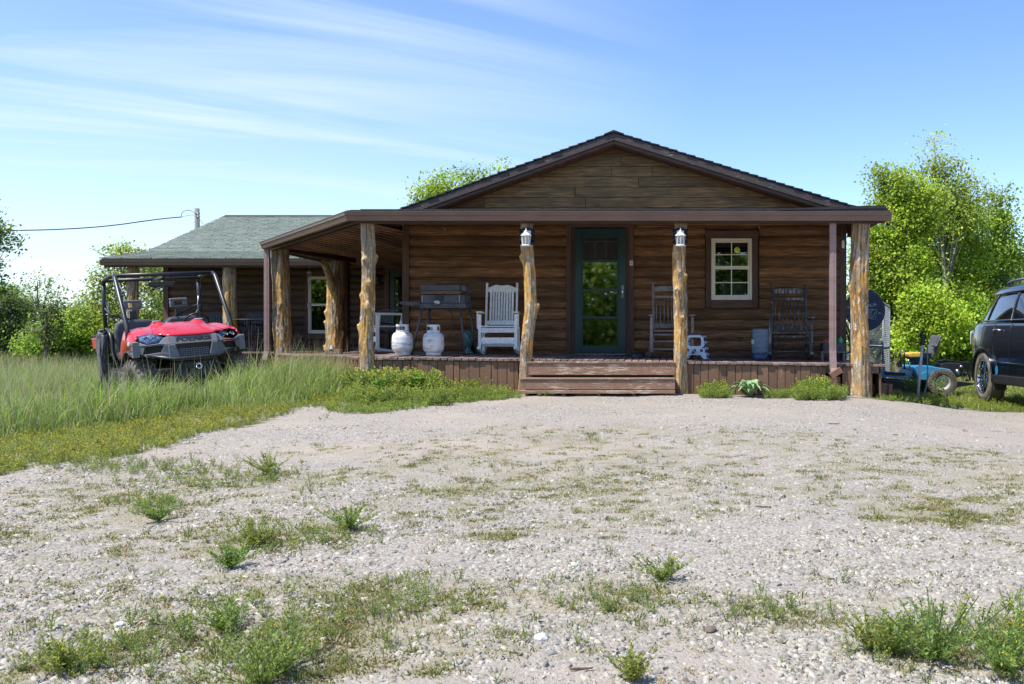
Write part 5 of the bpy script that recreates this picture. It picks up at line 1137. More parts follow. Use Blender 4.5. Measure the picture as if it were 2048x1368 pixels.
mb = MB(); mb.box(-.135, .135, -.115, .115, .362, .385); part(mb, 'tread', 'navy', S_, bevel=.006)
for k in range(8): mb = MB(); z_ = .02 + k * .044; xx = .185 - .06 * z_ / .36; mb.box(xx + .0, xx + .014, -.09, .09, z_, z_ + .022); part(mb, 'hinge_tooth', 'stool' if k % 2 else 'navy', S_)
mb = MB(); mb.box(.118, .128, -.084, .084, .03, .35); part(mb, 'side_web', 'navy', S_)
# water jug
m, t, p = newmat('clear_blue_bottle'); p.inputs['Base Color'].default_value = (.55, .72, .85, 1); p.inputs['Roughness'].default_value = .12
tb = t.nodes.new('ShaderNodeBsdfTransparent'); tb.inputs[0].default_value = (.62, .74, .84, 1); ms = t.nodes.new('ShaderNodeMixShader'); ms.inputs[0].default_value = .22; t.links.new(tb.outputs[0], ms.inputs[1]); t.links.new(p.outputs[0], ms.inputs[2]); t.links.new(ms.outputs[0], t.nodes['Material Output'].inputs[0]); MAT['jug'] = m
MAT['bluebase'] = simple('dark_blue_plastic', (.03, .06, .12), .35)
jx = X(1521, 13.95); J = thing('water_jug', 'clear blue ribbed water jug standing on a dark blue base', 'jug', (jx, 13.95, deckz(jx, 13.95)))
mb = MB(); pr = [(.12, .09)]
for k in range(4): z_ = .10 + k * .085; pr += [(.134, z_), (.137, z_ + .03), (.134, z_ + .06), (.127, z_ + .07)]
pr += [(.134, .445), (.12, .47), (.06, .475), (.001, .476)]; mb.lathe(pr, 28); part(mb, 'bottle', 'jug', J)
mb = MB(); mb.lathe([(.001, 0), (.142, 0), (.148, .01), (.146, .10), (.12, .11), (.001, .112)], 28); part(mb, 'base', 'bluebase', J)
mb = MB(); mb.tube([(.10 * math.cos(t), -.12 - .01, .12 + .09 * math.sin(t)) for t in [math.pi + math.pi * i / 12 for i in range(13)]], .004, 6); part(mb, 'wire_handle', 'steel', J)
mb = MB(); mb.grid(lambda u, v_: (.139 * math.cos(R(185 + 35 * u)), .139 * math.sin(R(185 + 35 * u)), .24 + .07 * v_), 6, 2); part(mb, 'label', 'white', J)
# low bench with a crate of toys
cx_ = X(1665, 14.25); BN = thing('low_bench', 'low grey bench by the right end of the porch wall', 'bench', (cx_, 14.3, deckz(cx_, 14.3)))
mb = MB(); mb.box(-.205, .20, -.15, .15, .115, .145); part(mb, 'top', 'greychair', BN, bevel=.004)
for s in (-.17, .165): mb = MB(); mb.box(s - .015, s + .015, -.13, .13, 0, .114); part(mb, 'leg', 'greychair', BN)
CR = thing('toy_crate', 'grey plastic crate full of coloured toys on the low bench', 'crate', (cx_ + .01, 14.3, deckz(cx_, 14.3) + .146))
MAT['greyplastic'] = simple('dark_grey_plastic', (.07, .07, .075), .5)
for nm, b_ in (('front', (-.17, .17, -.13, -.12)), ('back', (-.17, .17, .12, .13)), ('side', (-.17, -.16, -.119, .119)), ('side', (.16, .17, -.119, .119)), ('bottom', (-.159, .159, -.119, .119))):
    mb = MB(); mb.box(*b_, 0, .13 if nm != 'bottom' else .01); part(mb, 'crate_' + nm, 'greyplastic', CR)
for nm, lab, c_, x_, z_, r_ in (('toy', 'red toy truck lying on top of the crate', (.6, .03, .02), -.10, .17, .035), ('toy', 'yellow toy block at the left of the crate', (.8, .55, .04), -.12, .15, .028), ('toy', 'green plastic bottle shaped toy at the right of the crate', (.05, .45, .18), .12, .16, .045), ('toy', 'crumpled white bag between the toys in the crate', (.55, .58, .68), -.04, .135, .05), ('toy', 'orange red toy at the middle of the crate', (.55, .07, .03), -.02, .18, .03)):
    MAT[lab] = simple(lab.split()[0] + '_toy_plastic', c_, .4); mb = MB()
    if 'truck' in lab: mb.box(-.05, .03, -.02, .02, -.02, .012); mb.box(.0, .028, -.018, .018, .0121, .03); [mb.lathe([(.001, -.025), (.014, -.025), (.014, .025), (.001, .025)], 10, 'Y', (q, 0, -.022)) for q in (-.03, .015)]
    elif 'bottle' in lab: mb.lathe([(.001, -.06), (.03, -.06), (.034, .01), (.022, .04), (.012, .05), (.012, .065), (.001, .066)], 14)
    elif 'bag' in lab: mb.grid(lambda u, v_: (.07 * (u - .5) * 2, .06 * (v_ - .5) * 2, .035 * math.sin(u * 3.1) * math.sin(v_ * 3.1) + .012 * math.sin(u * 17 + v_ * 9)), 12, 12)
    else: mb.box(-r_, r_, -r_ * .7, r_ * .7, -r_ * .5, r_ * .4); mb.lathe([(.001, r_ * .4), (r_ * .4, r_ * .401), (r_ * .4, r_ * .7), (.001, r_ * .7)], 10)
    o = mb.build(nm, MAT[lab], None, loc=(cx_ + x_, 14.22, deckz(cx_, 14.3) + .146 + z_), bevel=.004); tag(o, lab, 'toy', 'toys in the crate')
MAT['plush'] = simple('grey_plush', (.22, .21, .20), .95, c2=(.10, .10, .10), scale=60, b=.8, bd=.01)
mb = MB()
for c_, r_ in (((0, 0, .045), .05), ((.01, 0, .12), .036), ((-.02, 0, .155), .014), ((.04, 0, .152), .014)):
    mb.lathe([(max(.001, r_ * math.sin(t)), -r_ * math.cos(t)) for t in [math.pi * i / 8 for i in range(9)]], 14, 'Z', c_)
o = mb.build('plush_toy', MAT['plush'], loc=(cx_ - .02, 14.34, deckz(cx_, 14.3) + .27)); tag(o, 'grey plush animal sitting in the toy crate', 'plush toy')
# lanterns on the two middle posts
MAT['lantern'] = simple('white_lantern_metal', (.82, .82, .80), .4); MAT['lglass'] = glass('seeded_lantern_glass', (.8, .8, .75), .2, .15); MAT['iron'] = simple('black_wrought_iron', (.03, .03, .032), .35, .6, c2=(.015, .015, .016), scale=12)
def lantern(label, px_, Y=12.70):
    c_ = P(px_, 474, Y); T = thing('porch_lantern', label, 'lantern', tuple(c_), group='white lanterns on the porch posts'); s = 1.0
    mb = MB(); mb.lathe([(.001, .122), (.006, .12), (.009, .108), (.005, .10), (.012, .092), (.022, .088), (.026, .07), (.020, .066), (.036, .06), (.058, .038), (.075, .022), (.078, .018), (.07, .014), (.001, .012)], 8, smooth=False); part(mb, 'cap', 'lantern', T)
    mb = MB(); mb.lathe([(.001, -.132), (.05, -.13), (.072, -.126), (.074, -.118), (.06, -.112), (.052, -.105), (.001, -.104)], 8, smooth=False); part(mb, 'base', 'lantern', T)
    for k in range(8):
        a_ = 2 * math.pi * k / 8; mb = MB(); mb.bar((.062 * math.cos(a_), .062 * math.sin(a_), .014), (.052 * math.cos(a_), .052 * math.sin(a_), -.112), .007, .007); part(mb, 'cage_bar', 'lantern', T)
    mb = MB(); mb.lathe([(.053, .012), (.044, -.11)], 8, smooth=False); part(mb, 'glass', 'lglass', T)
    mb = MB(); mb.lathe([(.001, -.10), (.014, -.10), (.014, -.06), (.024, -.035), (.024, -.015), (.012, 0), (.001, .003)], 12); part(mb, 'bulb', 'white', T)
    mb = MB(); mb.box(-.050, .050, .105, .115, .0, .10); part(mb, 'wall_plate', 'lantern', T); mb = MB(); mb.tube(curve([(0, .10, .03), (0, .06, .085), (0, .02, .10), (0, 0, .09)], 5), .006, 7); part(mb, 'bracket', 'lantern', T)
    mb = MB()
    for sx in (-1, 1):
        for (a0, zc, r0) in ((0, .095, .042), (0, .02, .045), (0, -.055, .036)):
            pts = []
            for i in range(22):
                t_ = i / 21; rr = r0 * (1 - .72 * t_); aa = R(-150 + 480 * t_); pts.append((sx * (.075 + rr * math.cos(aa)), .118, zc + rr * math.sin(aa)))
            mb.tube(pts, .0075, 6)
            mb.lathe([(.001, -.004), (r0 * .62, -.003), (r0 * .62, .003), (.001, .004)], 12, 'Y', (sx * .075, .122, zc))
    mb.box(-.06, .06, .1165, .124, -.09, .145); part(mb, 'scroll_plate', 'iron', T)
    return T
lantern('white lantern on the post left of the green door', 1052); lantern('white lantern on the post right of the green door', 1361)
# chairs and table under the wing
def strap_chair(label, x, y, rz, zf=None, mat='iron', group='metal patio chairs under the left porch'):
    z_ = deckz(x, y) if zf is None else zf
    T = thing('patio_chair', label, 'patio chair', (x, y, z_), (0, 0, rz), group); hw = .24
    MAT.setdefault('patio', simple('grey_patio_metal', (.11, .115, .12), .5, .3, c2=(.07, .075, .08), scale=8)); MAT.setdefault('sling', simple('grey_sling_fabric', (.10, .11, .13), .8, c2=(.06, .07, .08), scale=30))
    for s in (-1, 1):
        mb = MB(); mb.tube(curve([(s * hw, -.26, 0), (s * hw, -.24, .3), (s * hw, -.22, .58), (s * hw, -.18, .62), (s * hw, .2, .60), (s * (hw - .02), .26, .58)], 5), .013, 8); part(mb, 'arm', 'patio', T)
        mb = MB(); mb.tube(curve([(s * hw, .28, 0), (s * hw, .2, .3), (s * (hw - .01), .22, .45), (s * (hw + .01), .32, .88)], 5), .013, 8); part(mb, 'back_leg', 'patio', T)
    mb = MB(); mb.tube(curve([(-hw - .01, .32, .88), (-.1, .34, .915), (.1, .34, .915), (hw + .01, .32, .88)], 6), .013, 8); part(mb, 'top_tube', 'patio', T)
    for k in range(7): mb = MB(); xx = -hw + .045 + k * (2 * hw - .09) / 6; mb.bar((xx, .24, .47), (xx, .325, .88), .045, .006, (0, 1, 0)); part(mb, 'back_strap', 'sling', T)
    mb = MB(); mb.box(-hw, hw, -.24, .24, .40, .42); part(mb, 'seat', 'sling', T, bevel=.008)
    return T
zw = -.262
strap_chair('patio chair behind the small table under the left porch', X(500, 21.2), 21.2, 0, zw); strap_chair('patio chair nearest the diagonal post on the left porch', X(532, 21.0), 20.95, R(-12), zw)
strap_chair('patio chair left of the round table near the wing post', X(425, 21.2), 21.2, R(10), zw); strap_chair('patio chair behind the knotty left front post', X(752, 19.9), 19.9, R(-25)); 
tx_ = X(500, 20.75); T_ = thing('patio_table', 'round dark patio table among the chairs under the left porch', 'table', (tx_, 20.8, zw))
mb = MB(); mb.lathe([(.001, .715), (.42, .715), (.43, .722), (.42, .73), (.001, .732)], 30); part(mb, 'top', 'patio', T_)
for k in range(4): a_ = k * math.pi / 2 + .5; mb = MB(); mb.tube([(.30 * math.cos(a_), .30 * math.sin(a_), 0), (.14 * math.cos(a_), .14 * math.sin(a_), .4), (.28 * math.cos(a_), .28 * math.sin(a_), .71)], .014, 8); part(mb, 'leg', 'patio', T_)
# wall lamp on the wing, wind chime, block with lamp
c_ = P(750, 558, 21.72); T_ = thing('wall_lamp', 'black wall lamp between the wing window and wing door', 'lamp', tuple(c_)); mb = MB(); mb.lathe([(.001, .15), (.03, .13), (.09, .06), (.10, .05), (.001, .045)], 8, smooth=False); part(mb, 'cap', 'iron', T_)
mb = MB(); mb.lathe([(.07, .045), (.055, -.12)], 8, smooth=False); part(mb, 'glass', 'lglass', T_); mb = MB(); mb.lathe([(.001, -.15), (.06, -.14), (.06, -.121), (.001, -.12)], 8, smooth=False); mb.box(-.05, .05, .09, .12, -.1, .1); mb.box(-.01, .01, .05, .10, .06, .08); part(mb, 'bracket', 'iron', T_)
c_ = P(619, 612, 17.2); T_ = thing('wind_chime', 'wind chime with a pale oval wooden sail hanging in the left porch', 'wind chime', tuple(c_)); MAT['palewood'] = simple('pale_worn_wood', (.45, .40, .33), .7, c2=(.30, .26, .2), scale=20)
mb = MB(); mb.lathe([(.001, -.006), (.030, -.006), (.042, 0), (.030, .006), (.001, .006)], 16, 'Y'); mb.v = [(v_[0], v_[1], v_[2] * 1.7) for v_ in mb.v]; part(mb, 'sail', 'palewood', T_)
mb = MB(); mb.lathe([(.001, .66), (.02, .655), (.045, .63), (.045, .615), (.001, .61)], 14); part(mb, 'cap', 'palewood', T_); mb = MB(); mb.tube([(0, 0, .07), (0, 0, .61)], .0015, 4); mb.tube([(0, 0, .66), (0, 0, .90)], .0015, 4); part(mb, 'cord', 'steel', T_)
for k in range(4): a_ = k * 1.57; mb = MB(); mb.tube([(.03 * math.cos(a_), .03 * math.sin(a_), .60), (.03 * math.cos(a_), .03 * math.sin(a_), .42 - .03 * k)], .005, 6); part(mb, 'chime_tube', 'steel', T_)
bx = X(665, 15.2); o = MB().box(-.13, .13, -.08, .08, 0, .075).build('wood_block', MAT['step'], loc=(bx, 15.25, deckz(bx, 15.2)), bevel=.006); tag(o, 'short peeling wood block lying on the left deck edge', 'wood block')
MAT['capgrey'] = simple('grey_green_cap', (.30, .35, .36), .4)
o = MB().lathe([(.001, 0), (.045, 0), (.045, .018), (.034, .022), (.034, .045), (.022, .065), (.001, .07)], 14).build('solar_lamp', MAT['capgrey'], loc=(bx - .01, 15.2, deckz(bx, 15.2) + .076)); tag(o, 'small grey domed solar lamp on the wood block', 'lamp')
# low board box right of the corner post
BXG = gz(3.05, 13.2); B_ = thing('board_box', 'low brown board box on the gravel right of the corner post', 'box', (3.1, 13.25, BXG)); Yb = 13.2
def bb(nm, a_, b_, c_, d_, y0, y1, mat='skirt'): mb = MB(); x0, x1 = X(a_, Yb), X(b_, Yb); mb.box(x0 - 3.1, x1 - 3.1, y0, y1, Z(d_, Yb) - BXG, Z(c_, Yb) - BXG); part(mb, nm, mat, B_, bevel=.004)
bb('end_post', 1737.5, 1745, 761, 791, -.08, -.02); bb('board', 1745.5, 1760, 768, 796, -.05, -.03); bb('board', 1760.5, 1775.5, 768.5, 797, -.052, -.03); bb('end_post', 1776, 1784, 768, 798, -.08, .0); bb('side_board', 1777, 1783, 769, 796, .001, .6); bb('side_board', 1738, 1744, 764, 794, -.019, .6); bb('cap_board', 1760, 1775.8, 767.6, 771, -.075, -.053)
mb = MB(); x0 = X(1741, 13.1) ; mb.box(x0, x0 + .08, 13.02, 13.12, Z(735, 13.1), Z(729, 13.1)); hb(mb, 'deck_board', MAT['deck'], deck); mb = MB(); mb.box(X(1738.5, 13.1), X(1743.5, 13.1), 13.05, 13.09, Z(757, 13.1), Z(737, 13.1)); hb(mb, 'skirting_board', MAT['skirt'], SK)
# sticks and larger stones lying on the gravel
for lab, a_, b_, L, az in (('short dark stick lying on the right side of the gravel', 1527, 1016, .10, -.2), ('reddish bark chip on the middle of the gravel', 980, 1021, .07, .5), ('thin brown twig near the bottom middle of the gravel', 1162, 1342, .09, .1), ('flat brown chip in the gravel below the right weeds', 1668, 849, .13, 0)):
    x, y = px2g(a_, b_); x, y = float(x[0]), float(y[0]); mb = MB(); mb.tube(curve([(-L / 2 * math.cos(az), -L / 2 * math.sin(az), .006), (0, .002, .004), (L / 2 * math.cos(az), L / 2 * math.sin(az), .006)], 4), [.003, .0045, .005, .0052, .005, .005, .0045, .004, .003], 7)
    o = mb.build('stick', MAT['trim'], loc=(x, y, gz(x, y) + .004)); tag(o, lab, 'stick')
for lab, a_, b_, s_ in (('dark brown squarish stone at the lower middle right of the gravel', 1421, 1262, .028), ('pale flat stone above the lower grassy band', 1082, 1278, .030), ('pale broad stone embedded in the left gravel', 1150, 1135, .035), ('whitish stone near the bottom left weeds', 240, 1253, .026)):
    x, y = px2g(a_, b_); x, y = float(x[0]), float(y[0]); bm = bmesh.new(); bmesh.ops.create_icosphere(bm, subdivisions=2, radius=s_)
    for v_ in bm.verts: v_.co *= 1 + .3 * mnoise.noise(v_.co * 40 + Vector((a_, 0, 0))); v_.co.z *= .6
    me = bpy.data.meshes.new('stone'); bm.to_mesh(me); bm.free(); MAT.setdefault('darkstone', simple('dark_stone', (.16, .12, .09), .9, scale=40, b=.4)); MAT.setdefault('palestone', simple('pale_stone', (.62, .61, .59), .9, scale=40, b=.4))
    o = link('stone', me, MAT['darkstone'] if 'dark' in lab else MAT['palestone'], loc=(x, y, gz(x, y) + s_ * .2)); tag(o, lab, 'stone', 'larger stones lying on the gravel')
# ------------------------------------------------------------------ wheels
def wheel(parent, name, loc, r, w, style, rot=(0, 0, 0), hub_r=None):
    """axis along X, outer face towards -X"""
    W_ = bpy.data.objects.new(name, None); COL.objects.link(W_); W_.parent = parent; W_.location = loc; W_.rotation_euler = rot
    hub = hub_r or r * .6; mb = MB(); hw = w / 2
    mb.lathe([(hub, -hw * .86), (hub + .012, -hw * .95), (r * .80, -hw * 1.0), (r * .93, -hw * .94), (r * .985, -hw * .78), (r, -hw * .4), (r, hw * .4), (r * .985, hw * .78), (r * .93, hw * .94), (r * .8, hw), (hub + .012, hw * .95), (hub, hw * .86)], 48, 'X'); tm = 'mudrubber'
    if style == 'utv' or style == 'mower':
        n = 22 if style == 'utv' else 26
        for k in range(n):
            for row, (xo, da) in enumerate(((-.62, 0), (-.15, .5), (.3, 0), (.72, .5))):
                a_ = 2 * math.pi * (k + da) / n; kh = .020 if style == 'utv' else .012
                mb.M = Matrix.Rotation(a_, 4, 'X'); mb.box(hw * xo - hw * .20, hw * xo + hw * .20, -.024, .024, r * (.965 if abs(xo) > .6 else .98), r + kh)
        for k in range(n):
            mb.M = Matrix.Rotation(2 * math.pi * (k + .25) / n, 4, 'X'); mb.box(-hw * 1.02, -hw * .82, -.018, .018, r * .82, r * .99)
        mb.M = Matrix.Identity(4)
    else:
        for k in range(64):
            mb.M = Matrix.Rotation(2 * math.pi * k / 64, 4, 'X')
            for xo in (-.72, -.36, 0, .36, .72): mb.box(hw * xo - hw * .14, hw * xo + hw * .14, -.0135, .0135, r * .985, r + .006)
        mb.M = Matrix.Identity(4)
    part(mb, 'tyre', tm, W_)
    mb = MB()
    if style == 'suv':
        mb.lathe([(hub + .012, -hw * .90), (hub + .004, -hw * .98), (hub - .012, -hw * .9), (hub - .02, -hw * .5), (hub - .03, hw * .5)], 48, 'X'); mb.lathe([(.001, -hw * .80), (.028, -hw * .80), (.034, -hw * .70), (.085, -hw * .62), (.085, -hw * .4)], 20, 'X')
        for k in range(6):
            for s in (-1, 1):
                a_ = 2 * math.pi * k / 6 + .25; mb.M = Matrix.Rotation(a_, 4, 'X')
                mb.add([(-hw * .66, s * .012 - .013, .05), (-hw * .66, s * .012 + .013, .05), (-hw * .86, s * .045 + .014, hub - .008), (-hw * .86, s * .045 - .014, hub - .008), (-hw * .40, s * .012 - .013, .05), (-hw * .40, s * .012 + .013, .05), (-hw * .6, s * .045 + .014, hub - .008), (-hw * .6, s * .045 - .014, hub - .008)], [(0, 1, 2, 3), (0, 4, 5, 1), (3, 2, 6, 7), (0, 3, 7, 4), (1, 5, 6, 2)])
        mb.M = Matrix.Identity(4); part(mb, 'rim', 'chrome', W_, bevel=.003)
        mb = MB(); mb.lathe([(.001, hw * .1), (.15, hw * .1), (.15, hw * .2), (.001, hw * .2)], 24, 'X'); part(mb, 'brake_disc', 'steel', W_)
    elif style == 'utv':
        mb.lathe([(hub + .006, -hw * .88), (hub - .01, -hw * .95), (hub - .02, -hw * .5), (hub - .03, hw * .5)], 32, 'X'); mb.lathe([(.001, -hw * .55), (.05, -hw * .55), (.06, -hw * .4), (.06, 0)], 16, 'X')
        for k in range(8):
            mb.M = Matrix.Rotation(2 * math.pi * k / 8, 4, 'X'); mb.add([(-hw * .48, -.016, .04), (-hw * .48, .016, .04), (-hw * .75, .022, hub - .01), (-hw * .75, -.022, hub - .01), (-hw * .2, -.016, .04), (-hw * .2, .016, .04), (-hw * .45, .022, hub - .01), (-hw * .45, -.022, hub - .01)], [(0, 1, 2, 3), (0, 4, 5, 1), (3, 2, 6, 7), (0, 3, 7, 4), (1, 5, 6, 2)])
        mb.M = Matrix.Identity(4); part(mb, 'rim', 'blacktube', W_)
    else:
        mb.lathe([(hub + .006, -hw * .85), (hub - .012, -hw * .92), (hub - .03, -hw * .55), (hub * .55, -hw * .30), (hub * .35, -hw * .45), (.001, -hw * .45)], 28, 'X'); part(mb, 'rim', MAT['mowrim'], W_)
    return W_
# ------------------------------------------------------------------ red utility vehicle
MAT['red'] = simple('red_plastic_body', (.58, .013, .022), .3, c2=(.50, .011, .019), scale=3, coat=.35, spec=.6)
MAT['greyplast'] = simple('textured_grey_plastic', (.20, .205, .22), .6, c2=(.16, .165, .178), scale=40, b=.25, bd=.002)
MAT['blackplast'] = simple('black_plastic', (.02, .02, .021), .55, c2=(.014, .014, .015), scale=30)
MAT['vinylseat'] = simple('dark_grey_seat_vinyl', (.10, .10, .105), .42, c2=(.075, .076, .08), scale=30, b=.1)
MAT['lens'] = simple('headlight_reflector', (.60, .61, .62), .18, .6, c2=(.13, .135, .15), scale=22); MAT['lensglass'] = glass('headlight_lens', (.75, .8, .85), .03, .12)
m, t, p = newmat('torn_black_mesh'); tb = t.nodes.new('ShaderNodeBsdfTransparent'); ms = t.nodes.new('ShaderNodeMixShader'); v = vec(t, (1, 1, 1)); n = noi(t, v, 14, 4)
t.links.new(ramp(t, n, [(.35, (.35, .35, .35)), (.55, (.92, .92, .92))]), ms.inputs[0]); p.inputs['Base Color'].default_value = (.16, .165, .18, 1); p.inputs['Roughness'].default_value = .6; t.links.new(tb.outputs[0], ms.inputs[1]); t.links.new(p.outputs[0], ms.inputs[2]); t.links.new(ms.outputs[0], t.nodes['Material Output'].inputs[0]); MAT['net'] = m
U = thing('utility_vehicle', 'red off road utility vehicle with black roll cage in tall grass', 'utility vehicle', (-7.653, 14.312, -.888))
yaw, pit, rol = .72766, -.00579, .0833
# local axes: x = image-right side of the vehicle, -y = forward, z up
U.rotation_mode = 'XYZ'
Mrot = Matrix.Rotation(yaw, 3, 'Z') @ Matrix.Rotation(-pit, 3, 'X') @ Matrix.Rotation(-rol, 3, 'Y')
U.rotation_euler = Mrot.to_euler()
def q_(l, f, z): return (l, -f, z)          # left/right, forward, up
def ub(name, mat, build, **kw):
    mb = MB(); build(mb); return part(mb, name, mat, U, **kw)
def symtube(name, pts, r, mat='blacktube', n=10):
    for s in (-1, 1): mb = MB(); mb.tube([q_(s * a, b, c) for a, b, c in pts], r, n); part(mb, name, mat, U)
# cage
RT = .031
symtube('front_post', [(.72, .90, .95), (.70, .84, 1.12), (.69, .30, 1.86), (.68, .20, 1.905)], RT)
symtube('roof_side_rail', [(.68, .20, 1.905), (.68, -.2, 1.90), (.68, -.50, 1.87), (.68, -.60, 1.80)], RT)
symtube('rear_post', [(.68, -.60, 1.80), (.69, -.66, 1.45), (.70, -.66, .62)], RT)
mb = MB(); mb.tube([q_(-.68, .19, 1.905), q_(.68, .19, 1.905)], RT, 10); part(mb, 'roof_front_rail', 'blacktube', U)
mb = MB(); mb.tube([q_(-.68, -.52, 1.86), q_(.68, -.52, 1.86)], RT * .9, 10); part(mb, 'roof_rear_rail', 'blacktube', U)
mb = MB(); mb.tube([q_(0, .19, 1.905), q_(0, .10, 1.86), q_(0, -.52, 1.84)], .018, 8); part(mb, 'roof_centre_bar', 'blacktube', U)
mb = MB(); mb.prism([(-.17, 1.72), (.17, 1.72), (.19, 1.80), (-.19, 1.80)], 'Y', .0, .05); part(mb, 'rear_view_mirror', 'black', U, bevel=.012)
mb = MB(); mb.tube([q_(-.69, -.62, 1.34), q_(-.2, -.62, 1.20), q_(0, -.62, 1.13), q_(.2, -.62, 1.20), q_(.69, -.62, 1.45)], .018, 8); part(mb, 'harness_bar', 'blacktube', U)
for s in (-1, 1):
    mb = MB(); mb.tube([q_(s * .69, -.62, 1.44), q_(s * .40, -.55, .92)], .013, 8); part(mb, 'seat_belt', 'greyplast' if s > 0 else 'black', U)
    mb = MB(); mb.tube(curve([q_(s * .70, -.60, 1.12), q_(s * .72, -.35, 1.10), q_(s * .72, -.18, .95), q_(s * .72, -.12, .62)], 5), .02, 8); part(mb, 'hip_guard', 'blacktube', U)
    mb = MB(); mb.tube([q_(s * .68, -.64, 1.62), q_(s * .64, -.60, 1.40), q_(s * .66, -.60, 1.20)], .012, 6); part(mb, 'cage_strut', 'steel', U)
    # headrests with a slot
    mb = MB(); c = s * .33 + .03
    for (a0, a1, b0, b1) in ((-.13, .13, 1.40, 1.43), (-.13, .13, 1.50, 1.545), (-.13, -.065, 1.431, 1.499), (.065, .13, 1.431, 1.499)): mb.box(c + a0, c + a1, .60, .66, b0, b1)
    part(mb, 'headrest', 'greyplast', U, bevel=.012)
    mb = MB(); mb.box(c - .05, c + .05, .63, .66, 1.24, 1.37); part(mb, 'headrest_bracket', 'black', U)
# seat: bench with shaped backs
def seatback(mb):
    prof = [(-.62, .66), (-.62, 1.08), (-.58, 1.20), (-.48, 1.24), (-.12, 1.23), (-.06, 1.18), (.0, 1.14), (.10, 1.16), (.16, 1.24), (.52, 1.25), (.60, 1.20), (.62, 1.08), (.62, .66)]
    mb.prism(prof, 'Y', .40, .55)
ub('seat_back', 'vinylseat', seatback, bevel=.035)
ub('seat_cushion', 'vinylseat', lambda mb: mb.box(-.62, .62, -.02, .42, .60, .76), bevel=.05)
ub('cab_floor', 'blackplast', lambda mb: mb.box(-.68, .68, -.85, .55, .30, .36))
ub('rear_bulkhead', 'blackplast', lambda mb: mb.box(-.66, .66, .56, .60, .36, .95))
ub('dashboard', 'blackplast', lambda mb: (mb.box(-.62, .62, -.66, -.52, .72, 1.05), mb.box(-.12, .12, -.53, -.48, .80, .98)), bevel=.02)
mb = MB(); cst = Vector(q_(.34, .36, 1.13)); ax = Vector((0, .75, .5)).normalized(); u1 = Vector((1, 0, 0)); u2 = ax.cross(u1)
mb.tube([cst + (u1 * math.cos(t_) + u2 * math.sin(t_)) * .18 for t_ in [2 * math.pi * i / 24 for i in range(25)]], .014, 8, caps=False)
for a_ in (R(0), R(180), R(-90)): mb.tube([cst, cst + (u1 * math.cos(a_) + u2 * math.sin(a_)) * .18], .01, 6)
mb.tube([cst, Vector(q_(.34, .60, .95))], .018, 8); part(mb, 'steering_wheel', 'black', U)
# hood
def hood_z(l, f):
    a = abs(l) / .70; t_ = (f - .55) / .85
    z = 1.135 - .02 * t_ - .13 * t_ ** 2.0 - .05 * a ** 2.2
    z += .035 * float(ss((.36 - abs(l)) / .06)) * (1 - .5 * t_)
    z += .045 * math.exp(-((abs(l) - .29) / .075) ** 4) * float(ss((.86 - f) / .14))
    z += .02 * math.exp(-((a - .80) / .12) ** 2) * (1 - t_)
    return z
def hood(mb):
    def fn(u, v_):
        l = -.70 + 1.40 * u; fmax = 1.415 - .15 * (abs(l) / .70) ** 2 - .13 * float(ss((abs(l) - .30) / .08)) * 1.0; fmin = .60 + .10 * float(ss((abs(l) - .45) / .15)); f = fmin + (fmax - fmin) * v_
        return q_(l, f, hood_z(l, f) - .012 * max(0, v_ - .93) / .07)
    mb.grid(fn, 56, 24)
o = ub('hood', 'red', hood, solid=.018)
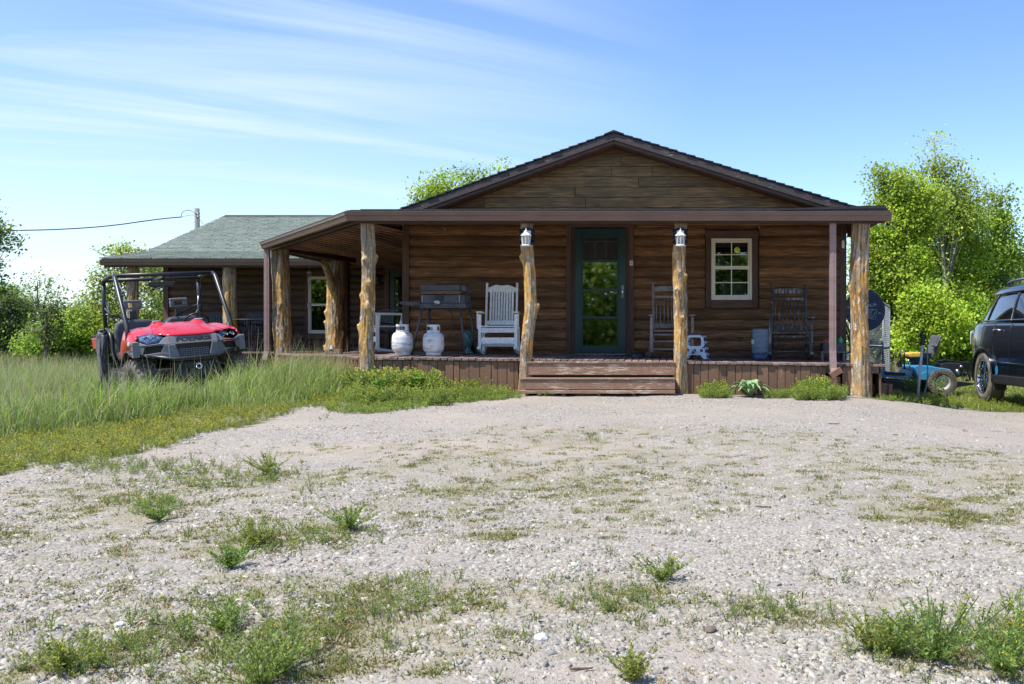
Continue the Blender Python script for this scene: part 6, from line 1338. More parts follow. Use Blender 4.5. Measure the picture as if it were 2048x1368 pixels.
for s in (-1, 1):
    mb = MB(); mb.grid(lambda u, v_: q_(s * (.235 + .11 * u), .70 + .05 * v_, hood_z(.29, .72) + .012 - .015 * (v_)), 3, 2); part(mb, 'hood_vent', 'greyplast', U, solid=.01)
    # hood seam
    mb = MB(); mb.tube([q_(s * (.345 + .02 * k), .62 + .1 * k, hood_z(.345 + .02 * k, .62 + .1 * k) + .001) for k in range(7)], .003, 4); part(mb, 'hood_seam', 'black', U)
    # fender side
    def fend(mb, s=s):
        # outer red skin from the hood edge down, around the wheel arch
        rows = 10; cols = 26; vs = []
        for i in range(cols + 1):
            f = .46 + .76 * i / cols; dz = f - .97; arch = .33 + math.sqrt(max(0, .44 ** 2 - dz ** 2)) if abs(dz) < .44 else .36
            zt = hood_z(.70, min(max(f, .6), 1.30)) - (.02 if f > 1.27 else 0) - max(0, .62 - f) * .6
            zb = max(arch, .66 if f > .97 else .36) + .02; zb = min(zb, zt - .03)
            for j in range(rows + 1):
                g = j / rows; z = zt + (zb - zt) * g; bul = .045 * math.sin(math.pi * min(1, g * 1.1)) ** .8; taper = .14 * max(0, (f - 1.05) / .29) ** 1.6
                vs.append(q_(s * (.70 + bul - taper * .6), f, z))
        mb.add(vs, [(i * (rows + 1) + j, i * (rows + 1) + j + 1, (i + 1) * (rows + 1) + j + 1, (i + 1) * (rows + 1) + j) for i in range(cols) for j in range(rows)], True)
    mb = MB(); fend(mb); part(mb, 'fender', 'red', U, solid=.02)
    mb = MB(); mb.grid(lambda u, v_: q_(s * (.775 - .32 * v_), .97 + .475 * math.cos(R(62 + 115 * u)), .33 + .475 * math.sin(R(62 + 115 * u))), 20, 3); part(mb, 'wheel_well', 'blackplast', U, solid=.012)
    mb = MB(); mb.tube([q_(s * .765, .97 + .46 * math.cos(R(a_)), .33 + .46 * math.sin(R(a_))) for a_ in range(60, 178, 8)], .012, 6); part(mb, 'arch_lip', 'greyplast', U)
    # headlight
    hl = [(.36, .965), (.44, .895), (.575, .885), (.66, .945), (.655, 1.0), (.56, 1.035), (.46, 1.025)]
    def fpl(l): return 1.47 - .20 * (abs(l) / .70) ** 2
    for nm, mt, fo, th in (('headlight_bowl', 'blackplast', -.13, .02), ('reflector', 'lens', -.075, .02), ('headlight', 'lensglass', -.012, .006)):
        mb = MB(); k = .80 if nm == 'reflector' else 1; cl, cz = .52, .96
        pl = [(cl + (a_ - cl) * k, cz + (b_ - cz) * k) for a_, b_ in hl]; n = len(pl)
        fr = [q_(s * a_, fpl(a_) + fo - .10 * (b_ - .90) / .13, b_) for a_, b_ in pl]; bk = [q_(s * a_, fpl(a_) + fo - th - .10 * (b_ - .90) / .13, b_) for a_, b_ in pl]
        mb.add(fr + bk, [tuple(range(n)), tuple(range(2 * n - 1, n - 1, -1))] + [(i, i + n, (i + 1) % n + n, (i + 1) % n) for i in range(n)]); part(mb, nm, mt, U)
    for cl2 in (.47, .57): mb = MB(); mb.lathe([(.001, .0), (.02, -.012), (.036, -.03)], 14, 'Y', q_(s * cl2, fpl(cl2) - .075, .955)); part(mb, 'lamp_bowl', 'chrome', U)
    # outer fascia panel pieces
    def panel(mb, poly, fo=0, th=.04, bend=True):
        n = len(poly); fr = [q_(s * a_, fpl(a_) + fo - (.0 if b_ < .9 else .10 * (b_ - .9) / .13), b_) for a_, b_ in poly]; bk = [q_(s * (a_ if abs(a_) < .02 else a_ * .985), fpl(a_) + fo - th - (.0 if b_ < .9 else .10 * (b_ - .9) / .13), b_) for a_, b_ in poly]
        mb.add(fr + bk, [tuple(range(n)), tuple(range(2 * n - 1, n - 1, -1))] + [(i, i + n, (i + 1) % n + n, (i + 1) % n) for i in range(n)])
    for nm, poly, fo in (('fascia_panel', [(.33, .975), (.37, .955), (.44, .885), (.58, .875), (.70, .93), (.745, .925), (.74, .86), (.60, .845), (.33, .86)], .0),
                         ('fascia_panel', [(.33, .859), (.38, .855), (.42, .76), (.33, .74)], .0), ('fascia_panel', [(.60, .844), (.74, .859), (.74, .76), (.63, .74)], -.005),
                         ('fascia_panel', [(.421, .759), (.629, .739), (.60, .70), (.42, .69)], .0), ('fascia_panel', [(.33, .739), (.42, .759), (.419, .69), (.33, .67)], .01), ('scoop', [(.37, .85), (.61, .84), (.62, .745), (.41, .755)], -.07)):
        mb = MB(); panel(mb, poly, fo); part(mb, nm, 'blackplast' if nm == 'scoop' else 'greyplast', U, bevel=0 if nm == 'scoop' else .006)
    mb = MB(); mb.box(s * .66, s * .755, -1.28, -1.20, .70, .925) if s > 0 else mb.box(-.755, -.66, -1.28, -1.20, .70, .925); part(mb, 'corner_cap', 'greyplast', U, bevel=.012)
    for z_ in (.88, .80): mb = MB(); mb.lathe([(.001, s * .012), (.012, s * .010), (.012, 0)], 8, 'X', q_(s * .755, 1.245, z_)); part(mb, 'bolt', 'black', U)
    # lower body / rocker panel behind the front wheel
    mb = MB(); mb.box(min(s * .60, s * .73), max(s * .60, s * .73), -.50, .60, .34, .48); part(mb, 'rocker_panel', 'blackplast', U, bevel=.02)
    mb = MB(); mb.prism([(-.52, .34), (-.52, .80), (-.40, .74), (-.30, .52), (.62, .52), (.62, .34)], 'X', s * .70, s * .715); part(mb, 'side_guard', 'blackplast', U)
    # suspension
    mb = MB(); mb.tube([q_(s * .30, .97, .28), q_(s * .56, .97, .30)], .018, 8); mb.tube([q_(s * .30, 1.08, .36), q_(s * .56, .99, .40)], .014, 8); part(mb, 'control_arm', 'black', U)
    mb = MB(); mb.tube([q_(s * .46, .99, .36), q_(s * .38, .93, .74)], .016, 8)
    for k in range(9): c = Vector(q_(s * .46, .99, .42)).lerp(Vector(q_(s * .39, .94, .70)), k / 8); mb.lathe([(.034, -.006), (.042, 0), (.034, .006)], 14, 'Z', tuple(c))
    part(mb, 'shock_absorber', 'steel', U)
# central fascia with the grille opening
def cen(mb):
    for poly in ([(-.33, .975), (.33, .975), (.33, .86), (-.33, .86)], [(-.33, .859), (-.245, .859), (-.20, .69), (-.25, .62), (-.33, .67)], [(.33, .859), (.245, .859), (.20, .69), (.25, .62), (.33, .67)], [(-.25, .66), (.25, .66), (.25, .62), (-.25, .62)]):
        n = len(poly); f_ = lambda l: 1.49 - .20 * (abs(l) / .70) ** 2
        top = lambda b_: .05 * max(0, (b_ - .86)) / .115
        mb.add([q_(a_, f_(a_) - top(b_), b_) for a_, b_ in poly] + [q_(a_, f_(a_) - .05 - top(b_), b_) for a_, b_ in poly], [tuple(range(n)), tuple(range(2 * n - 1, n - 1, -1))] + [(i, i + n, (i + 1) % n + n, (i + 1) % n) for i in range(n)])
ub('centre_fascia', 'greyplast', cen, bevel=.008)
ub('grille_back', 'blackplast', lambda mb: mb.box(-.30, .30, -1.40, -1.36, .62, .90)); 
mb = MB()
for k in range(13): xx = -.21 + .035 * k; mb.bar(q_(xx, 1.445, .665), q_(xx * .93, 1.42, .79), .008, .008)
for k in range(5): z_ = .675 + .027 * k; mb.bar(q_(-.215 + .004 * k, 1.447 - .005 * k, z_), q_(.215 - .004 * k, 1.447 - .005 * k, z_), .008, .010)
part(mb, 'grille_mesh', 'greyplast', U)
def text(name, body, size, mat, parent, loc, xdir, zdir, extrude=.003, sx=1.0, bold=.0):
    cu = bpy.data.curves.new(name, 'FONT'); cu.body = body; cu.size = size; cu.extrude = extrude; cu.align_x = 'CENTER'; cu.align_y = 'CENTER'; cu.offset = bold; cu.resolution_u = 2
    tmp = bpy.data.objects.new('tmp', cu); COL.objects.link(tmp); dg_ = bpy.context.evaluated_depsgraph_get(); me_ = bpy.data.meshes.new_from_object(tmp.evaluated_get(dg_)); bpy.data.objects.remove(tmp); bpy.data.curves.remove(cu)
    me_.materials.clear(); o = link(name, me_, MAT[mat] if isinstance(mat, str) else mat, parent)
    x_ = Vector(xdir).normalized(); y_ = Vector(zdir); y_ = (y_ - x_ * y_.dot(x_)).normalized(); z_ = x_.cross(y_); m_ = Matrix((x_, y_, z_)).transposed().to_4x4(); m_.translation = Vector(loc)
    o.matrix_local = m_ @ Matrix.Diagonal((sx, 1, 1, 1)); return o
text('lettering', 'POLARIS', .082, 'blackplast', U, q_(0, 1.474, .918), (1, 0, 0), (0, .05, .115), .006, 1.5, .004)
text('lettering', '800', .075, 'white', U, q_(-.762, 1.12, .90), (0, -1, 0), (.08, 0, 1), .002, 1.1, .002)
# bumper pipe, skid, winch
mb = MB(); mb.tube([q_(-.66, 1.24, .745), q_(-.30, 1.54, .655), q_(.30, 1.54, .655), q_(.66, 1.24, .745)], .024, 10); part(mb, 'bumper_tube', 'blacktube', U)
ub('skid_plate', 'blackplast', lambda mb: (mb.prism([(-.30, .60), (.30, .60), (.22, .36), (-.22, .36)], 'Y', -1.42, -1.34), mb.box(-.28, .28, -1.36, -.6, .30, .36)))
for k in range(6): mb = MB(); xx = -.20 + k * .08; mb.box(xx - .012, xx + .012, -1.432, -1.418, .40, .58); part(mb, 'skid_rib', 'greyplast', U)
mb = MB(); mb.box(-.12, .12, -1.47, -1.425, .50, .58); part(mb, 'fairlead', 'black', U); mb = MB(); mb.tube(curve([q_(.03, 1.49, .57), q_(.06, 1.53, .53), q_(.03, 1.54, .49), q_(-.01, 1.53, .51), q_(.0, 1.50, .54)], 5), .012, 8); mb.tube([q_(.0, 1.47, .54), q_(.02, 1.50, .56)], .02, 8); part(mb, 'winch_hook', 'chrome', U)
# wheels: front pair turned a little
for s in (-1, 1):
    for f, nm in ((.97, 'front_wheel'), (-.97, 'rear_wheel')):
        w_ = wheel(U, nm, q_(s * (.63 if f > 0 else .60), f, .33), .325, .25, 'utv', (0, 0, (R(13) if f > 0 else 0) + (math.pi if s > 0 else 0)), .165)
# cargo bed with red sides
def bed(mb):
    mb.box(-.70, .70, .64, 1.60, .74, .78); mb.box(-.72, -.68, .64, 1.60, .78, 1.02); mb.box(.68, .72, .64, 1.60, .78, 1.02); mb.box(-.68, .68, .64, .68, .78, 1.02); mb.box(-.68, .68, 1.56, 1.60, .78, 1.02)
ub('cargo_bed', 'blackplast', bed, bevel=.01)
for s in (-1, 1): mb = MB(); mb.box(min(s * .722, s * .74), max(s * .722, s * .74), .70, 1.55, .80, .97); part(mb, 'bed_side', 'red', U, bevel=.008)
ub('chassis', 'black', lambda mb: (mb.box(-.3, .3, -1.3, 1.4, .36, .46), mb.box(-.45, .45, .65, 1.3, .40, .7)))
# torn side net hanging from the near rear post to the grass
mb = MB()
def net(u, v_):
    z = 1.10 - 1.22 * v_; wdt = .42 * (1 - .35 * v_) * (1 + .25 * math.sin(v_ * 7)); b = -.60 - .12 * v_ * 1.0
    return q_(-.735 - .08 * math.sin(v_ * 4.2 + u * 3) * v_ - .05 * math.sin(u * 13 + v_ * 5) - .10 * v_ * u, b - .28 * v_ * .3 - wdt * (u - .30), z - .06 * math.sin(u * 5) - .10 * abs(u - .5) * (1 - v_))
mb.grid(net, 26, 40); part(mb, 'hanging_side_net', 'net', U, solid=.004)
mb = MB(); mb.tube(curve([q_(-.75, -.45, 1.08), q_(-.78, -.70, .80), q_(-.80, -.62, .5), q_(-.86, -.55, .28), q_(-.92, -.80, -.02)], 6), .016, 6); part(mb, 'net_edge_strap', 'black', U)
# ------------------------------------------------------------------ black SUV
m, t, p = newmat('black_car_paint'); MAT['carpaint'] = m; p.inputs['Base Color'].default_value = (.008, .010, .018, 1); p.inputs['Roughness'].default_value = .25; p.inputs['Coat Weight'].default_value = 1; p.inputs['Coat Roughness'].default_value = .035
n = noi(t, vec(t, (1, 1, 1)), 6, 5, .6); g_n = t.nodes.new('ShaderNodeNewGeometry'); sp = t.nodes.new('ShaderNodeSeparateXYZ'); t.links.new(g_n.outputs['Position'], sp.inputs[0])
dirt = M(t, 'MULTIPLY', M(t, 'MULTIPLY_ADD', sp.outputs[2], -2.2, -1.10, clamp=True), M(t, 'MULTIPLY_ADD', n, 1.6, -.25, clamp=True), clamp=True)
t.links.new(mixc(t, dirt, (.008, .010, .018), (.15, .125, .085)), p.inputs['Base Color']); t.links.new(M(t, 'MULTIPLY_ADD', dirt, .6, .22), p.inputs['Roughness']); t.links.new(M(t, 'SUBTRACT', 1.0, dirt, clamp=True), p.inputs['Coat Weight'])
m, t, p = newmat('privacy_glass'); p.inputs['Base Color'].default_value = (.006, .008, .010, 1); p.inputs['Roughness'].default_value = .03; p.inputs['Coat Weight'].default_value = 1; p.inputs['Coat Roughness'].default_value = .02; p.inputs['Specular IOR Level'].default_value = .8; MAT['cglass'] = m
SX = 5.17; sxc = SX + 1.07; SY = 16.0; sg = -1.0
SV = thing('suv', 'black suv with chrome wheels parked at the right edge, rear nearest the trees', 'suv', (sxc, SY, sg))
SV.scale = (1.07, 1.07, 1.07)
def sv(u, w, h): return (w, -u, h)
def loft(mb, secs, closed=True, smooth=True):
    n = len(secs[0]); vs = [p_ for s_ in secs for p_ in s_]; fs = [(i * n + k, i * n + (k + 1) % n, (i + 1) * n + (k + 1) % n, (i + 1) * n + k) for i in range(len(secs) - 1) for k in range(n)]
    fs += [tuple(range(n))[::-1], tuple((len(secs) - 1) * n + k for k in range(n))]; mb.add(vs, fs, smooth)
secs = []
for (u, wm, zs, zb_, dw) in ((.0, .56, .50, 1.02, .03), (.03, .68, .42, 1.08, .03), (.12, .80, .36, 1.16, .03), (.30, .90, .33, 1.20, .03), (.60, .965, .31, 1.22, .03), (1.0, 1.0, .30, 1.225, .035), (1.6, 1.0, .28, 1.22, .04), (2.6, 1.0, .28, 1.20, .04), (3.6, .995, .28, 1.17, .045), (4.0, .985, .28, 1.12, .06), (4.5, .96, .28, 1.05, .10), (4.85, .88, .30, .98, .12), (5.02, .76, .34, .88, .12), (5.08, .62, .42, .76, .1)):
    half = [(0, zs), (wm * .8, zs), (wm * .93, zs + .02), (wm * .965, zs + .08), (wm * .985, .58), (wm, .78), (wm, .92), (wm - dw * .5, 1.06 if zb_ > 1.1 else (zb_ + .80) / 2), (wm - dw - .01, zb_ - .03), (wm - dw - .035, zb_), (wm * .5, zb_ + .015), ]
    s_ = [sv(u, -a_, b_) for a_, b_ in half] + [sv(u, 0, zb_ + .02)] + [sv(u, a_, b_) for a_, b_ in reversed(half[1:])]
    secs.append(s_)
mb = MB(); loft(mb, secs); body = part(mb, 'body', 'carpaint', SV); mo = body.modifiers.new('s', 'SUBSURF'); mo.levels = mo.render_levels = 1
cutm = MB()
for uu in (1.03, 4.05):
    for s in (-1, 1): cutm.lathe([(.001, s * .62), (.42, s * .62), (.42, s * 1.1), (.001, s * 1.1)], 40, 'X', sv(uu, 0, .385))
cme = cutm.mesh('cut'); cob = bpy.data.objects.new('cut', cme); COL.objects.link(cob); cob.location = SV.location; cob.scale = SV.scale
bo = body.modifiers.new('arches', 'BOOLEAN'); bo.operation = 'DIFFERENCE'; bo.object = cob; bo.solver = 'EXACT'
bpy.context.view_layer.update(); dg = bpy.context.evaluated_depsgraph_get(); nme = bpy.data.meshes.new_from_object(body.evaluated_get(dg)); body.modifiers.clear(); body.data = nme; bpy.data.objects.remove(cob)
if len(nme.materials) == 0: nme.materials.append(MAT['carpaint'])
for p_ in nme.polygons: p_.material_index = 0; p_.use_smooth = p_.use_smooth
for uu in (1.03, 4.05):
    for s in (-1, 1):
        mb = MB(); mb.grid(lambda a_, b_: sv(uu + .425 * math.cos(R(-12 + 204 * a_)), s * (.985 - .38 * b_), .385 + .425 * math.sin(R(-12 + 204 * a_))), 24, 3); part(mb, 'wheel_well', 'blackplast', SV)
        mb = MB(); mb.tube([sv(uu + .43 * math.cos(R(a_)), s * (.985 if uu < 2 else .97), .385 + .43 * math.sin(R(a_))) for a_ in range(-8, 190, 6)], .014, 6); part(mb, 'arch_lip', 'carpaint', SV)
        wheel(SV, 'rear_wheel' if uu < 2 else 'front_wheel', sv(uu, s * .855, .375), .375, .25, 'suv', (0, 0, math.pi if s > 0 else 0), .255)
# greenhouse rings
def gring(z, u0, u1, hw0, hw1, inset=0):
    """rounded outline: rear u0, front u1; half width hw0 at the rear, hw1 amidships"""
    pts = [(u0 + inset, 0), (u0 + .03 + inset, hw0 * .55), (u0 + .13 + inset, hw0 * .86), (u0 + .38, hw0 * .97 - inset), (u0 + .9, hw1 - inset), (2.0, hw1 - inset), (u1 - .35, hw1 * .97 - inset), (u1 - .12, hw1 * .80), (u1 - inset, hw1 * .4)]
    return [sv(a_, -b_, z) for a_, b_ in pts] + [sv(u1 - inset, 0, z)] + [sv(a_, b_, z) for a_, b_ in reversed(pts[1:])]
rg = [(1.18, .12, 3.98, .865, .955), (1.205, .14, 3.95, .86, .95), (1.35, .26, 3.66, .83, .915), (1.52, .42, 3.32, .79, .865), (1.64, .56, 3.08, .75, .81)]
mb = MB(); loft(mb, [gring(*a_) for a_ in rg]); part(mb, 'window_glass', 'cglass', SV)
rf = [(1.60, .50, 3.16, .785, .84), (1.63, .47, 3.14, .79, .84), (1.68, .50, 3.06, .77, .815), (1.72, .58, 2.95, .72, .765), (1.745, .72, 2.8, .62, .66), (1.76, .95, 2.6, .45, .5)]
mb = MB(); loft(mb, [gring(*a_) for a_ in rf]); part(mb, 'roof', 'carpaint', SV)
def gside(u, z, off=.006):
    """a point on the side glass"""
    k = (z - 1.205) / (1.64 - 1.205); 
    def hw(zz):
        for i in range(len(rg) - 1):
            if rg[i][0] <= zz <= rg[i + 1][0]:
                f = (zz - rg[i][0]) / (rg[i + 1][0] - rg[i][0]); return [rg[i][j] + (rg[i + 1][j] - rg[i][j]) * f for j in (1, 3, 4)]
        return [rg[-1][j] for j in (1, 3, 4)]
    u0, h0, h1 = hw(min(max(z, 1.205), 1.64)); xs = [u0, u0 + .03, u0 + .13, u0 + .38, u0 + .9, 2.0, 5]; ys = [0, h0 * .55, h0 * .86, h0 * .97, h1, h1, h1]
    return float(np.interp(u, xs, ys)) + off
for s in (-1, 1):
    for nm, a0, a1, wd in (('rear_pillar', 1.16, 1.38, .07), ('door_pillar', 2.15, 2.12, .06), ('front_pillar', 3.40, 2.75, .05)):
        mb = MB(); mb.grid(lambda u, v_: sv(a0 + (a1 - a0) * v_ + wd * (u - .5), s * gside(a0 + (a1 - a0) * v_ + wd * (u - .5), 1.20 + .44 * v_, .008), 1.20 + .44 * v_), 2, 8); part(mb, nm, 'carpaint', SV, solid=.01)
    mb = MB(); mb.tube([sv(u, s * (gside(u, 1.215, .012)), 1.222 - .006 * max(0, u - 1.2)) for u in np.linspace(1.10, 3.3, 12)], .009, 6); part(mb, 'chrome_strip', 'chrome', SV)
    mb = MB(); mb.tube([sv(u, s * gside(u, 1.215, .008), 1.216) for u in np.linspace(.30, 1.10, 10)], .006, 6); part(mb, 'window_trim', 'carpaint', SV)
    mb = MB(); mb.tube(curve([sv(1.40, s * .72, 1.735), sv(1.5, s * .725, 1.785), sv(1.9, s * .715, 1.80), sv(2.6, s * .70, 1.785), sv(2.72, s * .68, 1.745)], 6), .02, 8); part(mb, 'roof_rail', 'steel', SV)
    for u in (1.52, 2.18, 3.22): mb = MB(); mb.tube([sv(u + (.16 if u == 1.52 and z_ < .8 else 0) * min(1, (.8 - z_) / .2 if z_ < .8 else 0), s * (1.0 if z_ < .95 else 1.0 - .045 * (z_ - .95) / .25) * 1.001, z_) for z_ in (.45, .6, .75, .9, 1.05, 1.17)], .0045, 4); part(mb, 'door_gap', 'black', SV)
    for u in (1.62, 2.78): mb = MB(); mb.tube(curve([sv(u, s * .985, 1.075), sv(u + .03, s * 1.025, 1.08), sv(u + .17, s * 1.03, 1.08), sv(u + .21, s * .985, 1.075)], 5), .016, 8); part(mb, 'door_handle', 'chrome', SV)
    mb = MB(); mb.box(min(s * .95, s * .995), max(s * .95, s * .995), -3.58, -1.50, .30, .43); part(mb, 'sill_cladding', 'mudplast' if 'mudplast' in MAT else 'blackplast', SV, bevel=.015)
    mb = MB(); mb.tube([sv(1.55, s * 1.0, .62), sv(3.2, s * 1.003, .60)], .008, 6); part(mb, 'side_moulding', 'carpaint', SV)
    mb = MB(); mb.box(min(s * .78, s * .97), max(s * .78, s * .97), -1.50, -1.46, .20, .42); part(mb, 'mud_flap', 'rubber', SV)
    MAT.setdefault('tail', simple('tail_lamp_red', (.45, .03, .03), .15, coat=1)); MAT.setdefault('clearlens', simple('clear_lamp', (.7, .72, .75), .15, coat=1))
    mb = MB(); mb.grid(lambda u, v_: sv(.10 + .16 * u, s * (.795 + .10 * u), .86 + .24 * v_ - .03 * u), 6, 4); part(mb, 'tail_lamp', 'clearlens', SV, solid=.012)
    mb = MB(); mb.grid(lambda u, v_: sv(4.98 - .35 * u, s * (.72 + .22 * u), .74 + .16 * v_), 6, 4); part(mb, 'headlamp', 'clearlens', SV, solid=.012)
    mb = MB(); mb.prism([(-3.25, 1.16), (-3.12, 1.14), (-3.08, 1.26), (-3.2, 1.30)], 'X', s * 1.0, s * 1.16); part(mb, 'wing_mirror', 'carpaint', SV, bevel=.02)
MAT['sticker'] = simple('blue_sticker', (.03, .25, .50), .4)
mb = MB(); n_ = 22; mb.add([sv(1.70 + .055 * math.cos(2 * math.pi * k / n_), -1.002 - .001, .50 + .07 * math.sin(2 * math.pi * k / n_)) for k in range(n_)], [tuple(range(n_))]); part(mb, 'oval_sticker', 'sticker', SV)
for nm, u0, z0, z1, w_ in (('rear_bumper', -.02, .36, .62, .70), ('front_bumper', 5.06, .32, .52, .62)):
    mb = MB(); mb.box(-w_, w_, -u0 - .03, -u0 + .03, z0, z1); part(mb, nm, 'blackplast', SV, bevel=.02)
mb = MB(); mb.box(-.40, .40, -5.11, -5.06, .60, .80); part(mb, 'grille', 'chrome', SV, bevel=.01)
# ------------------------------------------------------------------ blue riding mower, side on, facing left
MAT['mowblue'] = simple('blue_mower_paint', (.035, .22, .42), .35, c2=(.05, .30, .50), scale=4, coat=.4); MAT['mowrim'] = simple('white_wheel_rim', (.62, .60, .55), .5, c2=(.35, .32, .26), scale=10); MAT['yellow'] = simple('cracked_yellow_seat', (.78, .50, .06), .6, c2=(.60, .36, .04), scale=20)
YM = 17.0; mxc = X(1850, YM); mgz = gz(mxc, YM); MW = thing('riding_mower', 'faded blue riding mower with a yellow patched seat behind the hydrant', 'mower', (mxc, YM, mgz))
mp = lambda a_, b_, y_=0: (X(a_, YM) - mxc, y_, Z(b_, YM) - mgz)
def mprism(nm, mat, pts, y0, y1, **kw): mb = MB(); mb.prism([(mp(a_, b_)[0], mp(a_, b_)[2]) for a_, b_ in pts], 'Y', y0, y1); return part(mb, nm, mat, MW, **kw)
mprism('foot_deck', 'mowblue', [(1744, 738), (1750, 734), (1762, 741), (1772, 742), (1800, 745), (1806, 748), (1816, 735), (1820, 730), (1812, 748), (1806, 756), (1780, 755), (1758, 751), (1748, 752)], -.42, .42, bevel=.012)
mprism('footrest', 'black', [(1756, 742), (1798, 744), (1800, 750), (1760, 748)], -.43, -.30)
mprism('fender', 'mowblue', [(1812, 738), (1818, 729), (1846, 730), (1860, 733), (1886, 737), (1892, 744), (1866, 744), (1852, 745), (1842, 758), (1822, 759), (1818, 748)], -.44, .44, bevel=.02)
mprism('fender_skirt', 'mowblue', [(1818, 747), (1843, 741), (1846, 746), (1838, 758), (1822, 757)], -.46, -.441, bevel=.006)
mprism('seat_base', 'black', [(1822, 716), (1852, 716), (1856, 731), (1828, 731)], -.2, .2)
mprism('seat_cushion', 'yellow', [(1810, 707), (1815, 705), (1838, 704), (1838, 708), (1832, 714), (1812, 714.5)], -.25, .25, bevel=.02)
mprism('seat_pan', 'black', [(1838.5, 705), (1856, 706), (1856, 716), (1812, 717), (1811, 715), (1833, 714.5)], -.24, .24, bevel=.01)
mprism('seat_back', 'vinylseat', [(1852, 716), (1858, 700), (1864, 686), (1868, 671), (1874, 669), (1876, 675), (1870, 697), (1860, 717)], -.24, .24, bevel=.03)
mb = MB(); mb.tube(curve([mp(1856, 690, -.26), mp(1864, 692, -.27), mp(1870, 680, -.27), mp(1874, 672, -.26)], 5), .022, 8); part(mb, 'arm_rest', 'vinylseat', MW)
mprism('engine', 'blackplast', [(1874, 728), (1880, 724), (1916, 726), (1920, 732), (1918, 752), (1890, 756), (1878, 742)], -.2, .2, bevel=.02)
mprism('engine_cover', 'black', [(1878, 722), (1882, 719.5), (1902, 719.5), (1908, 724), (1880, 724)], -.18, .18, bevel=.012); mprism('fuel_tank', 'black', [(1912, 722), (1937, 724), (1937, 737), (1920, 736)], -.16, .16, bevel=.015)
mb = MB(); mb.lathe([(.001, -.03), (.028, -.03), (.03, 0), (.001, 0)], 14, 'Y', mp(1915, 733, -.2)); mb.lathe([(.001, -.02), (.022, -.02), (.022, 0), (.001, 0)], 12, 'Y', mp(1908, 742, -.2)); mb.tube([mp(1906, 738, -.22), mp(1909, 750, -.22)], .03, 10); part(mb, 'oil_filter', 'steel', MW)
mb = MB(); mb.tube(curve([mp(1922, 752, -.15), mp(1926, 746, -.16), mp(1932, 748, -.16), mp(1934, 758, -.15), mp(1926, 760, -.14)], 5), .022, 8); part(mb, 'muffler', 'black', MW)
mprism('rear_frame', 'black', [(1888, 764), (1896, 762), (1938, 765), (1936, 768), (1898, 774)], -.3, .3); mprism('mower_deck', 'black', [(1752, 756), (1818, 760), (1822, 782), (1758, 780)], -.5, .5, bevel=.02)
mb = MB(); mb.tube([mp(1803, 738, -.2), mp(1803, 700, -.2)], .014, 8); part(mb, 'control_lever', 'black', MW); mb = MB(); mb.tube([mp(1808, 735, .2), mp(1806, 698, .2)], .014, 8); part(mb, 'control_lever', 'black', MW); mb = MB(); mb.tube([mp(1814, 735, -.18), mp(1812, 718, -.18)], .01, 8); part(mb, 'seat_strut', 'chrome', MW)
for y_ in (-.42, .42):
    r_ = .245; wheel(MW, 'rear_wheel', (mp(1869, 0)[0], y_, r_ + .015), r_, .24, 'mower', (0, 0, R(90) if y_ < 0 else R(-90)), .135)
    wheel(MW, 'front_wheel', (mp(1762, 0)[0], y_ * .9, .13), .12, .12, 'mower', (0, 0, R(90) if y_ < 0 else R(-90)), .06)
# ------------------------------------------------------------------ yard hydrant with hose
YH = 14.0; hb_ = P(1834, 808, YH); HY = thing('yard_hydrant', 'leaning galvanised yard hydrant pipe with a black pump head', 'hydrant', (hb_.x, YH, gz(hb_.x, YH)))
o_ = Vector(HY.location); L_ = lambda a_, b_, y_=0: Vector(P(a_, b_, YH)) - o_ + Vector((0, y_, 0))
base = Vector((L_(1834, 808).x, 0, -.05)); mb = MB(); mb.tube([base, L_(1839, 752), L_(1845, 690)], .021, 14); part(mb, 'pipe', 'galv', HY)
mb = MB(); mb.tube([L_(1845, 690), L_(1846, 676)], [.032, .03], 12); mb.tube([L_(1846, 684), L_(1846, 672), L_(1848, 668)], [.024, .034, .02], 10); mb.tube([L_(1848, 684), L_(1856, 683), L_(1856, 689)], [.016, .017, .014], 10); part(mb, 'pump_head', 'black', HY)
mb = MB(); mb.tube(curve([L_(1842, 676), L_(1841, 668), L_(1845, 663), L_(1850, 664), L_(1851, 672), L_(1849, 680)], 5), .009, 8); part(mb, 'handle_loop', 'iron', HY); mb = MB(); mb.tube([L_(1845, 687), L_(1836, 685), L_(1830, 686)], [.012, .010, .012], 8); mb.tube([L_(1844, 691), L_(1838, 692), L_(1829, 691)], .007, 8); part(mb, 'lever', 'black', HY)
MAT['hose'] = simple('green_garden_hose', (.10, .22, .18), .45, c2=(.08, .17, .15), scale=10)
o = MB().tube(curve([P(1854.5, 690, YH), P(1855, 720, YH), P(1855, 748, YH - .02), P(1853, 772, YH - .03), P(1847, 790, YH - .03), P(1842, 806, YH + .1), P(1838, 803, YH + .5)], 6), .011, 8).build('garden_hose', MAT['hose']); tag(o, 'green garden hose hanging from the yard hydrant', 'hose')
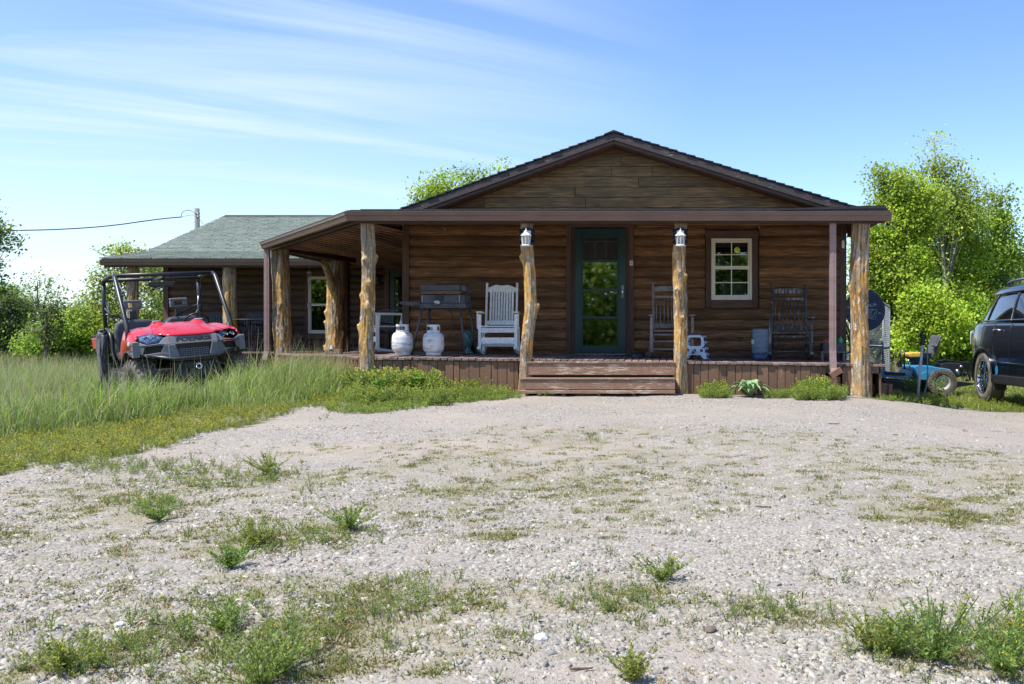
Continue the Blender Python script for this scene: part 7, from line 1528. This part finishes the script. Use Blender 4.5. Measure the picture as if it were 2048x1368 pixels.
# ------------------------------------------------------------------ round sling chair (dark disc) with tripod legs
MAT['disc'] = simple('navy_grey_coated_fabric', (.035, .045, .075), .65, c2=(.028, .036, .062), scale=5); MAT['print'] = simple('pale_print', (.62, .66, .68), .6)
YD = 15.9; dc = P(1730, 620, YD); DI = thing('satellite_dish', 'dark navy dish on splayed legs behind the right corner post', 'dish', (dc.x, YD, gz(dc.x, YD))); od = Vector(DI.location); rx_, rz_ = 41.5 / F * YD, 42 / F * YD
til = Vector((-.10, -.97, .12)).normalized()
def dp(a_, b_, off=0):
    """point of the disc face, a to the right, b up, in metres"""
    rr = (a_ / rx_) ** 2 + (b_ / rz_) ** 2; return Vector(dc) - od + Vector((a_, .10 * a_ + .06 * rr * -1 + .06 + .12 * b_ - off, b_))
mb = MB(); vs = [dp(0, 0)]; fs = []; nr_, ns_ = 8, 48
for i in range(1, nr_ + 1):
    for k in range(ns_): t_ = 2 * math.pi * k / ns_; vs.append(dp(rx_ * i / nr_ * math.cos(t_), rz_ * i / nr_ * math.sin(t_)))
fs = [(0, 1 + k, 1 + (k + 1) % ns_) for k in range(ns_)] + [(1 + i * ns_ + k, 1 + (i + 1) * ns_ + k, 1 + (i + 1) * ns_ + (k + 1) % ns_, 1 + i * ns_ + (k + 1) % ns_) for i in range(nr_ - 1) for k in range(ns_)]
mb.add(vs, fs, True); part(mb, 'reflector', 'disc', DI, solid=.006)
def dpx(a_, b_, off=.012): return dp((a_ - 1730) / F * YD, (620 - b_) / F * YD, off)
mb = MB()
# the printed emblem: a slanted square of nested chevrons
def strip(mb, pts, w_):
    mb.tube([dpx(a_, b_, .014) for a_, b_ in pts], w_ / F * YD / 2, 4)
strip(mb, [(1727, 617), (1755.5, 620), (1751, 639), (1725, 634)], 1.0)
for k in range(5):
    d = k * 3.4; strip(mb, [(1737 + d * 1.0, 617.8), (1732.5 + d, 627.5), (1740 + d * .85, 637.5)] if k < 4 else [(1754, 623), (1748, 629), (1752, 635)], 1.1)
for k in range(4): d = k * 3.2; strip(mb, [(1736 - d, 618), (1728 - d * .3, 626), (1734 - d, 636)], 1.1)
part(mb, 'emblem', 'print', DI)
def dtext(body, a_, b_, size, ang, sx=1): 
    c = dpx(a_, b_, .016); text('lettering', body, size, 'print', DI, c, (math.cos(ang), .1, math.sin(ang)), (-math.sin(ang), .12, math.cos(ang)), .001, sx)
dtext('N..M', 1746, 610, .075, R(8)); dtext('ZNC', 1760, 626, .030, R(-4)); dtext('CORC', 1697, 615, .045, R(-14))
mb = MB(); mb.tube([Vector((X(1690, YD), YD, 0)) * 0 + (P(1689, 640, YD + .1) - od), P(1700, 665, YD + .2) - od, P(1702, 712, YD + .25) - od], .02, 8); part(mb, 'support_arm', 'galv', DI)
for (a_, b_, c_, d_, y1, y2) in ((1688, 650, 1706, 700, .1, .3), (1712, 690, 1687, 716, .2, -.2), (1728, 655, 1735, 740, .15, .4), (1712, 690, 1722, 745, .2, .5)):
    mb = MB(); mb.tube([P(a_, b_, YD + y1) - od, P(c_, d_, YD + y2) - od], .016, 8); part(mb, 'leg', 'black', DI)
o = MB().tube(curve([P(1686, 719, 15.3), P(1692, 711, 15.4), P(1702, 708, 15.5)], 5), .02, 8).build('white_tube', MAT['white']); tag(o, 'short white curved tube lying under the dish legs', 'tube')
# ------------------------------------------------------------------ chain link kennel panels
MAT['wire'] = simple('galvanised_wire', (.30, .32, .33), .45, .5)
def link_panel(label, a, b, h, cell=.085, parent=None):
    """panel between ground points a and b"""
    T = thing('chain_link_panel', label, 'fence panel', (a[0], a[1], a[2]), group='chain link kennel panels'); A = Vector((0, 0, 0)); B = Vector(b) - Vector(a); d = Vector((B.x, B.y, 0)); L = d.length; d.normalize(); up = Vector((0, 0, 1))
    for nm, p0, p1 in (('frame_tube', A, A + up * h), ('frame_tube', B, B + up * h), ('frame_tube', A + up * h, B + up * h), ('frame_tube', A + up * .08, B + up * .08), ('frame_tube', A + up * h * .5, B + up * h * .5)):
        mb = MB(); mb.tube([p0, p1], .017, 8); part(mb, nm, 'galv', T)
    mb = MB(); n = int((L + h) / cell)
    for i in range(n):
        s0 = i * cell
        for sg_ in (1, -1):
            # diagonal wires clipped to the rectangle
            xa, za = (s0, .08) if s0 < L else (L, .08 + s0 - L); xb, zb_ = (s0 - (h - .08), h) if s0 - (h - .08) > 0 else (0, .08 + s0)
            if za > h or zb_ > h + .001: continue
            if sg_ < 0: xa, xb = L - xa, L - xb
            q0, q1 = d * xa + up * za, d * xb + up * zb_; mb.bar(q0, q1, .003, .003)
    part(mb, 'wire_mesh', 'wire', T, kind='stuff'); return T
k0 = P(1766, 745, 19.0); k1 = P(1745, 700, 24.5)
def gp(px_, Y): x_ = X(px_, Y); return (x_, Y, gz(x_, Y) + .02)
link_panel('chain link kennel side running back behind the dish', gp(1766, 18.0), gp(1700, 20.8), 1.75); link_panel('chain link kennel gate end nearest the mower', gp(1766, 18.0), gp(1779, 20.5), 1.75)
link_panel('chain link kennel panel at the far side', gp(1779, 20.5), gp(1712, 23), 1.75)
# ------------------------------------------------------------------ utility pole and wire
YP = 29.0; c_ = P(397, 440, YP); UP = thing('utility_pole', 'grey wooden utility pole rising behind the green wing roof', 'utility pole', (c_.x, YP, gz(c_.x, YP))); op = Vector(UP.location)
MAT['poleg'] = simple('grey_pole_wood', (.22, .21, .20), .8, c2=(.13, .125, .12), scale=12, stretch=(1, 1, .2)); top = P(394, 417, YP) - op
mb = MB(); mb.tube([Vector((.03, 0, -.3)), top], [.11, .075], 14); part(mb, 'pole', 'poleg', UP)
for b_ in (427, 433): mb = MB(); q = P(391, b_, YP - .1) - op; mb.tube([q, q + Vector((.14, 0, 0))], .02, 8); part(mb, 'bracket', 'steel', UP)
def wire(label, pts, r): o = MB().tube(curve(pts, 8), r, 5).build('power_line', MAT['black']); tag(o, label, 'power line', 'overhead wires on the utility pole')
wp = [P(363, 434, 28.8), P(330, 437, 28.2), P(290, 442, 27.6), P(240, 449, 27.0), P(180, 455, 26.4), P(110, 459, 25.8), P(50, 460.5, 25.3), P(-20, 461, 24.8), P(-200, 458, 24)]
wp = curve(wp, 4)
wire('long twisted overhead wire running left from the pole across the sky', wp, .016)
wire('drooping loop of wire at the top of the pole', [P(363, 434, 28.8), P(364, 426, 28.85), P(372, 421, 28.9), P(383, 422, 28.95), P(392, 428, 28.9), P(396, 440, 28.9)], .009)
wire('thin straight wire from the pole to the splice', [P(363, 434, 28.8), P(376, 431, 28.9), P(391, 430, 28.95)], .006)
wire('thin wire dropping from the pole to the wing roof', [P(393, 432, 28.9), P(402, 442, 28.5), P(411, 453, 28)], .006)
# ------------------------------------------------------------------ trees
MAT['bark'] = simple('grey_bark', (.22, .19, .16), .9, c2=(.10, .085, .07), scale=10, stretch=(1, 1, .3), b=.6, bd=.02); MAT['barkpale'] = simple('pale_bark', (.40, .36, .32), .9, c2=(.22, .20, .17), scale=10, stretch=(1, 1, .3), b=.5, bd=.02)
def tree(label, px_, Y, lobes, ls, nl, col, seed, cat='tree', trunk=True, name='tree', gaps=.0, spread=.20, bark='bark', trunk_r=.10, tp=None, per=26, group=None, base_py=None, twigs=True, tilt=.35):
    """lobes: (px, py, rx_px, rz_px, weight) outlines in the photograph at distance Y, given real depth"""
    r = np.random.default_rng(seed); x0 = X(px_, Y); z0 = gz(x0, Y) if base_py is None else gz(x0, Y)
    T = thing(name, label, cat, (x0, Y, z0), group=group); s = Y / F
    cen = []; wts = np.array([l[2] * l[3] * l[4] for l in lobes], float); wts /= wts.sum(); ncl = nl // per
    which = r.choice(len(lobes), ncl, p=wts)
    L = np.array([(X(l[0], Y), Y + (l[5] if len(l) > 5 else 0), Z(l[1], Y), l[2] * s, l[3] * s) for l in lobes])
    d = r.normal(0, 1, (ncl, 3)); d /= np.linalg.norm(d, axis=1)[:, None]; rad = r.uniform(.25, 1.0, ncl) ** .45
    c = L[which][:, :3] + d * rad[:, None] * np.stack([L[which][:, 3], L[which][:, 3] * .85, L[which][:, 4]], 1)
    c += r.normal(0, .06, c.shape)
    c = c[c[:, 2] > ground(c[:, 0], c[:, 1]) + .05]
    if gaps: c = c[fbm(c[:, 0], c[:, 2] + c[:, 1] * .7, 2.6, seed) > -gaps]
    ncl = len(c); tone = r.uniform(.5, 1.4, ncl) * (1 + .25 * np.sin(c[:, 0] * 2.1 + seed) * np.sin(c[:, 2] * 2.4)); warm = r.uniform(-1, 1, ncl)
    n = ncl * per; cc = np.repeat(c, per, 0); rn = r.normal(0, 1, (n, 3)); sp_ = np.repeat(r.uniform(.6, 1.3, ncl), per)[:, None] * spread
    p = cc + rn * sp_ * np.array([1, 1, .62])
    nrm = r.normal(0, 1, (n, 3)) * .62 + np.array([-.35, -.45, .85]); nrm /= np.linalg.norm(nrm, axis=1)[:, None]
    a = np.cross(nrm, r.normal(0, 1, (n, 3))); a /= np.linalg.norm(a, axis=1)[:, None] + 1e-9; b = np.cross(nrm, a)
    sz = ls * r.uniform(.55, 1.3, (n, 1)); w = .36
    droop = np.array([0, 0, -.25])
    V = np.stack([p, p + a * sz * .5 + b * sz * w, p + a * sz + droop * sz, p + a * sz * .45 - b * sz * w], 1)
    base = np.array(col)[None] * (np.repeat(tone, per)[:, None]) * r.uniform(.82, 1.18, (n, 1)); wv = np.repeat(warm, per)
    base[:, 0] *= 1 + .18 * wv; base[:, 2] *= 1 - .15 * wv
    cv = np.repeat(base[:, None], 4, 1).reshape(-1, 3)
    o0 = np.array([x0, Y, z0]); me = fast_mesh('crown', V.reshape(-1, 3) - o0, np.arange(n * 4).reshape(n, 4), col=cv); link('crown', me, MAT['leaf'], T)
    if trunk:
        mb = MB(); topl = max(lobes, key=lambda l: -(l[1] - l[3])); tx, tz = X(topl[0], Y) - x0, Z(topl[1] - topl[3] * .5, Y) - z0
        pts = [Vector((0, 0, -.1)), Vector((tx * .25 + r.normal(0, .05), 0, tz * .35)), Vector((tx * .6, r.normal(0, .1), tz * .7)), Vector((tx, 0, tz))]; cp = curve(pts, 6)
        mb.tube(cp, [trunk_r * (1.15 - 1.05 * i / (len(cp) - 1)) + .006 for i in range(len(cp))], 10); part(mb, 'trunk', bark, T)
        mb = MB(); k = 0
        for i in r.permutation(ncl)[:60 if twigs else 24]:
            q = Vector(c[i] - o0); f = min(.9, max(.12, q.z / tz * .62)); j = int(f * (len(cp) - 1)); st = cp[j]; rr = trunk_r * (1.1 - f) * .26
            md = st.lerp(q, .5) + Vector((0, 0, -.12 * (q - st).length * .4 + .1)) ; mb.tube([st, md, q], [rr + .004, rr * .55 + .003, .004], 5)
        part(mb, 'branches', bark, T, kind='stuff')
    return T
YG_ = (.30, .41, .035)       # bright spring green
G2 = (.17, .27, .035); DK = (.085, .14, .03); OL = (.17, .23, .05)
tree('round bright green maple nearest the porch roof corner', 1800, 25, [(1785, 450, 72, 60, 1), (1800, 380, 48, 42, 1), (1745, 500, 40, 60, .8), (1765, 350, 22, 20, 1), (1840, 420, 50, 60, 1), (1790, 540, 80, 70, 1)], .082, 27000, YG_, 21, trunk_r=.12)
tree('tallest thin topped tree with a pale bare trunk', 1893, 27, [(1880, 330, 26, 34, .42), (1905, 372, 40, 40, .40), (1868, 285, 16, 18, .5), (1862, 350, 20, 20, .35), (1895, 430, 55, 55, .8), (1960, 380, 22, 26, .2)], .09, 10500, (.28, .37, .055), 22, bark='barkpale', trunk_r=.065, spread=.28, gaps=.25)
tree('broad bright green maple in the middle of the right hand trees', 1880, 28, [(1880, 470, 75, 75, 1), (1835, 520, 60, 60, 1), (1925, 540, 70, 80, 1), (1900, 600, 100, 70, 1), (1850, 420, 40, 40, .8), (1900, 400, 40, 45, .9), (1930, 450, 45, 50, .9)], .088, 30000, YG_, 23, trunk_r=.14)
tree('loose crowned tree at the right with open sky behind its top', 1985, 29, [(1985, 420, 34, 44, .7), (1990, 480, 50, 60, .9), (2010, 520, 40, 60, .8), (1965, 540, 50, 60, 1), (2005, 385, 18, 18, .4)], .095, 14000, (.23, .34, .04), 24, gaps=.35, trunk_r=.10)
tree('green tree at the far right edge above the suv', 2050, 31, [(2050, 560, 50, 60, 1), (2040, 620, 60, 60, 1), (2100, 560, 60, 80, 1), (2030, 500, 20, 26, .5)], .10, 11000, (.21, .32, .04), 25, trunk_r=.12)
for k, (lab, a_, Y_, lb, c3, n_) in enumerate((('dense low bush behind the chain link kennel', 1760, 26, [(1750, 640, 45, 70, 1), (1770, 590, 40, 50, 1), (1800, 660, 40, 60, 1)], (.12, .22, .05), 8000), ('bright arching bush behind the mower seat', 1860, 24, [(1850, 610, 50, 45, 1), (1880, 650, 60, 50, 1), (1830, 680, 40, 40, 1)], YG_, 8000),
                                               ('bright green bush between the mower and the suv', 1940, 25, [(1930, 640, 50, 60, 1), (1960, 690, 50, 45, 1), (1900, 700, 40, 30, 1)], (.19, .30, .02), 8000), ('shaded undergrowth behind the suv', 2020, 28, [(2000, 650, 60, 70, 1), (2060, 680, 60, 60, 1), (1990, 600, 40, 50, 1)], DK, 6500), ('dark undergrowth in the gap behind the mower lever', 1800, 30, [(1800, 600, 70, 70, 1), (1830, 700, 70, 40, 1), (1730, 560, 40, 80, 1)], G2, 8000))):
    tree(lab, a_, Y_, lb, .085, int(n_ * 1.5), tuple(q * 1.25 for q in c3), 40 + k, 'bush', name='bush', trunk_r=.04, group='bushes at the right edge of the yard')
tree('light green tree top showing above the left slope of the roof', 920, 40, [(905, 375, 60, 32, 1), (870, 395, 40, 30, 1), (950, 352, 24, 14, .7), (1000, 338, 17, 12, .8), (1000, 420, 60, 60, 1), (930, 450, 90, 60, .6)], .13, 12000, (.28, .40, .035), 26, trunk_r=.18, spread=.3)
tree('tall leafy tree behind the left porch and the red vehicle', 280, 31, [(262, 520, 42, 30, .8), (235, 560, 40, 40, 1), (290, 590, 55, 60, 1), (215, 610, 40, 50, 1), (320, 620, 50, 60, 1), (250, 650, 60, 50, 1), (240, 500, 14, 14, .6)], .105, 20000, (.29, .36, .07), 27, trunk_r=.11, gaps=.1)
tree('second paler tree under the left porch roof beyond the wing', 330, 34, [(335, 570, 40, 50, 1), (345, 640, 40, 50, 1), (300, 540, 30, 30, .8)], .105, 8000, (.29, .36, .08), 28, trunk_r=.10)
tree('tree reaching in at the left edge under the wire', -45, 24, [(-40, 500, 45, 42, 1), (8, 488, 22, 26, .55), (15, 528, 20, 16, .3), (-5, 455, 20, 14, .5), (-60, 440, 50, 50, 1), (0, 575, 18, 14, .4), (-50, 570, 50, 50, 1)], .09, 9000, (.17, .26, .045), 29, trunk_r=.12, gaps=.15)
tree('sparse half bare small tree at the left with twigs against the sky', 90, 27, [(95, 600, 26, 28, .5), (110, 575, 16, 16, .3), (75, 570, 16, 14, .25), (95, 650, 30, 40, .6), (125, 600, 14, 14, .2)], .08, 3400, (.18, .26, .06), 30, trunk_r=.05, gaps=.1)
tree('dark evergreen cedar at the left edge of the field', 30, 30, [(20, 640, 50, 55, 1), (50, 680, 50, 40, 1), (-30, 660, 60, 60, 1), (15, 600, 30, 34, .8)], .08, 11000, DK, 31, name='cedar', trunk_r=.12, spread=.16)
for k, (lab, a_, Y_, lb, c3, n_) in enumerate((('green bush left of the half bare tree', 30, 33, [(30, 610, 40, 34, 1), (60, 640, 30, 40, 1), (-20, 610, 50, 40, 1)], (.12, .20, .03), 6500), ('rounded yellow green bush behind the long grass', 150, 29, [(150, 660, 44, 44, 1), (120, 690, 40, 26, 1), (185, 690, 40, 30, 1)], (.19, .28, .03), 7500),
                                               ('taller olive bush left of the roll cage', 175, 31, [(185, 630, 36, 50, 1), (165, 660, 40, 50, 1), (200, 680, 30, 40, 1)], (.16, .22, .05), 6500), ('low sunlit bush under the half bare tree', 85, 28, [(90, 690, 40, 26, 1), (110, 670, 30, 26, .8)], (.17, .27, .03), 4500), ('distant hazy bush low on the left skyline', 135, 44, [(130, 625, 26, 22, 1), (150, 650, 40, 30, 1), (60, 650, 60, 30, 1)], (.13, .19, .06), 4500))):
    tree(lab, a_, Y_, lb, .088, int(n_ * 1.3), tuple(q * 1.45 for q in c3), 60 + k, 'bush', name='bush', trunk_r=.04, group='bushes along the left field')
# far wood closing the horizon, and the wood behind the viewer that the door glass mirrors
def wood_mass(name, lobes, ls, n, col, seed, label=None):
    r = np.random.default_rng(seed); L = np.array(lobes, float); w = L[:, 3] * L[:, 4]; w /= w.sum(); wh = r.choice(len(L), n, p=w); d = r.normal(0, 1, (n, 3)); d /= np.linalg.norm(d, axis=1)[:, None]
    p = L[wh][:, :3] + d * (r.uniform(.4, 1, (n, 1)) ** .4) * np.stack([L[wh][:, 3], L[wh][:, 3] * .7, L[wh][:, 4]], 1); nrm = r.normal(0, 1, (n, 3)) + np.array([0, 0, .7]); nrm /= np.linalg.norm(nrm, axis=1)[:, None]
    a = np.cross(nrm, r.normal(0, 1, (n, 3))); a /= np.linalg.norm(a, axis=1)[:, None] + 1e-9; b = np.cross(nrm, a); sz = ls * r.uniform(.5, 1.3, (n, 1))
    V = np.stack([p, p + a * sz * .5 + b * sz * .4, p + a * sz, p + a * sz * .5 - b * sz * .4], 1); c = np.array(col)[None] * r.uniform(.6, 1.4, (n, 1)) * (1 + .3 * np.sin(p[:, :1] * .8) * np.sin(p[:, 2:] * 1.1))
    o = link(name, fast_mesh(name, V.reshape(-1, 3), np.arange(n * 4).reshape(n, 4), col=np.repeat(c[:, None], 4, 1).reshape(-1, 3)), MAT['leaf'], kind='stuff')
    if label: o['label'] = label
r = np.random.default_rng(5); lob = []
for k in range(60): x_ = -75 + k * 2.5; lob.append((x_, 62 + r.uniform(-4, 8), -.9 + r.uniform(.4, 1.6), r.uniform(2.5, 4), r.uniform(1.2, 2.0)))
for k in range(40): x_ = 8 + k * 1.6; lob.append((x_, 40 + r.uniform(-4, 6), .2 + r.uniform(0, 1.6), r.uniform(2, 3.2), r.uniform(1.6, 2.6)))
wood_mass('far_woodland', lob, .38, 40000, (.12, .18, .045), 3)
lob = []
for k in range(28): x_ = -31 + k * 1.6; hgt = 8.2 + .9 * math.sin(k * 1.9) + r.uniform(-.5, .7); lob.append((x_, -26 + r.uniform(-3, 3), -2.0 + hgt * .5, r.uniform(1.8, 2.8), hgt * .52)); lob.append((x_ + .8, -29, -1.5, 2.2, 3.8))
wood_mass('woodland_behind_viewer', lob, .38, 110000, (.20, .30, .035), 4)
